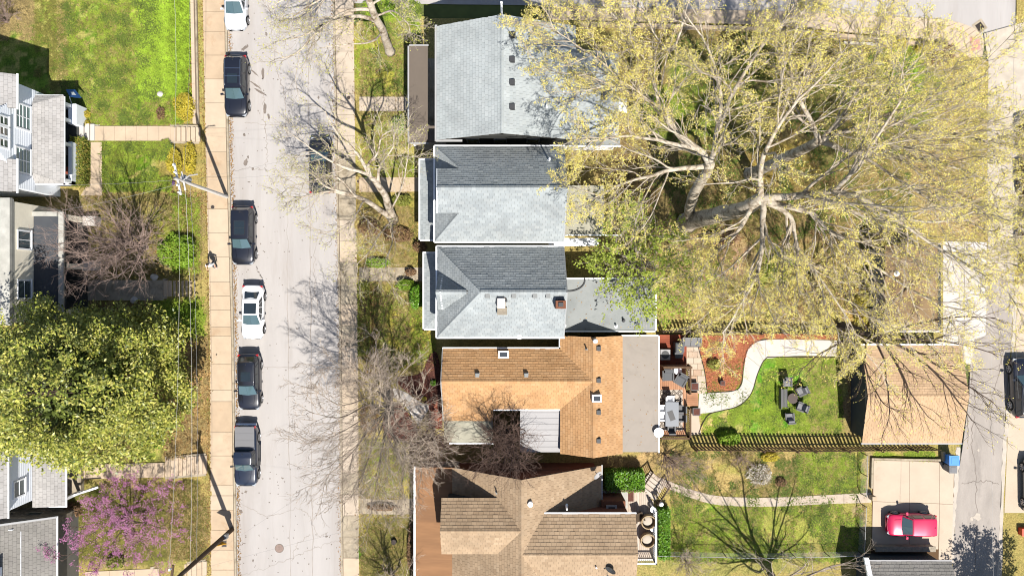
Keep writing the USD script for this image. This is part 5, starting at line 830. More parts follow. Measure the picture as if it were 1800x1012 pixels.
for px, py, c, lb in ((114, 267, 'tonneau', 'grey metal chair on the white house porch'), (115, 300, 'paver', 'chair with an orange red cushion on the white house porch')):
    p = P(px, py, 2.3); k = Thing('porch_chair', lb, 'chair', (p[0], p[1], 2.0)); k.add('seat', obox(p, (.5, .5, .08), 0, 2.35), c if c == 'tonneau' else 'brick'); k.add('backrest', obox((p[0] - .24, p[1], 2.4), (.06, .5, .5)), c)
    for dx in (-.2, .2):
        for dy in (-.2, .2): k.add('leg', obox((p[0] + dx, p[1] + dy, 2.0), (.04, .04, .35)), c)
mat('flag_blue', T(60, 120, 200), .8, .1, 4)
b = PT(126, 186); k = Thing('yard_flag', 'blue and white house flag leaning out beside the white house porch', 'flag', (b[0], b[1], b[2])); p = P(126, 172, 3.2)
k.add('pole', tube([b - [0, 0, .1], p + [0, 0, .3]], .025, 6), 'white_paint'); q = np.array([p + [0, 0, .25], p + [-.35, .55, .1], p + [-.15, .75, -.7], p + [.3, .15, -.75]]); k.add('cloth', quad3(*q, .006, .006), 'flag_blue'); c = q.mean(0); k.add('emblem', quad3(*(c + (q - c) * .35 + [.012, -.004, .016]), .008, .002), 'white_paint')
# flat roofed cream house
t = Thing('flat_roofed_house', 'cream house with flat grey roof and dark porch roof on the left', 'house', (XW, gy(465), 1.5), GL)
y0, y1 = gy(560), gy(372); t.add('wall', box(XW - 9, XW, y0, y1, 1.2, 7.0), 'cream_wall'); t.add('roof', box(XW - 9, XW + .03, y0 - .1, y1 + .15, 7.0, 7.25), 'parapet')
t.add('parapet_wall', cat(box(XW - .55, XW + .06, y0 - .15, y1 + .2, 7.2, 7.5), box(XW - 9, XW - .55, y1 - .5, y1 + .2, 7.2, 7.5), box(XW - 9, XW - .55, y0 - .15, y0 + .4, 7.2, 7.5)), 'parapet')
t.add('dormer', cat(box(XW - 4, XW - .95, gy(505), gy(437), 7.2, 9.0)), 'siding_white')
for y in (gy(447), gy(468), gy(493)): front_window(t, XW - .94, y, 7.5, .7, 1.1, 'pane', (0, 1))
front_window(t, XW + .01, gy(430), 5.2, 1.1, 1.35, 'pane', (1, 0)); front_window(t, XW + .01, gy(508), 5.2, 1.1, 1.35, 'pane', (0, 1))
py0, py1 = gy(553), gy(383); xe = XW + 2.0; t.add('porch_roof', hexa(np.array([[XW + .02, py0, 4.6], [xe, py0, 4.4], [xe, py1, 4.4], [XW + .02, py1, 4.6]]), np.array([[XW + .02, py0, 4.8], [xe, py0, 4.6], [xe, py1, 4.6], [XW + .02, py1, 4.8]])), 'flat_dark')
t.add('porch_parapet', cat(box(xe - .35, xe, py0, py1, 4.55, 4.75), box(XW, xe - .35, py1 - .3, py1, 4.55, 4.95)), 'parapet'); t.add('porch_floor', box(XW, XW + 2, py0, py1, 1.2, 1.95), 'dark_wall')
for y in (py0 + .3, gy(470), py1 - .3): t.add('porch_column', box(xe - .45, xe - .1, y - .18, y + .18, 1.3, 4.4), 'cream_wall')
for y in (gy(392), gy(468)): t.add('pedestal', box(XW + 2.0, XW + 2.9, y - .35, y + .3, 1.2, 2.3), 'concrete_white')
# white house under the magnolia
t = Thing('gabled_house', 'white house with pale porch roof below the magnolia at lower left', 'house', (XW, gy(820), 1.5), GL)
y0, y1 = gy(848), gy(760); t.add('wall', box(XW - 9, XW, y0, y1, 1.2, 8.2), 'siding_white'); clapboards(t, XW, y0, y1, 4.8, 8.2, 'siding_white'); roofplane(t, [(XW + .3, y0 - .3, 8.1), (XW + .3, y1 + .3, 8.1), (XW - 4, y1 + .3, 11), (XW - 4, y0 - .3, 11)], 'shingle_pale'); edge(t, [(XW + .33, y0 - .3, 8.1), (XW + .33, y1 + .3, 8.1)])
front_window(t, XW + .02, gy(820), 5.9, .95, 1.1, 'pane', (0, 1)); py0, py1 = gy(860), gy(766); xe = XW + 2.0
roofplane(t, [(xe, py0, 4.5), (xe, py1, 4.5), (XW + .05, py1, 5.0), (XW + .05, py0, 5.0)], 'shingle_pale', name='porch_roof'); edge(t, [(XW, py0 - .04, 4.6), (xe + .04, py0 - .04, 4.5), (xe + .04, py1, 4.5)], 'white_paint', .05, 'porch_gutter'); t.add('porch_floor', box(XW, XW + 1.7, py0 + .2, py1 - .2, 1.2, 1.95), 'concrete_old')
for y in (py0 + .3, py1 - .3): t.add('porch_column', box(XW + 1.5, XW + 1.7, y - .1, y + .1, 1.9, 4.45), 'white_paint')
t.add('porch_handrail', tube([(XW + 1.7, gy(852), 2.9), (XW + 3.1, gy(842), 2.3)], .09, 6), 'white_paint')
# stone based house, bottom left corner
t = Thing('stone_based_house', 'house with stone basement and grey roof behind the redbud, bottom left', 'house', (XW, gy(930), 1.5), GL)
yN = gy(882); yS = gy(1080); xr_ = (158 - 900) / S
bw = []
for r_ in range(12):
    x = XW - 9 - .3 * (r_ % 2)
    while x < xr_: w = R.uniform(.35, .65); bw.append(box(x, min(x + w - .02, xr_), yN - .35, yN + R.uniform(-.015, .02), 1.2 + .25 * r_, 1.435 + .25 * r_)); x += w
t.add('stone_base', cat(bw), 'stone_wall', kind='stuff'); t.add('base_core', box(XW - 9, xr_ - .02, yS, yN - .03, 1.1, 4.2), 'grey_wall')
for px in (10, 62): c = P(px, 905, 3.0); k = t.add('basement_window', box(c[0] - .42, c[0] + .42, yN - .02, yN + .03, 2.8, 3.3), 'pane'); t.add('window_sill', box(c[0] - .5, c[0] + .5, yN - .02, yN + .06, 2.7, 2.8), 'concrete_old', parent=k)
xr2 = (20 - 900) / S; xe = (166 - 900) / S; zr = 9.2; ze = 5.0
gv = np.array([[xr_ - .1, yN - .12, 4.2], [XW - 9, yN - .12, 4.2], [xr_ - .1, yN - .12, ze + .2], [xr2, yN - .12, zr - .2], [XW - 9, yN - .12, zr - .2]]); gv = np.vstack([gv, gv - [0, .15, 0]])
t.add('gable_wall', (gv, np.array([[0, 2, 1], [2, 3, 1], [3, 4, 1], [5, 6, 7], [7, 6, 8], [8, 6, 9], [2, 7, 3], [7, 8, 3]])), 'grey_wall'); t.add('front_wall', box(XW - .2, XW, yS, yN - .3, 4.2, 6.2), 'siding_white')
roofplane(t, [(xe, yS, ze), (xe, yN + .25, ze), (xr2, yN + .25, zr), (xr2, yS, zr)], 'shingle_dusk'); edge(t, [(xe, yN + .3, ze + .03), (xr2, yN + .3, zr + .03)], 'gutter_grey', .06, 'barge_board'); edge(t, [(xe + .04, yS, ze), (xe + .04, yN + .3, ze)])
c = P(88, 930, 4.6); k = t.add('porch_column', box(xr_ - .35, xr_ - .1, yN - .6, yN - .35, 4.2, 5.0), 'white_paint'); t.add('window', box(P(15, 938, 6)[0] - .6, P(15, 938, 6)[0] + .6, yN - .13, yN - .07, 5.4, 6.6), 'white_paint'); t.add('pane', box(P(15, 938, 6)[0] - .48, P(15, 938, 6)[0] + .48, yN - .08, yN - .05, 5.5, 6.5), 'pane')
dy0, dy1 = gy(985), gy(940); xd = (105 - 900) / S; t.add('dormer', box(xd - 3, xd, dy0, dy1, 5.5, 8.0), 'siding_white'); roofplane(t, [(xd + .2, dy0 - .2, 7.9), (xd + .2, dy1 + .2, 7.9), (xd - 2.6, dy1 + .2, 9.0), (xd - 2.6, dy0 - .2, 9.0)], 'shingle_pale', name='dormer_roof'); edge(t, [(xd + .24, dy0 - .2, 7.9), (xd + .24, dy1 + .2, 7.9)])

# ---------------------------------------------------------------- poles, wires, sign
mat('pole_pale', T(232, 226, 218, 1.6), .85, .12, 6, .3, 30); mat('pole_wood', T(112, 88, 66), .9, .2, 6, .3, 30); flat('wire', (.12, .12, .12), .5); flat('wire_light', (.34, .33, .31), .5); flat('sign_yellow', (.75, .36, .01), .5)
p1, p2 = P(399, 346, .1), P(408, 930, .1); top1, top2 = p1 + [0.05, .1, 9.4], p2 + [.1, 0, 11.5]
t = Thing('utility_pole', 'pale utility pole with transformer beside the left pavement', 'utility pole', p1)
t.add('shaft', tubes([np.array([p1, p1 * .5 + top1 * .5, top1])], [[.13, .115, .09]], 12), 'pole_pale', smooth=True); c = p1 + [-.1, .35, 7.2]; t.add('transformer', cat(cyl(c, .2, c[2] - .4, c[2] + .35, 14), cyl(c, .22, c[2] + .4, c[2] + .46, 14)), 'lamp_clear' if False else 'metal_pale')
t.add('cross_arm', cat(obox(top1 - [0, 0, .5], (.12, 2.0, .12), 12), obox(top1 - [0, 0, 1.4], (.1, 1.2, .1), 12)), 'pole_pale')
for k in (-.85, -.4, .4, .85): t.add('insulator', cyl(top1 + [-k * .2, k, -.4], .06, top1[2] - .4, top1[2] - .15, 8), 'white_paint')
t.add('bracket', tube([top1 - [0, 0, 1.2], top1 + [.5, .3, -1.0], top1 + [1.0, .4, -1.1]], .04, 6), 'metal_pale')
t = Thing('utility_pole', 'dark wooden utility pole leaning up from the lower left pavement', 'utility pole', p2)
t.add('shaft', tubes([np.array([p2, p2 * .5 + top2 * .5, top2])], [[.17, .15, .12]], 12), 'pole_wood', smooth=True); t.add('cross_arm', obox(top2 - [0, 0, .6], (.12, 2.2, .12), -6), 'pole_wood'); t.add('utility_box', obox(p2 + [.2, .05, 1.6], (.2, .3, .5)), 'gutter_grey')
for k in (-.9, .9): t.add('insulator', cyl(top2 + [0, k, -.5], .06, top2[2] - .5, top2[2] - .25, 8), 'white_paint')
t = Thing('warning_sign', 'yellow diamond warning sign on the dark wooden pole', 'sign', p2 + [0, -.22, 2.5]); c = p2 + [0, -.22, 2.6]
t.add('plate', hexa(np.array([c + [-.53, 0, 0], c + [0, 0, -.53], c + [.53, 0, 0], c + [0, 0, .53]]), np.array([c + [-.53, -.02, 0], c + [0, -.02, -.53], c + [.53, -.02, 0], c + [0, -.02, .53]])), 'sign_yellow'); t.add('bracket', obox(c + [0, .06, -.1], (.06, .12, .3)), 'gutter_grey')
def sag(a, b, s=.6, n=18):
    q = np.linspace(0, 1, n)[:, None]; p = np.array(a) * (1 - q) + np.array(b) * q; p[:, 2] -= (4 * s * q * (1 - q))[:, 0]; return p
WR = [(top1 + [-.15, .85, -.15], P(300, -120, 9.2), 'power line running north from the top of the pale pole', .016, 'wire_light'), (top1 + [.1, .6, -1.2], P(330, -120, 7.6), 'lower cable running north from the pale pole', .02, 'wire'), (top1 + [.17, -.85, -.15], top2 + [0, .9, -.25], 'high power line strung between the two left poles', .016, 'wire_light'), (top1 + [.1, -.4, -1.4], top2 + [.1, .3, -3.2], 'lower cable strung between the two left poles', .02, 'wire_light'), (top1 + [0, 0, -2.4], top2 + [.1, .2, -4.2], 'lowest cable strung between the two left poles', .022, 'wire'),
      (top1 + [0, 0, -1.6], P(738, 283, 3.6), 'service wire crossing the street to the grey gable fronted house', .009, 'wire'), (top1 + [0, 0, -1.5], P(752, 222, 4.6), 'service wire crossing the street to the blue-grey house', .009, 'wire'), (top1 + [0, 0, -1.8], P(55, 380, 6.6), 'service wire running down to the cream house', .012, 'wire_light'), (top1 + [0, .2, -1.8], P(110, 325, 4.8), 'service wire running down to the white house porch', .012, 'wire_light'), (top2 + [0, 0, -2], P(640, 800, 6.5), 'wire crossing the street from the dark pole to the bare tree', .008, 'wire'), (top2 + [0, 0, -2.2], P(735, 905, 3.4), 'wire crossing the street to the brown-roofed house', .008, 'wire'),
      (P(1758, -100, 8), P(1748, 1110, 8.6), 'wire running along the alley on the right', .012, 'wire_light'), (P(1790, -100, 8), P(1790, 700, 8.2), 'dark wire along the right edge by the alley', .014, 'wire')]
for a, b, lb, r_, m_ in WR: single('power_line', tube(sag(a, b), r_ * .5, 5), m_, lb, 'power line')

# ---------------------------------------------------------------- person on the left pavement
skin = flat('skin', (.42, .24, .17), .6); flat('shirt', (.62, .62, .6), .8); flat('trousers', (.05, .055, .07), .85); flat('hair', (.025, .018, .013), .6); flat('shoe', (.3, .3, .3), .7); flat('eye', (.02, .015, .012), .3)
def limbs(chains, grow=0.0):
    out = None
    for ch in chains:
        for (a, ra), (b, rb) in zip(ch[:-1], ch[1:]):
            h = m3.Manifold.batch_hull([m3.Manifold.sphere(ra + grow, 16).translate(list(a)), m3.Manifold.sphere(rb + grow, 16).translate(list(b))]); out = h if out is None else out + h
    m = out.refine_to_length(.045).to_mesh(); tm = trimesh.Trimesh(np.array(m.vert_properties[:, :3]), np.array(m.tri_verts), process=True); trimesh.smoothing.filter_taubin(tm, iterations=6); return np.array(tm.vertices), np.array(tm.faces)
base = P(379, 466, .125); t = Thing('person', 'person in a white top walking along the left pavement', 'person', base, world=False)
hipL, hipR = (.09, 0, .92), (-.09, 0, .92); legs = [[(hipL, .095), ((.10, -.16, .50), .06), ((.10, -.10, .09), .042), ((.10, -.24, .045), .035)], [(hipR, .095), ((-.10, .10, .50), .06), ((-.10, .32, .13), .042), ((-.10, .22, .04), .035)]]
torso = [[((0, 0, .95), .13), ((0, -.02, 1.15), .125), ((0, -.02, 1.36), .13)], [((.16, -.02, 1.40), .06), ((-.16, -.02, 1.40), .06)], [((0, -.02, 1.36), .12), ((.10, -.02, 1.41), .07)], [((0, -.02, 1.36), .12), ((-.10, -.02, 1.41), .07)]]
arms = [[((.17, -.02, 1.40), .055), ((.27, .08, 1.14), .042), ((.28, -.10, .93), .032)], [((-.17, -.02, 1.40), .055), ((-.27, -.10, 1.14), .042), ((-.27, -.30, 1.0), .032)]]
hands = []
for wx, wy, wz in ((.28, -.10, .93), (-.27, -.30, 1.0)):
    hands.append([((wx, wy, wz), .03), ((wx, wy - .05, wz - .05), .033)])
    for f in range(4): hands.append([((wx + .02 - .014 * f, wy - .06, wz - .06), .011), ((wx + .024 - .016 * f, wy - .10, wz - .11 - .006 * (f in (1, 2))), .009), ((wx + .022 - .015 * f, wy - .10, wz - .145 - .006 * (f in (1, 2))), .008)])
    hands.append([((wx + .03 * (1 if wx < 0 else -1), wy - .03, wz - .03), .012), ((wx + .05 * (1 if wx < 0 else -1), wy - .08, wz - .05), .010)])
head = [[((0, -.02, 1.40), .055), ((0, -.03, 1.52), .052)], [((0, -.04, 1.56), .07), ((0, -.03, 1.65), .092)], [((0, -.125, 1.60), .014), ((0, -.14, 1.585), .012)], [((.09, -.03, 1.6), .018), ((.092, -.02, 1.625), .018)], [((-.09, -.03, 1.6), .018), ((-.092, -.02, 1.625), .018)]]
body = t.add('body', limbs(legs + torso + arms + hands + head), 'skin', smooth=True)
t.add('shirt', limbs(torso + [a[:2] for a in arms], .018), 'shirt', parent=body, smooth=True); t.add('trousers', limbs([l[:3] for l in legs] + [[(hipL, .1), (hipR, .1)], [((0, 0, .93), .13), ((0, 0, .99), .128)]], .014), 'trousers', parent=body, smooth=True)
for l in legs: t.add('shoe', limbs([[(np.array(l[2][0]) + [0, .02, -.04], .05), (np.array(l[3][0]) + [0, 0, .0], .04)]], .004), 'shoe', parent=body, smooth=True)
t.add('hair', limbs([[((0, -.005, 1.67), .098), ((0, .03, 1.60), .088)], [((0, .03, 1.6), .08), ((0, .05, 1.5), .05)]]), 'hair', parent=body, smooth=True)
for s in (-1, 1): t.add('eye', ball((s * .034, -.122, 1.63), .011, 1), 'eye', parent=body)
t.add('mouth', obox((0, -.118, 1.555), (.045, .012, .01)), 'brick_wall', parent=body)

# ---------------------------------------------------------------- fences
mat('fence_wood', T(118, 92, 68), .9, .2, 5, .3, 30); mat('fence_dark', T(96, 80, 64), .9, .2, 5, .3, 30); mat('deck_wood', None, .8, .12, 3, .2, 30, island=[T(206, 150, 112), T(220, 166, 128), T(192, 136, 98)]); mat('deck_pale', None, .8, .1, 3, .2, 30, island=[T(234, 216, 196), T(224, 204, 184), T(240, 226, 210)]); mat('deck_red', None, .85, .15, 3, .2, 30, island=[T(176, 92, 64), T(160, 80, 56), T(190, 104, 74)])
def picket_fence(label, pts, m, h=1.75, step=.27, w=.15, name='picket_fence'):
    q = [P(a, b, .1) for a, b in pts]; t = Thing(name, label, 'fence', q[0])
    for a, b in zip(q[:-1], q[1:]):
        L = np.linalg.norm(b - a); d = (b - a) / L; ang = math.degrees(math.atan2(d[1], d[0]))
        for k in range(int(L / step)):
            c = a + d * (k + .5) * step; hh = h + R.normal(0, .015); u = np.array([d[0], d[1], 0]) * w / 2; n = np.array([-d[1], d[0], 0]) * .012; tl = u * R.normal(0, .15)
            lo = np.array([c - u - n, c + u - n, c + u + n, c - u + n]); hi = lo + [0, 0, hh] + tl; t.add('picket', hexa(lo, hi), m)
        nrm = np.array([-d[1], d[0], 0]) * .04
        for z in (.35, h - .35): mid = (a + b) / 2 - nrm; t.add('rail', obox((mid[0], mid[1], .1 + z), (L, .05, .09), ang), m)
        for k in range(int(L / 2.4) + 1): c = a + d * min(k * 2.4, L) - nrm * 1.8; t.add('post', obox((c[0], c[1], .05), (.1, .1, h + .1), ang), m)
picket_fence('long brown picket fence between the green lawn and the dry yard', [(1216, 783), (1420, 785), (1636, 783)], 'fence_wood')
picket_fence('dark picket fence behind the red mulch bed, under the branches', [(1160, 580), (1330, 583), (1476, 584)], 'fence_dark', 1.4)
def wire_fence(label, pts, h=1.1):
    q = [P(a, b, .1) for a, b in pts]; t = Thing('wire_fence', label, 'fence', q[0])
    for a, b in zip(q[:-1], q[1:]):
        L = np.linalg.norm(b - a); d = (b - a) / L
        t.add('top_rail', tube([a + [0, 0, h], b + [0, 0, h]], .022, 6), 'gutter_grey'); n = int(L / 2.6) + 1
        for k in range(n + 1): c = a + d * L * k / n; t.add('post', tube([c - [0, 0, .1], c + [0, 0, h + .03]], .03, 6), 'iron')
        x = np.arange(0, L, .12); s = np.concatenate([[[a + d * i, a + d * min(i + h * .95, L) + [0, 0, min(h * .95, L - i)]], [a + d * i + [0, 0, h * .95], a + d * min(i + h * .95, L) + [0, 0, h * .95 - min(h * .95, L - i)]]] for i in x]); t.add('wire_mesh', tubes(s, np.full((len(s), 2), .0028), 3), 'gutter_grey', kind='stuff')
wire_fence('thin wire fence along the bottom of the dry yard', [(1152, 968), (1330, 972), (1508, 968)]); wire_fence('thin wire fence between dry yard and concrete pad', [(1514, 795), (1512, 866)]); wire_fence('lower thin wire fence beside the concrete pad', [(1512, 884), (1508, 968)])
t = Thing('low_wall', 'low concrete kerb wall around the top of the car pad', 'wall', P(1590, 806, .1)); t.add('north_run', prism(pp([(1533, 803), (1650, 805), (1650, 808.5), (1533, 806.5)]), .05, .36), 'concrete_old'); t.add('west_run', prism(pp([(1529, 803), (1532.5, 803), (1531, 856), (1527.5, 856)]), .05, .36), 'concrete_old'); t.add('end_block', prism(pp([(1652, 792), (1656, 792), (1656, 808), (1652, 808)]), .05, .5), 'concrete_old'); t.add('gate_post', obox(P(1530, 872, .1), (.3, .3, .7)), 'sidewalk')
t = Thing('low_wall', 'low wall in the shadow between the pad and the shingled garage', 'wall', P(1590, 962, .1)); t.add('run', prism(pp([(1531, 955), (1634, 955), (1634, 962), (1531, 962)]), .05, .75), 'concrete_old'); t.add('cap', prism(pp([(1530, 954), (1635, 954), (1635, 963), (1530, 963)]), .75, .82), 'stone_wall')
for px, py, c, lb in ((1664, 804, 'bin_blue', 'blue wheeled recycling bin at the corner of the garage'), (1662, 819, 'tonneau', 'grey wheeled bin below the blue bin')):
    if c == 'bin_blue': flat('bin_blue', (.02, .16, .50), .45)
    p = P(px, py, .12); t = Thing('wheeled_bin', lb, 'bin', p); s = .34 if c == 'bin_blue' else .26; t.add('body', hexa(np.array([p + [-s * .8, -s * .8, .06], p + [s * .8, -s * .8, .06], p + [s * .8, s * .8, .06], p + [-s * .8, s * .8, .06]]), np.array([p + [-s, -s, 1.0], p + [s, -s, 1.0], p + [s, s, 1.0], p + [-s, s, 1.0]])), c)
    t.add('lid', cat(obox(p + [0, 0, 1.0], (2.15 * s, 2.15 * s, .06)), obox(p + [0, 0, 1.05], (1.3 * s, 1.3 * s, .03))), c); t.add('handle', tube([p + [-s * .8, s * 1.1, 1.0], p + [s * .8, s * 1.1, 1.0]], .025, 6), 'trim_black')
    for k in (-1, 1): t.add('wheel', rot(move(cat(tube([(0, -.03, .1), (0, .03, .1)], .1, 12)), p + [k * s * .7, s * .7, 0]), 0), 'tyre')
# ---------------------------------------------------------------- decks and their furniture
def boards(t, x0, x1, y0, y1, z, w, m, along='y'):
    n = int(round(((x1 - x0) if along == 'y' else (y1 - y0)) / w))
    for k in range(n):
        if along == 'y': t.add('board', box(x0 + (x1 - x0) * k / n, x0 + (x1 - x0) * (k + 1) / n - .012, y0, y1, z - .03, z + R.normal(0, .002)), m)
        else: t.add('board', box(x0, x1, y0 + (y1 - y0) * k / n, y0 + (y1 - y0) * (k + 1) / n - .012, z - .03, z + R.normal(0, .002)), m)
t = Thing('deck', 'reddish wooden deck with railings behind the orange-roofed house', 'deck', P(1185, 680)); a, b = P(1157, 766, .5), P(1216, 588, .5); ym = P(0, 641, .5)[1]; xm = P(1207, 0, .5)[0]
boards(t, a[0], xm, ym + .03, b[1], .5, .15, 'deck_red', 'x'); boards(t, a[0], P(1206, 0, .5)[0], a[1], ym, .52, .15, 'deck_wood', 'x' if False else 'y'); t.add('joist_skirt', box(a[0], xm, a[1], b[1], .05, .46), 'fence_dark')
xs_ = P(1211, 0, .5)[0]; ya, yb = P(0, 690, .5)[1], P(0, 714, .5)[1]
boards(t, P(1206, 0, .5)[0], P(1227, 0, .3)[0], yb, ya, .36, .15, 'deck_wood', 'x')
def railing(t, pts, z, h=.95, m='fence_wood', bal=.14):
    for a, b in zip(pts[:-1], pts[1:]):
        a, b = np.array([*a, z]), np.array([*b, z]); L = np.linalg.norm(b - a); d = (b - a) / L; ang = math.degrees(math.atan2(d[1], d[0])); c = (a + b) / 2
        t.add('top_rail', obox((c[0], c[1], z + h), (L, .12, .05), ang), m); t.add('bottom_rail', obox((c[0], c[1], z + .1), (L, .06, .05), ang), m); n = int(L / bal)
        t.add('balusters', cat([obox(a + d * L * (k + .5) / n + [0, 0, .1], (.035, .035, h - .1), ang) for k in range(n)]), m, kind='stuff')
        for e in (a, b): t.add('post', obox(e, (.11, .11, h + .06), ang), m)
railing(t, [(xs_ - .1, ym), (xs_ - .1, ya + .05)], .5); railing(t, [(xs_ - .1, yb - .05), (xs_ - .1, a[1])], .5); railing(t, [(xs_ - .1, a[1]), (a[0] + .1, a[1])], .5)
t.add('privacy_screen', cat([box(a[0] + .02 + k * .16, a[0] + .02 + k * .16 + .15, ym - .02, ym + .03, .5, 2.5) for k in range(int((xs_ - .25 - a[0]) / .16))]), 'deck_wood'); t.add('screen_cap', box(a[0], xs_ - .2, ym - .06, ym + .07, 2.5, 2.56), 'fence_wood')
def chair(px, py, z, deg, label, m, cushion=None, s=.7, grp=None, name='armchair'):
    p = P(px, py, z); t = Thing(name, label, 'chair', p, grp, rot=deg, world=False); h = s / 2
    for dx in (-h + .04, h - .04):
        for dy in (-h + .04, h - .04): t.add('leg', obox((dx, dy, 0), (.05, .05, .34)), m)
    t.add('seat', box(-h, h, -h, h, .32, .40), m)
    if cushion: t.add('cushion', box(-h + .08, h - .08, -h + .1, h - .04, .40, .52), cushion)
    b = hexa(np.array([[-h, -h, .36], [h, -h, .36], [h, -h + .09, .36], [-h, -h + .09, .36]]), np.array([[-h, -h - .16, .95], [h, -h - .16, .95], [h, -h - .07, .95], [-h, -h - .07, .95]])); t.add('backrest', b, m)
    if cushion: t.add('back_cushion', hexa(np.array([[-h + .08, -h + .09, .5], [h - .08, -h + .09, .5], [h - .08, -h + .2, .5], [-h + .08, -h + .2, .5]]), np.array([[-h + .08, -h - .05, .92], [h - .08, -h - .05, .92], [h - .08, -h + .07, .92], [-h + .08, -h + .07, .92]])), cushion)
    for sx in (-1, 1): t.add('armrest', box(sx * h - .05, sx * h + .05, -h, h, .56, .61), m)
    return t
flat('cushion_grey', T(122, 124, 127), .9, spec=.1); flat('frame_dark', (.03, .03, .032), .5); flat('rug_pale', T(226, 214, 198), .95, spec=.1); flat('rug_dark', T(92, 78, 70), .95, spec=.1); flat('table_grey', T(142, 148, 156), .35)
chair(1172, 659, .52, 180, 'grey cushioned armchair on the deck, straight one at the house side', 'frame_dark', 'cushion_grey', .74); chair(1194, 667, .52, 150, 'grey cushioned armchair turned askew by the deck railing', 'frame_dark', 'cushion_grey', .74)
p = P(1189, 650, .52); t = Thing('side_table', 'small round white table between the two grey deck armchairs', 'table', p); t.add('tabletop', cyl(p, .28, .98, 1.02, 20), 'white_paint'); t.add('leg', cyl(p, .04, .52, .98, 8), 'white_paint'); t.add('foot', cyl(p, .18, .52, .55, 16), 'white_paint')
x0, x1, y0, y1 = er(1158, 685, 1200, 756, .53); t = Thing('rug', 'pale deck rug with dark diamond lattice pattern under the table', 'rug', (x0, y0, .53)); t.add('ground_weave', box(x0, x1, y0, y1, .527, .534), 'rug_pale'); ln = []
for i in range(4):
    for j in range(6):
        cx, cy, hx, hy = x0 + (i + .5) * (x1 - x0) / 4, y0 + (j + .5) * (y1 - y0) / 6, (x1 - x0) / 8, (y1 - y0) / 12
        for k in (1, .55):
            d = [(cx - hx * k, cy), (cx, cy - hy * k), (cx + hx * k, cy), (cx, cy + hy * k), (cx - hx * k, cy)]; g = Polygon(d).buffer(.02, join_style=2).difference(Polygon(d).buffer(-.025, join_style=2)); ln.append(prism(g, .535, .5375))
t.add('pattern', cat(ln), 'rug_dark')
p = P(1178, 725, .54); t = Thing('dining_table', 'long grey dining table on the deck rug', 'table', p); t.add('tabletop', obox(p, (.95, 1.75, .05), 0, 1.22), 'table_grey'); t.add('runner', obox(p + [-.05, -.1, 0], (.4, .7, .012), 20, 1.272), 'trim_black')
for dx in (-.4, .4):
    for dy in (-.78, .78): t.add('leg', obox(p + [dx, dy, 0], (.06, .06, .68), 0, .54), 'frame_dark')
DC = 'pale chairs around the deck dining table'
for px, py, d, lb in ((1163, 716, 270, 'pale dining chair on the house side, upper one'), (1163, 731, 270, 'pale dining chair on the house side, lower one'), (1193, 717, 90, 'dark dining chair on the railing side, upper one'), (1193, 732, 90, 'dark dining chair on the railing side, lower one'), (1175, 702, 180, 'pale dining chair at the upper end of the deck table'), (1178, 750, 0, 'dining chair at the lower end of the deck table')): chair(px, py, .54, d, lb, 'white_paint' if px < 1180 and py < 745 else 'frame_dark', None, .5, name='dining_chair')
p = P(1190, 612, .5); t = Thing('grill', 'grey lidded gas grill standing on the red deck', 'grill', p); t.add('cabinet', obox(p, (.6, .95, .75)), 'frame_dark'); t.add('lid', cat(obox(p + [0, .1, .75], (.58, .7, .28)), obox(p + [0, .1, 1.03], (.46, .6, .06))), 'cushion_grey'); t.add('side_shelf', obox(p + [0, -.5, .72], (.55, .3, .04)), 'cushion_grey'); t.add('handle', tube([p + [.32, -.2, .9], p + [.32, .4, .9]], .02, 6), 'chrome')
p = P(1213, 600, .15); t = Thing('covered_sofa', 'garden sofa under a black cover at the top of the paver walk', 'sofa', p); t.add('cover', cat(hexa(np.array([p + [-.75, -.38, 0], p + [.75, -.38, 0], p + [.75, .38, 0], p + [-.75, .38, 0]]), np.array([p + [-.68, -.3, .6], p + [.68, -.3, .6], p + [.7, .34, .85], p + [-.7, .34, .85]]))), 'frame_dark'); t.add('cover_fold', cat([tube([p + [x, -.3, .61], p + [x, .33, .86]], .018, 5) for x in (-.55, -.1, .35, .6)]), 'trim_black'); t.add('skirt', obox(p, (1.56, .8, .12)), 'frame_dark')
p = P(1162, 621, .1); t = Thing('air_conditioner', 'pale air conditioner box against the orange house rear wall', 'air conditioner', p); t.add('casing', obox(p + [.1, 0, .4], (.7, .75, .75)), 'metal_pale'); t.add('fan_grille', cyl(p + [.1, 0, 0], .28, 1.25, 1.27, 20), 'trim_black')
for px, py, lb in ((1219, 678, 'dark square planter at the foot of the paver walk'), (1222, 722, 'black square planter by the deck step'), (1268, 672, 'small dark pot in the red mulch bed')):
    p = P(px, py, .14); t = Thing('planter', lb, 'planter', p); s = .28 if px < 1250 else .16; t.add('pot', hexa(np.array([p + [-s * .8, -s * .8, 0], p + [s * .8, -s * .8, 0], p + [s * .8, s * .8, 0], p + [-s * .8, s * .8, 0]]), np.array([p + [-s, -s, .45], p + [s, -s, .45], p + [s, s, .45], p + [-s, s, .45]])), 'frame_dark'); t.add('soil', obox(p + [0, 0, .45], (1.6 * s, 1.6 * s, .012)), 'mulch_dark_ground')
GC_ = 'dark chairs around the lawn fire pit'
for px, py, d, lb in ((1380, 671, 180, 'grey garden chair at the top of the lawn circle'), (1404, 686, 115, 'dark garden chair on the upper right of the lawn circle'), (1404, 713, 70, 'dark garden chair on the lower right of the lawn circle'), (1384, 731, 5, 'grey garden chair at the bottom of the lawn circle')): chair(px, py, .12, d, lb, 'frame_dark', 'tonneau', .58, name='garden_chair')
p = P(1376, 698, .12); t = Thing('garden_bench', 'long dark bench on the lawn left of the fire pit', 'bench', p)
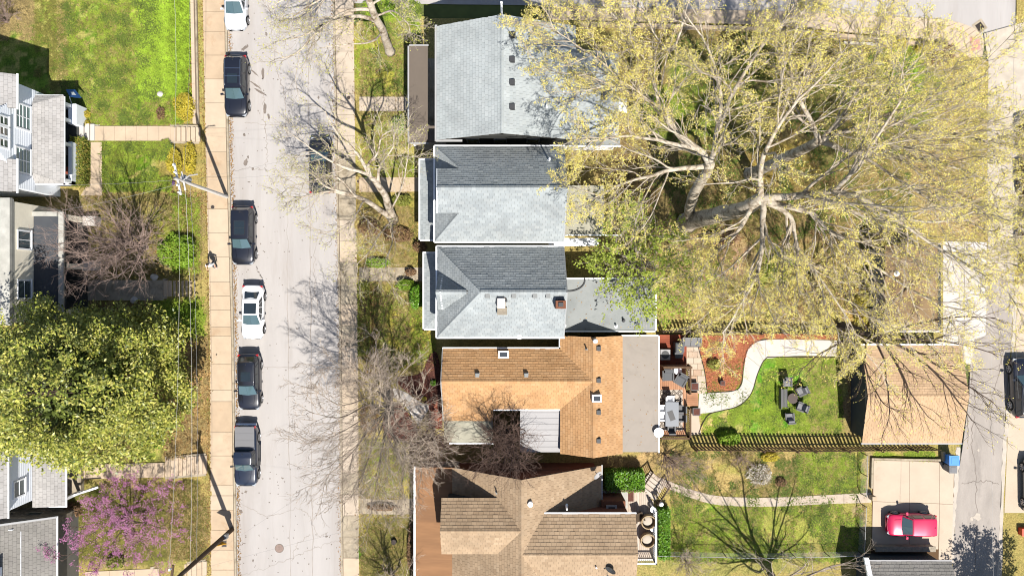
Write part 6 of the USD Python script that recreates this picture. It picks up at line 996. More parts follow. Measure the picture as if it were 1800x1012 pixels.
for k in range(5): t.add('slat', box(p[0] - .3 + k * .1, p[0] - .22 + k * .1, p[1] - .65, p[1] + .65, .52, .56), 'frame_dark')
t.add('backrest', box(p[0] - .42, p[0] - .36, p[1] - .75, p[1] + .75, .55, 1.0), 'frame_dark')
for dx in (-.25, .25):
    for dy in (-.68, .68): t.add('leg', obox((p[0] + dx, p[1] + dy, .1), (.06, .06, .43)), 'frame_dark')
p = P(1391, 699, .12); t = Thing('fire_pit', 'small dark round fire pit in the middle of the lawn chairs', 'fire pit', p); t.add('bowl', cyl(p, .22, .25, .45, 18, .36), 'iron_dark'); t.add('rim', cyl(p, .38, .44, .47, 18), 'iron'); t.add('stand', cyl(p, .14, .1, .26, 12), 'iron_dark')
# pale deck behind the brown house
t = Thing('deck', 'pale wooden deck with white railing behind the brown-roofed house', 'deck', P(1110, 920)); a, b = P(1058, 982, .6), P(1149, 856, .6); x2 = P(1128, 0, .6)[0]; yq = P(0, 884, .6)[1]
n = int((b[0] - a[0]) / .15)
for k in range(n):
    xa = a[0] + (b[0] - a[0]) * k / n; top = b[1] if xa < x2 else b[1] - (xa - x2) * (b[1] - yq) / (b[0] - x2); t.add('board', box(xa, xa + .138, a[1], top, .56, .6 + R.normal(0, .002)), 'deck_pale')
t.add('skirt', prism([(a[0], a[1]), (b[0], a[1]), (b[0], yq), (x2, b[1]), (a[0], b[1])], .05, .55), 'fence_dark'); railing(t, [(b[0], a[1]), (b[0], yq - .3), (b[0] - .25, yq)], .6, 1.0, 'white_paint'); railing(t, [(b[0], a[1]), (P(1118, 0, .6)[0], a[1])], .6, 1.0, 'white_paint'); railing(t, [(x2, b[1]), (a[0] + .2, b[1])], .6, 1.0, 'fence_wood')
t = Thing('deck_stairs', 'dark slatted stairs with rails angling off the pale deck', 'steps', P(1140, 850)); d = np.array([.62, .78, 0]); s_ = np.array([.78, -.62, 0]); c = np.array([*P(1137, 868, .5)[:2], 0]) 
for k in range(5): q = c + d * .3 * k; z = .56 - .09 * k; w = s_ * .75; t.add('tread', hexa(np.array([q - w - d * .0 + [0, 0, z - .05], q + w + [0, 0, z - .05], q + w + d * .26 + [0, 0, z - .05], q - w + d * .26 + [0, 0, z - .05]]), np.array([q - w + [0, 0, z], q + w + [0, 0, z], q + w + d * .26 + [0, 0, z], q - w + d * .26 + [0, 0, z]])), 'deck_pale')
for sg in (-1, 1):
    q0, q1 = c + s_ * .8 * sg, c + s_ * .8 * sg + d * 1.55; t.add('handrail', tube([q0 + [0, 0, 1.55], q1 + [0, 0, 1.1]], .06, 6), 'fence_dark'); t.add('balusters', cat([tube([q0 + (q1 - q0) * f + [0, 0, .3], q0 + (q1 - q0) * f + [0, 0, 1.55 - .45 * f]], .025, 5) for f in np.linspace(0, 1, 11)]), 'fence_dark', kind='stuff')
    for q in (q0, q1): t.add('post', obox(q + [0, 0, .1], (.1, .1, 1.55 if q is q0 else 1.1)), 'fence_dark')
mat('wicker', T(214, 188, 148), .85, .15, 20, .4, 60)
def egg(px, py, lb):
    p = P(px, py, .6); t = Thing('wicker_chair', lb, 'chair', p); a = np.linspace(0, 2 * np.pi, 25)[:-1]; rg = []
    for r_, z in ((.30, .05), (.48, .30), (.56, .55), (.52, .78), (.46, .78), (.48, .55), (.40, .36), (.05, .32)): rg.append([(p[0] + r_ * math.cos(q), p[1] + r_ * math.sin(q), .6 + z + (.18 * max(0, math.sin(q)) if z > .5 else 0)) for q in a])
    t.add('shell', loft(rg), 'wicker', smooth=40); t.add('cushion', ball(p + [0, -.02, .42], .36, 2, (1, 1, .3)), 'rug_pale', smooth=True)
    return t
egg(1137, 912, 'round wicker tub chair on the pale deck, upper one'); egg(1136, 944, 'round wicker tub chair on the pale deck, lower one')
for px, py, lb in ((1147, 892, 'white round side table above the upper wicker chair'), (1147, 925, 'white round side table between the two wicker chairs')):
    p = P(px - 1, py, .6); t = Thing('side_table', lb, 'table', p); t.add('tabletop', cyl(p, .22, 1.1, 1.14, 20), 'white_paint'); t.add('leg', cyl(p, .04, .6, 1.1, 8), 'white_paint'); t.add('foot', cyl(p, .15, .6, .63, 14), 'white_paint')
single('door_mat', obox(P(1109, 872, .6), (.4, .72, .012), 0, .608), 'mat_brown' if False else 'mulch_dark_ground', 'brown door mat lying on the pale deck', 'mat'); single('door_mat', obox(P(1098, 878, .6), (.45, 1.15, .012), 0, .607), 'shingle_dusk' if False else 'parapet', 'faded grey runner mat beside the brown mat on the deck', 'mat')
p = P(1157, 878, .3); t = Thing('garden_lamp', 'white globe lamp on a post at the deck corner', 'lamp', p); t.add('post', tube([p, p + [0, 0, 1.1]], .04, 8), 'fence_dark'); t.add('globe', ball(p + [0, 0, 1.2], .17), 'white_paint', smooth=True)
chair(1122, 906, .6, 200, 'dark slatted chair beside the wing wall on the pale deck', 'fence_dark', None, .6)
p = P(693, 950, .1); t = Thing('tree_stump', 'round black stump standing in the shaded front yard', 'stump', p); t.add('bole', cyl(p, .22, .05, .4, 16, .19), 'iron_dark'); t.add('cut_face', cyl(p, .17, .4, .412, 16), 'iron')
t = Thing('timber_edging', 'weathered white timbers lying in the yard near the top pavement', 'timbers', P(1526, 79, .1))
for k in range(2): t.add('timber', obox(P(1495 + 48 * k + 12, 77 + 4 * k, .1), (2.1, .16, .18), -3, .1), 'concrete_white')
t = Thing('low_wall', 'low tan block wall behind the top pavement', 'wall', P(1400, 60, .1))
for k in range(22): x = 1020 + k * 30; f = lambda x: np.interp(x, [960, 1340, 1480, 1560, 1640, 1700], [44, 55, 67, 74, 84, 110]); t.add('block', prism(Polygon(pp([(x, f(x) - 4), (x + 30, f(x + 30) - 4), (x + 30, f(x + 30) + 3), (x, f(x) + 3)])).buffer(-.01), .02, .5 + R.normal(0, .02)), 'sidewalk_dark' if k % 2 else 'sidewalk')
flat('red_plastic', (.5, .05, .02), .5)
t = Thing('toolbox', 'red orange box at the right edge beyond the alley', 'box', P(1797, 932)); t.add('body', obox(P(1797, 932, .1), (.6, .5, .45), 0, .1), 'red_plastic'); t.add('lid', obox(P(1797, 932, .1), (.64, .54, .06), 0, .55), 'red_plastic')
for px, py, c, lb, k in ((283, 166, 'concrete_white', 'pale boulder at the corner of the front lawn', .24), (300, 322, 'concrete_white', 'white flower pot by purple flowers on the bank', .22), (133, 487, 'concrete_white', 'round planter ring on the grey front walk', .32), (272, 487, 'concrete_white', 'round stone ring at the top of the grey steps', .28), (237, 527, 'concrete_white', 'pale round stone below the grey walk', .26)):
    p = PT(px, py); t = Thing('stone', lb, 'stone', p); b = ball(p + [0, 0, .1], k, 2, (1, .85, .6)); b[0][:] = b[0] + (meshkit.noise(b[0] * 4, 3)[:, None] - .5) * .12; t.add('body', b, c, smooth=True); t.add('base', cyl(p, k * .9, p[2] - .05, p[2] + .06, 14), 'concrete_old')
# ---------------------------------------------------------------- trees, shrubs, hedges
def bark(name, col, dark): mat(name, T(*col, 1.9), .9, .25, 5, .4, 25, stain=(2.2, .47, .62, T(*dark, 1.9)))
bark('bark_pale', (222, 208, 188), (146, 128, 104)); bark('bark_maple', (216, 203, 182), (150, 134, 112)); bark('bark_twig', (214, 200, 178), (156, 140, 118)); bark('bark_grey', (204, 186, 166), (140, 122, 106)); bark('bark_brown', (128, 104, 92), (84, 66, 58)); bark('bark_dark', (104, 86, 72), (66, 54, 46)); bark('bark_mauve', (184, 160, 146), (132, 110, 100))
def leafmat(name, *cols, tr=.3, rough=.6, spec=.3, k=1.35): mat(name, None, rough, .12, .8, 0, 1, 0, spec, island=[T(*c, k) for c in cols], trans=tr)
leafmat('bud_gold', (216, 200, 104), (232, 216, 128), (204, 184, 90), (218, 210, 116), (190, 188, 96), tr=.35, k=1.05); leafmat('bud_lime', (200, 200, 96), (220, 216, 120), (186, 186, 84), tr=.35); leafmat('leaf_lime', (176, 196, 70), (200, 212, 92), (150, 176, 58), tr=.4, k=1.7)
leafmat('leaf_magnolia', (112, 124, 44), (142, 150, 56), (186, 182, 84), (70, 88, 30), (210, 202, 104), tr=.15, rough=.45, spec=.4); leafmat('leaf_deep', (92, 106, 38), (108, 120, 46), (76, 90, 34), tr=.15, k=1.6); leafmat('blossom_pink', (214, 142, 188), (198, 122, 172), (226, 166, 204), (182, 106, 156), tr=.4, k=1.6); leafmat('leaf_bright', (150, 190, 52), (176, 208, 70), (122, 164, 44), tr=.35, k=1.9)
leafmat('leaf_box', (86, 128, 34), (116, 160, 44), (64, 104, 28), tr=.15, rough=.4); leafmat('leaf_gold', (206, 184, 56), (184, 168, 48), (222, 204, 84), (150, 140, 44), tr=.3); leafmat('leaf_olive', (128, 134, 56), (150, 152, 68), (104, 112, 46), tr=.25); leafmat('leaf_rust', (120, 92, 66), (150, 118, 84), (94, 72, 54), tr=.2); leafmat('leaf_white', (226, 220, 208), (204, 196, 180), (180, 168, 148), tr=.2); leafmat('leaf_hedge', (104, 118, 40), (132, 140, 50), (84, 98, 36), (176, 150, 70), tr=.15); leafmat('leaf_purple', (130, 84, 170), (150, 104, 190), tr=.3)
def unit(v): return v / np.maximum(np.linalg.norm(v, axis=-1, keepdims=True), 1e-9)
def grow(p0, d, L, r0, Kp=6, wob=.18, up=.05, tip=.25):
    n = len(p0); pts = np.empty((n, Kp, 3)); pts[:, 0] = p0; d = unit(np.asarray(d, float)); st = (np.asarray(L) / (Kp - 1))[:, None]
    for k in range(1, Kp): pts[:, k] = pts[:, k - 1] + d * st; d = unit(d + R.normal(0, wob, (n, 3)) + [0, 0, up])
    return pts, np.asarray(r0)[:, None] * np.linspace(1, tip, Kp)[None]
def spawn(pts, rad, m, lo, hi, ang, lr, rr, up=.05, wob=.18, Kp=5, lmin=.2, rmin=.006, lens=None, flat=0.0, tip=.3):
    N, Kq = pts.shape[:2]; seg = np.linalg.norm(np.diff(pts, axis=1), axis=2).sum(1) if lens is None else lens
    i = np.repeat(np.arange(N), m); t = (lo + (hi - lo) * ((np.tile(np.arange(m), N) + R.random(N * m)) / m)); x = t * (Kq - 1); k = np.minimum(x.astype(int), Kq - 2); f = (x - k)[:, None]
    p = pts[i, k] * (1 - f) + pts[i, k + 1] * f; d = unit(pts[i, k + 1] - pts[i, k]); r = rad[i, k] * (1 - f[:, 0]) + rad[i, k + 1] * f[:, 0]
    q = R.normal(0, 1, (len(i), 3)); q[:, 2] *= (1 - flat); q = unit(q - (q * d).sum(1, keepdims=True) * d); a = np.radians(ang) * R.uniform(.6, 1.3, len(i))[:, None]
    dd = d * np.cos(a) + q * np.sin(a); L = np.maximum(seg[i] * lr * (1.15 - .65 * t) * R.uniform(.65, 1.3, len(i)), lmin)
    return grow(p, dd, L, np.maximum(r * rr, rmin), Kp, wob, up, tip)
def limb(pts, r0, r1, n=14):
    p = spline(np.array(pts, float), max(2, n // max(1, len(pts) - 1)), False); p = p + np.r_[np.zeros((1, 3)), R.normal(0, .035, (len(p) - 1, 3))]
    x = np.linspace(0, len(p) - 1, n); k = np.minimum(x.astype(int), len(p) - 2); f = (x - k)[:, None]; q = p[k] * (1 - f) + p[k + 1] * f
    return q, r0 + (r1 - r0) * np.linspace(0, 1, n) ** .8
def leaves(pts, per, size, spread, m, tilt=.55, lo=.45):
    N, Kq = pts.shape[:2]; i = np.repeat(np.arange(N), per); x = R.uniform(lo, 1, len(i)) * (Kq - 1); k = np.minimum(x.astype(int), Kq - 2); f = (x - k)[:, None]
    return flakes(pts[i, k] * (1 - f) + pts[i, k + 1] * f + R.normal(0, spread, (len(i), 3)), size, tilt)
def tree(name, label, base, stems, limbs_, mbark, levels, leaf=None, group=None, mtwig=None):
    "stems, limbs_: [(points, r0, r1)]; levels: dicts for spawn; leaf: (per twig, size, spread, material)"
    t = Thing(name, label, 'tree' if 'shrub' not in name else 'shrub', base, group); L = []
    for pts, r0, r1 in stems: q, r = limb(pts, r0, r1); r = r * (1 + .3 * np.exp(-np.linalg.norm(q - q[0], axis=1) / .35)); t.add('trunk', tubes(q[None], r[None], 9), mbark, smooth=True); L.append((q, r))
    for pts, r0, r1 in limbs_: q, r = limb(pts, r0, r1); t.add('limb', tubes(q[None], r[None], 7), mbark, smooth=True); L.append((q, r))
    src = L[len(stems):] or L
    P_, R_ = np.stack([q for q, _ in src]), np.stack([r for _, r in src]); last = None
    for n, lv in enumerate(levels):
        lv = dict(lv); sides = lv.pop('sides', 5 if n == 0 else 3); P_, R_ = spawn(P_, R_, **lv)
        t.add(('branches', 'twigs', 'fine_twigs', 'fine_twigs')[n], tubes(P_, R_, sides, False), mtwig or mbark, kind='stuff')
    if leaf:
        for lf in (leaf if isinstance(leaf, list) else [leaf]): t.add('crown', leaves(P_, lf[0], lf[1], lf[2], None), lf[3], kind='stuff')
    return t
Q = lambda *a: [P(x, y, z) for x, y, z in a]
# --- the great budding tree over the back yards
b = P(1207, 392, 0); hub = P(1338, 350, 12); h2 = P(1247, 290, 11.5)
LV = [dict(m=12, lo=.12, hi=1, ang=40, lr=.60, rr=.5, up=.06, wob=.13, Kp=8, lmin=2.2, rmin=.036), dict(m=9, lo=.15, hi=1, ang=38, lr=.48, rr=.55, up=.05, wob=.17, Kp=6, lmin=.9, rmin=.017), dict(m=8, lo=.15, hi=1, ang=36, lr=.5, rr=.6, up=.05, wob=.2, Kp=4, lmin=.4, rmin=.011)]
tree('budding_tree', 'huge tree with pale leaning trunk and gold buds over the back yards', b,
     [(Q((1207, 392, 0), (1226, 386, 3), (1262, 377, 7), (1302, 368, 10), (1338, 350, 12)), .66, .42), (Q((1209, 388, 1), (1216, 352, 5), (1234, 314, 9), (1247, 290, 11.5)), .40, .30)],
     [(Q((1338, 350, 12), (1395, 345, 13), (1455, 338, 14), (1478, 325, 15), (1505, 292, 16), (1560, 215, 17.5), (1600, 150, 18)), .27, .04), (Q((1465, 336, 14), (1508, 346, 15), (1573, 375, 16), (1640, 392, 17), (1745, 360, 18)), .19, .03), (Q((1338, 352, 12), (1380, 362, 12.5), (1430, 376, 13), (1447, 398, 13.5), (1500, 425, 14), (1560, 420, 15)), .2, .03),
      (Q((1345, 355, 12), (1388, 378, 12), (1396, 410, 12), (1404, 440, 12), (1412, 490, 12.5), (1395, 560, 13)), .19, .03), (Q((1338, 350, 12), (1336, 300, 13.5), (1352, 250, 15), (1382, 200, 16), (1440, 140, 17), (1500, 70, 18)), .2, .03), (Q((1330, 352, 11.5), (1305, 395, 11), (1280, 425, 10.5), (1250, 452, 10.5), (1215, 500, 11)), .17, .03), (Q((1430, 376, 13), (1500, 440, 13.5), (1570, 490, 14), (1640, 530, 14.5), (1680, 560, 14.5)), .12, .02), (Q((1404, 440, 12), (1450, 500, 13), (1490, 560, 13.5), (1520, 620, 13.5)), .10, .02), (Q((1560, 375, 16), (1640, 430, 16.5), (1710, 470, 17), (1760, 500, 17)), .10, .02), (Q((1340, 352, 12), (1340, 420, 12.5), (1330, 480, 13), (1300, 540, 13.5), (1270, 585, 13)), .2, .03),
      (Q((1247, 290, 11.5), (1236, 268, 12), (1190, 238, 12.5), (1168, 195, 13), (1130, 172, 13), (1080, 150, 13.5), (1020, 128, 13)), .24, .04), (Q((1247, 290, 11.5), (1258, 250, 13), (1268, 180, 14.5), (1250, 95, 16), (1200, 20, 17)), .2, .03), (Q((1262, 230, 13), (1295, 150, 15), (1340, 80, 16), (1400, 10, 17)), .16, .03), (Q((1240, 292, 11), (1180, 300, 11.5), (1140, 310, 12), (1090, 326, 12), (1040, 350, 12)), .18, .03), (Q((1236, 266, 12), (1150, 245, 12.5), (1090, 240, 13), (1030, 250, 13)), .15, .03), (Q((1165, 195, 13), (1140, 120, 14), (1100, 50, 15), (1060, 10, 15)), .13, .03), (Q((1110, 165, 13), (1060, 110, 13.5), (1000, 70, 13), (960, 40, 13)), .10, .02), (Q((1205, 30, 16), (1180, 90, 15), (1150, 60, 16), (1120, -10, 17)), .08, .03)],
     'bark_maple', LV, [(8, .034, .05, 'bud_gold')], mtwig='bark_twig')
b = P(1318, 306, 0)
tree('budding_tree', 'second tall gold-budding tree nearer the alley, upper right', b, [(Q((1318, 306, 0), (1345, 294, 4), (1395, 270, 9), (1440, 247, 13)), .42, .27)],
     [(Q((1440, 247, 13), (1430, 222, 13.5), (1396, 150, 15), (1390, 90, 16), (1410, 20, 17)), .2, .03), (Q((1440, 247, 13), (1500, 225, 14), (1545, 208, 15), (1640, 170, 16), (1740, 130, 17)), .2, .03), (Q((1445, 245, 13), (1490, 190, 14.5), (1530, 120, 15.5), (1560, 60, 16)), .16, .03), (Q((1445, 250, 13), (1510, 270, 14), (1600, 275, 15), (1690, 300, 16), (1770, 330, 16.5)), .18, .03), (Q((1510, 270, 14), (1600, 330, 15.5), (1700, 390, 16.5), (1785, 420, 17)), .1, .02), (Q((1440, 247, 13), (1530, 175, 14.5), (1590, 130, 15), (1620, 100, 15)), .09, .02), (Q((1540, 210, 15), (1620, 225, 15.5), (1700, 240, 16), (1770, 255, 16.5)), .13, .03)],
     'bark_maple', LV, [(8, .034, .05, 'bud_gold')], mtwig='bark_twig')
b = P(1476, 572, 0)
tree('bare_tree', 'bare dark-limbed tree reaching out over the tan garage roof', b, [(Q((1476, 572, 0), (1500, 578, 3), (1526, 586, 6), (1548, 592, 8)), .26, .17)],
     [(Q((1548, 592, 8), (1600, 618, 9), (1648, 660, 10), (1690, 712, 11), (1715, 745, 11)), .12, .02), (Q((1548, 592, 8), (1620, 596, 9.5), (1690, 605, 10.5), (1755, 625, 11)), .11, .02), (Q((1545, 592, 8), (1578, 640, 9), (1600, 690, 10), (1640, 740, 10.5)), .11, .02), (Q((1540, 592, 7.5), (1556, 650, 9), (1562, 710, 10), (1560, 750, 10)), .08, .02), (Q((1600, 612, 9), (1660, 650, 10), (1720, 690, 11), (1745, 705, 11)), .08, .02), (Q((1545, 590, 8), (1610, 570, 9.5), (1690, 556, 10.5), (1750, 560, 11)), .09, .02), (Q((1526, 588, 6), (1520, 640, 8), (1545, 700, 9), (1570, 720, 9.5)), .07, .02), (Q((1530, 586, 6.5), (1500, 540, 8), (1480, 500, 9), (1500, 460, 10)), .08, .02), (Q((1540, 590, 7.5), (1560, 540, 9), (1600, 500, 10), (1640, 480, 10.5)), .08, .02), (Q((1520, 585, 6), (1460, 610, 7.5), (1420, 640, 8), (1400, 660, 8)), .07, .02)],
     'bark_dark', [dict(m=11, lo=.2, hi=1, ang=32, lr=.46, rr=.5, up=.0, wob=.12, Kp=6, lmin=.8, rmin=.016), dict(m=7, lo=.2, hi=1, ang=34, lr=.5, rr=.6, up=.02, wob=.18, Kp=5, lmin=.4, rmin=.011)], [(2, .045, .07, 'bud_gold')])
# --- street trees
LS = [dict(m=10, lo=.2, hi=1, ang=46, lr=.5, rr=.45, up=.08, wob=.22, Kp=6, lmin=.9, rmin=.02), dict(m=8, lo=.2, hi=1, ang=44, lr=.52, rr=.55, up=.06, wob=.22, Kp=5, lmin=.45, rmin=.011), dict(m=4, lo=.2, hi=1, ang=42, lr=.5, rr=.6, up=.05, wob=.22, Kp=4, lmin=.25, rmin=.007)]
tree('street_tree', 'pale-barked street tree at the top with trunk cut by the frame', P(687, 92, 0), [(Q((687, 92, 0), (680, 74, 2), (668, 45, 5), (652, 12, 7.5), (642, -20, 9)), .33, .2)],
     [(Q((664, 38, 5.5), (630, 28, 7), (580, 38, 8), (545, 58, 8.5), (508, 70, 9)), .17, .03), (Q((655, 18, 7), (610, 20, 8), (560, 55, 9), (520, 95, 9.5), (482, 105, 10)), .14, .03), (Q((642, -20, 9), (600, -40, 10), (540, -20, 11), (480, 10, 11)), .16, .03), (Q((642, -20, 9), (660, -60, 10.5), (690, -80, 11)), .16, .03), (Q((660, 30, 6), (690, 18, 7.5), (716, 40, 8.5), (722, 62, 8.5)), .09, .02), (Q((672, 55, 4), (650, 75, 6), (610, 78, 7), (560, 85, 7.5)), .09, .02), (Q((650, 10, 7.5), (690, -10, 9), (715, 10, 10)), .1, .02), (Q((640, -20, 9), (580, -10, 10), (530, 20, 10.5), (495, 40, 10.5)), .12, .02)], 'bark_pale', LS, [(1, .04, .08, 'bud_lime')], mtwig='bark_twig')
tree('street_tree', 'forked white-barked street tree with lime buds beside the grey houses', P(692, 386, 0), [(Q((692, 386, 0), (684, 368, 2), (678, 345, 4), (668, 328, 5.5), (651, 309, 7)), .34, .15), (Q((690, 384, .8), (664, 366, 3), (640, 350, 4.5), (610, 340, 6)), .22, .12)],
     [(Q((651, 309, 7), (636, 285, 8), (622, 262, 8.6), (604, 246, 9), (585, 225, 9.5), (572, 195, 10)), .14, .03), (Q((651, 309, 7), (648, 288, 8), (662, 272, 8.6), (672, 240, 9.4), (700, 225, 10)), .13, .03), (Q((664, 320, 6), (668, 292, 7.5), (690, 262, 8.5), (692, 225, 9.5)), .12, .02), (Q((651, 309, 7), (612, 296, 7.8), (572, 278, 8.3), (538, 256, 9), (515, 238, 9)), .13, .02), (Q((610, 340, 6), (578, 330, 7), (548, 305, 7.8), (520, 290, 8.3)), .11, .02), (Q((612, 342, 6), (575, 337, 7), (535, 345, 7.8), (490, 345, 8)), .11, .02), (Q((640, 350, 4.5), (628, 375, 6), (605, 400, 7), (560, 410, 8)), .07, .02), (Q((686, 372, 2), (706, 330, 5), (716, 280, 7), (720, 240, 8)), .08, .02), (Q((690, 388, 1.5), (668, 410, 4), (650, 440, 6), (622, 470, 7)), .07, .02), (Q((690, 388, 1.5), (690, 420, 4), (680, 455, 6), (676, 490, 7)), .06, .02), (Q((625, 345, 5.5), (590, 310, 7.5), (540, 320, 8.2), (505, 330, 8.5)), .08, .02)], 'bark_pale', LS, [(1, .036, .05, 'bud_lime')], mtwig='bark_twig')
fan = []
for k, (ax, ay, z) in enumerate([(545, 680, 9.5), (580, 820, 12), (620, 860, 12.5), (660, 840, 13), (610, 660, 10), (640, 640, 9), (700, 830, 12), (560, 640, 9), (540, 720, 10), (530, 780, 10), (560, 850, 11), (600, 890, 11), (650, 900, 11.5), (700, 880, 11), (740, 850, 10), (775, 800, 9), (770, 740, 9), (745, 690, 8.5), (720, 640, 8.5), (660, 600, 8), (600, 610, 8.5), (620, 760, 12), (680, 790, 13), (640, 700, 12)]): jx, jy = R.uniform(-14, 14), R.uniform(-14, 14); fan.append(([P(686, 716, 3.0 + .25 * (k % 5)), P(686 + (ax - 686) * .28 + jx, 722 + (ay - 722) * .28 + jy, 3.0 + (z - 3) * .42), P(686 + (ax - 686) * .62 - jx * 1.4, 722 + (ay - 722) * .62 - jy * 1.4, 3 + (z - 3) * .76), P(ax, ay, z)], R.uniform(.06, .09), .012))
tree('street_tree', 'bare grey many-limbed street tree before the orange-roofed house', P(684, 692, 0), [(Q((684, 692, 0), (682, 700, 1.2), (686, 712, 2.4), (688, 724, 3.6)), .34, .24)], fan, 'bark_grey', [dict(m=12, lo=.30, hi=1, ang=36, lr=.42, rr=.5, up=.02, wob=.18, Kp=7, lmin=.9, rmin=.016), dict(m=7, lo=.2, hi=1, ang=36, lr=.5, rr=.6, up=.02, wob=.2, Kp=5, lmin=.5, rmin=.011), dict(m=5, lo=.2, hi=1, ang=34, lr=.5, rr=.65, up=.02, wob=.2, Kp=4, lmin=.3, rmin=.009)], mtwig='bark_grey')
def bare(label, bx, by, h, rx, ry, ox, oy, n, mb, r0=.12, base_z=.1, name='bare_tree', lev=(8, 6), leaf=None, fork=.25, pt=None):
    "many stems fanning from one root to a ring of tips; ox, oy: lean of the crown (m)"
    b = pt if pt is not None else P(bx, by, base_z); st = []
    for k in range(n):
        a = 2 * math.pi * (k + R.random() * .8) / n; rr = math.sqrt(R.uniform(.1, 1)); e = b + [ox + rx * rr * math.cos(a), oy + ry * rr * math.sin(a), h * R.uniform(.72, 1) * (1 - .25 * rr)]; m = b + (e - b) * .45 * [.75, .75, 1.15] + R.normal(0, .05 * h, 3)
        f0 = b + [0, 0, h * fork * R.uniform(.3, 1)]; st.append(([f0, f0 * .35 + m * .65, m * .5 + e * .5 + R.normal(0, .035 * h, 3), e], r0 * R.uniform(.4, .6), .008))
    return tree(name, label, b, [([b - [0, 0, .15], b + [0, 0, h * fork * .5], b + [.02, 0, h * fork]], r0, r0 * .7)], st, mb, [dict(m=lev[0], lo=.2, hi=1, ang=34, lr=.42, rr=.58, up=.05, wob=.18, Kp=6, lmin=.35, rmin=.011), dict(m=lev[1], lo=.15, hi=1, ang=34, lr=.5, rr=.62, up=.04, wob=.2, Kp=4, lmin=.2, rmin=.008), dict(m=3, lo=.2, hi=1, ang=32, lr=.5, rr=.7, up=.04, wob=.2, Kp=3, lmin=.15, rmin=.006)], leaf)
bare('bare multi-stemmed tree fanning left beside the cream house', 0, 0, 10.5, 3.3, 3.2, .0, 0, 24, 'bark_mauve', .16, fork=.06, pt=PT(258, 436), lev=(8, 5)); bare('dark bare tree growing in the courtyard of the orange-roofed house', 888, 760, 10.4, 2.1, 1.7, 0, -.1, 20, 'bark_brown', .16, lev=(9, 6)); bare('dark bare tree at the front corner between orange and brown roofs', 762, 756, 9.2, 2.0, 1.7, 0, -.1, 16, 'bark_brown', .12, lev=(9, 6))
bare('pale bare shrub at the corner of the garden walk', 1168, 800, 3.2, 1.9, 1.5, .9, -.8, 15, 'bark_mauve', .06, fork=.1, name='bare_shrub'); bare('bare tree at the bottom edge throwing its shadow over the dry yard', 1356, 1012, 12, 5.6, 4.8, .3, .2, 13, 'bark_grey', .24, lev=(6, 4), fork=.16); bare('small bare tree at the lower edge in the front yard', 694, 1018, 7, 2.0, 2.0, 0, 0, 12, 'bark_grey', .13, lev=(8, 5))
bare('bare shrub tangle at the top left corner of the lawn', 0, 0, 3, 2.4, 2.0, -.5, .5, 14, 'bark_mauve', .06, name='bare_shrub', fork=.1, pt=PT(15, 40)); bare('thin bare shrub behind the wire fence at the lower yard', 1205, 985, 3, 1.4, 1.2, 0, .3, 10, 'bark_grey', .05, name='bare_shrub', fork=.1)
bare('leafy-budded tree at the lower right corner by the alley', 1752, 1062, 7.5, 2.4, 2.4, 0, 0, 16, 'bark_grey', .16, leaf=(4, .09, .12, 'leaf_olive')); bare('bare bush standing against the low pad wall by the fence', 1300, 806, 1.4, .9, .5, 0, 0, 8, 'bark_mauve', .03, name='bare_shrub', fork=.1, lev=(5, 4))
LP_ = [dict(m=7, lo=.2, hi=1, ang=45, lr=.55, rr=.5, up=.1, wob=.22, Kp=5, lmin=.7, rmin=.015), dict(m=6, lo=.15, hi=1, ang=45, lr=.55, rr=.6, up=.06, wob=.22, Kp=4, lmin=.4, rmin=.009)]
st = [([PT(226, 912, .6), P(226 + (ax - 226) * .5, 912 + (ay - 912) * .5, 3.8), P(ax, ay, z)], .045, .01) for ax, ay, z in ((150, 880, 5.5), (120, 930, 5.5), (110, 985, 5.5), (165, 1005, 5.5), (215, 990, 6), (270, 985, 5.5), (292, 930, 5.5), (285, 870, 5), (245, 852, 5), (205, 865, 5.5), (190, 930, 6.5), (245, 920, 6.5))]
b = PT(224, 905); tree('redbud_tree', 'pink blossoming redbud tree at the lower left', b, [([b - [0, 0, .1], b + [0, 0, .8], b + [-.1, -.2, 1.6]], .17, .12)], st, 'bark_brown', LP_, [(22, .042, .085, 'blossom_pink')])
st = [([PT(1122, 462, .8) if False else P(1118, 464, 1.2), P(1118 + (ax - 1118) * .5, 464 + (ay - 464) * .5, 4.5), P(ax, ay, z)], .08, .02) for ax, ay, z in ((1060, 430, 6), (1085, 400, 6.5), (1120, 385, 7), (1170, 410, 7.5), (1215, 440, 7), (1225, 490, 7), (1185, 535, 7), (1140, 535, 6.5), (1085, 510, 6.5), (1055, 475, 6), (1150, 460, 8.5), (1200, 470, 8), (1160, 500, 8))]
tree('leafing_tree', 'fresh lime green leafing tree behind the grey hip house', P(1118, 464, 0), [(Q((1118, 464, 0), (1120, 463, 1), (1124, 462, 2.2)), .18, .13)], st, 'bark_maple', LP_, [(12, .085, .12, 'leaf_lime')])
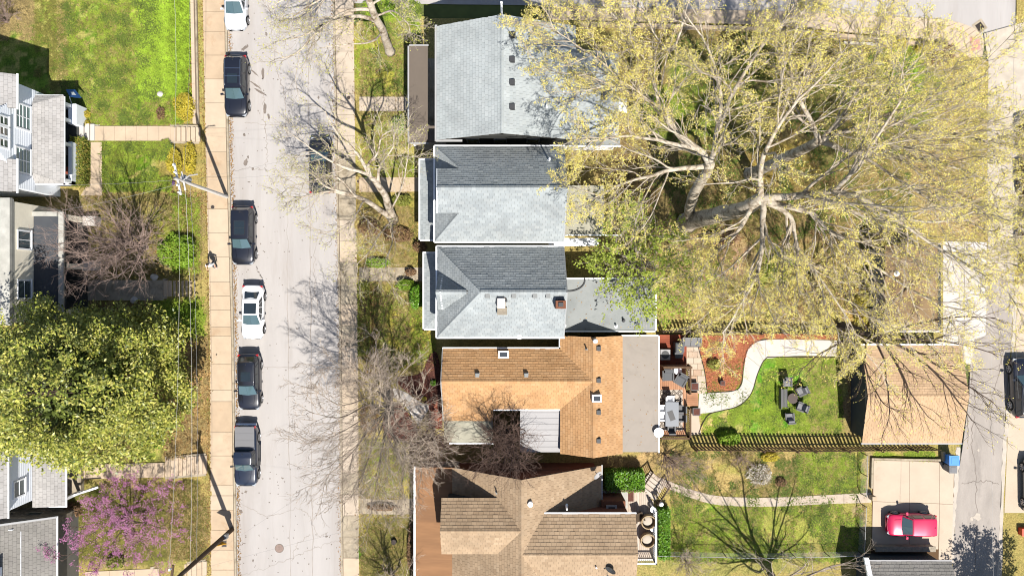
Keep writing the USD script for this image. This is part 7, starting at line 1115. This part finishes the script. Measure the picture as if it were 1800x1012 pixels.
# evergreen magnolia: rounded crown filled with leaf clumps
b = PT(244, 656); t = Thing('magnolia_tree', 'broad dense evergreen magnolia filling the left edge', 'tree', b); c0 = b + [-.2, 0, 0]
q, r = limb([b - [0, 0, .2], b + [.1, 0, 3], b + [0, .2, 8], b + [-.1, .3, 14]], .36, .08); t.add('trunk', tubes(q[None], r[None], 9), 'bark_dark', smooth=True)
cs = []
for ox, oy, cz, rx, ry, rz, n_ in ((-.2, .2, 6.6, 5.2, 5.0, 9.0, 520), (2.2, 2.2, 4.2, 3.0, 2.6, 4.2, 130), (2.8, -1.2, 4.0, 2.8, 2.6, 4.0, 120), (-3.6, -1.6, 6.0, 3.4, 3.2, 6.5, 130), (-3.4, 2.8, 6.0, 3.2, 2.8, 6.0, 120), (.6, -3.4, 5.0, 3.4, 2.4, 5.6, 120)):
    dirs = unit(R.normal(0, 1, (n_, 3))); dirs[:, 2] = dirs[:, 2] * .9 + .15; dirs = unit(dirs); amp = .60 + .26 * meshkit.noise(dirs * 3.0 + ox, 4) + .34 * meshkit.noise(dirs * 6.5 + oy, 8)
    cs.append(c0 + [ox, oy, cz] + dirs * amp[:, None] * [rx, ry, rz] * R.uniform(.78, 1.0, (n_, 1)))
ctr = np.vstack(cs); ctr = ctr[ctr[:, 2] > b[2] + .5]; keep = meshkit.noise(ctr * .55 + 3, 12) > .34; ctr = ctr[keep]; N = len(ctr)
br = np.stack([np.stack([q[int(R.integers(3, 13))], (q[7] + c) / 2 - [0, 0, .3], c]) for c in ctr[:140]]); t.add('branches', tubes(br, np.array([[.07, .04, .012]]).repeat(len(br), 0), 4, False), 'bark_dark', kind='stuff')
npc = R.integers(40, 120, N); lf = np.repeat(ctr, npc, 0) + R.normal(0, 1, (npc.sum(), 3)) * [.30, .30, .14]; t.add('crown', flakes(lf, .10, .5, .5), 'leaf_magnolia', kind='stuff')
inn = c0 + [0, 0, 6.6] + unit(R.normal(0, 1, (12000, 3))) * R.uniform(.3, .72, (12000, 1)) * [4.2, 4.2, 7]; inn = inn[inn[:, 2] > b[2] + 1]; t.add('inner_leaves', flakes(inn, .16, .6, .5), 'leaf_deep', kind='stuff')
# --- shrubs and hedges
def shrub(label, px, py, rx, ry, h, m, n=900, size=.07, name='shrub', boxy=False, left=False, cat_='shrub', rot_=0, stems='bark_brown'):
    b = PT(px, py) if left else P(px, py, .1); ax, ay = rx / S, ry / S; t = Thing(name, label, cat_, b)
    u = R.uniform(-1, 1, (n * 3, 3)); u[:, 2] = R.uniform(0, 1, n * 3)
    if boxy: v = np.abs(u) ** 1.0; keep = (np.max(np.c_[np.abs(u[:, :2]), u[:, 2]], 1) > .82); w = u[keep][:n]; w = w + R.normal(0, .04, w.shape)
    else:
        d = unit(u * [1, 1, 1.0]); rr = .72 + .36 * meshkit.noise(d * 2.4 + px * .37, 3); w = d * (rr * R.uniform(.78, 1.02, len(d)))[:, None]; w = w[:n]
    p = np.c_[w[:, 0] * ax, w[:, 1] * ay, np.maximum(w[:, 2] * h, .02)]
    if rot_: a = math.radians(rot_); p[:, :2] = p[:, :2] @ np.array([[math.cos(a), math.sin(a)], [-math.sin(a), math.cos(a)]])
    t.add('foliage', flakes(b + p, size, .6, .55), m, kind='stuff'); k = R.integers(0, len(p), 26); e = b + p[k] * [.8, .8, .85]
    t.add('stems', tubes(np.stack([np.tile(b - [0, 0, .05], (len(k), 1)) + np.c_[p[k, :2] * .25, np.zeros(len(k))], (b + e) / 2 + [0, 0, .05], e], 1), np.array([[.018, .012, .006]]).repeat(len(k), 0), 4, False), stems, kind='stuff'); return t
def twigball(label, px, py, rx, h, m, n=70):
    b = P(px, py, .1); t = Thing('bare_shrub', label, 'shrub', b); d = unit(np.c_[R.normal(0, 1, (n, 2)), np.abs(R.normal(0, .8, n)) + .15]); q, r = grow(np.tile(b, (n, 1)), d, np.full(n, 1.0), np.full(n, .012), 5, .2, .0, .4); q = b + (q - b) * [rx / S, rx / S, h]; t.add('stems', tubes(q, r, 4, False), m, kind='stuff'); w, s = spawn(q, r, 5, .3, 1, 40, .45, .7, 0, .2, 4, .15, .006); t.add('twigs', tubes(w, s, 3, False), m, kind='stuff'); return t
shrub('bright lime bush on the left bank below the pale pole', 312, 442, 36, 36, 1.5, 'leaf_bright', 3200, .08, left=True); shrub('golden bush on the bank above the white house steps', 322, 190, 24, 28, 1.0, 'leaf_gold', 2600, .06, left=True); shrub('golden bush on the bank left of the pale pole', 308, 285, 14, 28, .9, 'leaf_gold', 1500, .06, left=True); shrub('golden bush against the pavement above the pale pole', 335, 278, 12, 32, .9, 'leaf_gold', 1500, .06, left=True)
shrub('clipped box hedge before the white house porch', 147, 287, 12, 40, 1.0, 'leaf_hedge', 5200, .055, 'hedge', True, True, 'hedge'); shrub('small green bush on the lower left bank by the steps', 318, 555, 30, 24, .8, 'leaf_bright', 900, .07, left=True); shrub('low green shrub beside the magnolia on the dry bank', 278, 765, 14, 26, .8, 'leaf_bright', 700, .07, left=True); shrub('purple flowers on the bank by the pale pole', 303, 322, 5, 4, .35, 'leaf_purple', 220, .04, left=True)
shrub('yellow green shrub beside the white house porch steps', 152, 202, 10, 8, .6, 'leaf_gold', 500, .05, left=True); shrub('second yellow shrub beside the white house porch', 153, 218, 9, 7, .5, 'leaf_gold', 420, .05, left=True); shrub('olive bush under the redbud near the lower steps', 205, 985, 18, 14, .9, 'leaf_olive', 900, .07, left=True); shrub('brown scrubby bush beside the stone-based house', 130, 895, 18, 16, .9, 'leaf_rust', 900, .06, left=True); shrub('grey twiggy shrub at the bank left of the golden bush', 285, 200, 9, 13, .6, 'leaf_rust', 420, .05, left=True)
shrub('dark evergreen bush by the walk of the grey hip house', 732, 520, 12, 26, 1.3, 'leaf_box', 1500, .06); shrub('lime bush beside the front walk of the hip house', 715, 500, 18, 12, 1.0, 'leaf_bright', 900, .07); shrub('lime ground shrub in the yard between the two street trees', 664, 462, 24, 10, .6, 'leaf_bright', 900, .06); shrub('dark brown tangled shrub below the forked street tree', 700, 412, 32, 16, .9, 'leaf_rust', 1400, .05); shrub('dark shrub at the pavement below the forked street tree', 650, 400, 22, 18, .9, 'leaf_rust', 1100, .05); shrub('rounded green shrub by the porch of the gable fronted house', 712, 288, 16, 16, .8, 'leaf_olive', 1000, .06); shrub('green shrub under the street tree by the blue-grey porch', 702, 220, 16, 16, .9, 'leaf_box', 1000, .06); shrub('small olive shrub by the second front walk', 708, 352, 20, 12, .7, 'leaf_olive', 900, .06); shrub('tangled brown shrub in the gap beside the hip house porch', 738, 434, 14, 10, 1.1, 'leaf_rust', 700, .05); shrub('dark shrub at the foot of the hip house porch', 722, 478, 12, 8, .8, 'leaf_rust', 500, .05); shrub('ivy strip along the pavement by the bare grey tree', 640, 560, 10, 62, .5, 'leaf_olive', 1600, .06, boxy=True); shrub('brown shrub at the foot of the bare grey tree', 650, 735, 20, 30, .8, 'leaf_rust', 1200, .05); shrub('dark shrub along the porch of the brown-roofed house', 724, 960, 9, 50, 1.0, 'leaf_rust', 1500, .05); shrub('dark low hedge beside the lower front walk', 672, 890, 32, 6, .8, 'leaf_rust', 900, .05); shrub('bright green shrub at the top front yard', 695, 14, 20, 18, .9, 'leaf_bright', 1100, .07); shrub('yellow flowering plant in the dark mulch by the orange house', 746, 700, 5, 4, .4, 'leaf_gold', 220, .05); shrub('small green plant at the wall of the orange house', 762, 672, 6, 6, .5, 'leaf_box', 300, .05)
shrub('dense dark green hedge beside the pale deck', 1094, 838, 33, 17, 1.6, 'leaf_box', 5600, .065, 'hedge', True, cat_='hedge'); shrub('clipped green hedge along the white deck railing', 1164, 932, 10, 42, 1.1, 'leaf_box', 4600, .06, 'hedge', True, cat_='hedge'); shrub('green bush growing through the brown picket fence', 1280, 768, 25, 14, 1.3, 'leaf_bright', 1500, .07); shrub('round green bush behind the blue-grey house, upper one', 1152, 187, 18, 14, 1.1, 'leaf_bright', 1400, .07); shrub('round green bush behind the blue-grey house, lower one', 1166, 220, 22, 16, 1.2, 'leaf_olive', 1500, .07); shrub('pale flowering shrub in the red mulch bed', 1254, 640, 14, 10, .8, 'leaf_olive', 420, .06)
shrub('clump of grassy leaves in the dry yard', 1352, 802, 18, 10, .6, 'leaf_gold', 600, .06); shrub('small dark bush on the dry yard by the walk', 1372, 846, 11, 9, .6, 'leaf_rust', 420, .05)
t = twigball('round white-leaved bush on the dry yard', 1333, 832, 24, 1.1, 'bark_pale', 60); t.add('foliage', flakes(P(1333, 832, .1) + unit(np.c_[R.normal(0, 1, (520, 2)), np.abs(R.normal(0, 1, 520))]) * R.uniform(.75, 1, (520, 1)) * [1.0, .8, .9], .06, .7), 'leaf_white', kind='stuff')
for px, py, rx, ry, h, lb in ((1380, 68, 22, 9, 1.5, 'rounded clipped bush behind the top wall, leftmost of four'), (1425, 66, 16, 9, 1.3, 'rounded clipped bush behind the top wall, second of four'), (1568, 80, 26, 9, 1.5, 'rounded clipped bush behind the top wall, third of four'), (1622, 86, 20, 9, 1.4, 'rounded clipped bush behind the top wall, rightmost of four')): shrub(lb, px, py, rx, ry, h, 'leaf_gold', 1800, .06)
shrub('dark evergreen shrub at the rounded corner pavement', 1650, 98, 24, 20, 1.6, 'leaf_rust', 1600, .06); shrub('bright green spring bush by the top yard corner', 1582, 125, 30, 34, 1.2, 'leaf_bright', 1600, .07); shrub('green patch of shrub under the great tree', 1340, 112, 34, 22, .8, 'leaf_olive', 1100, .07); shrub('lime shrub in the yard below the great tree', 1372, 472, 36, 28, 1.1, 'leaf_lime', 1600, .07); shrub('brown bramble thicket under the great tree trunk', 1262, 420, 40, 14, 1.0, 'leaf_rust', 1400, .06); shrub('golden brush beside the old garage', 1512, 545, 14, 34, 1.0, 'leaf_gold', 1200, .06); shrub('dark scrub beside the tan garage wall', 1500, 640, 10, 30, .9, 'leaf_rust', 900, .05)
for k, (py, ry, lb) in enumerate(((240, 40, 'dark brown hedge along the right edge, top one'), (320, 44, 'dark brown hedge along the right edge, middle one'), (425, 66, 'dark brown hedge along the right edge, bottom one'))): shrub(lb, 1799, py, 17, ry, 2.0, 'leaf_rust', 3600, .06, 'hedge', cat_='hedge')
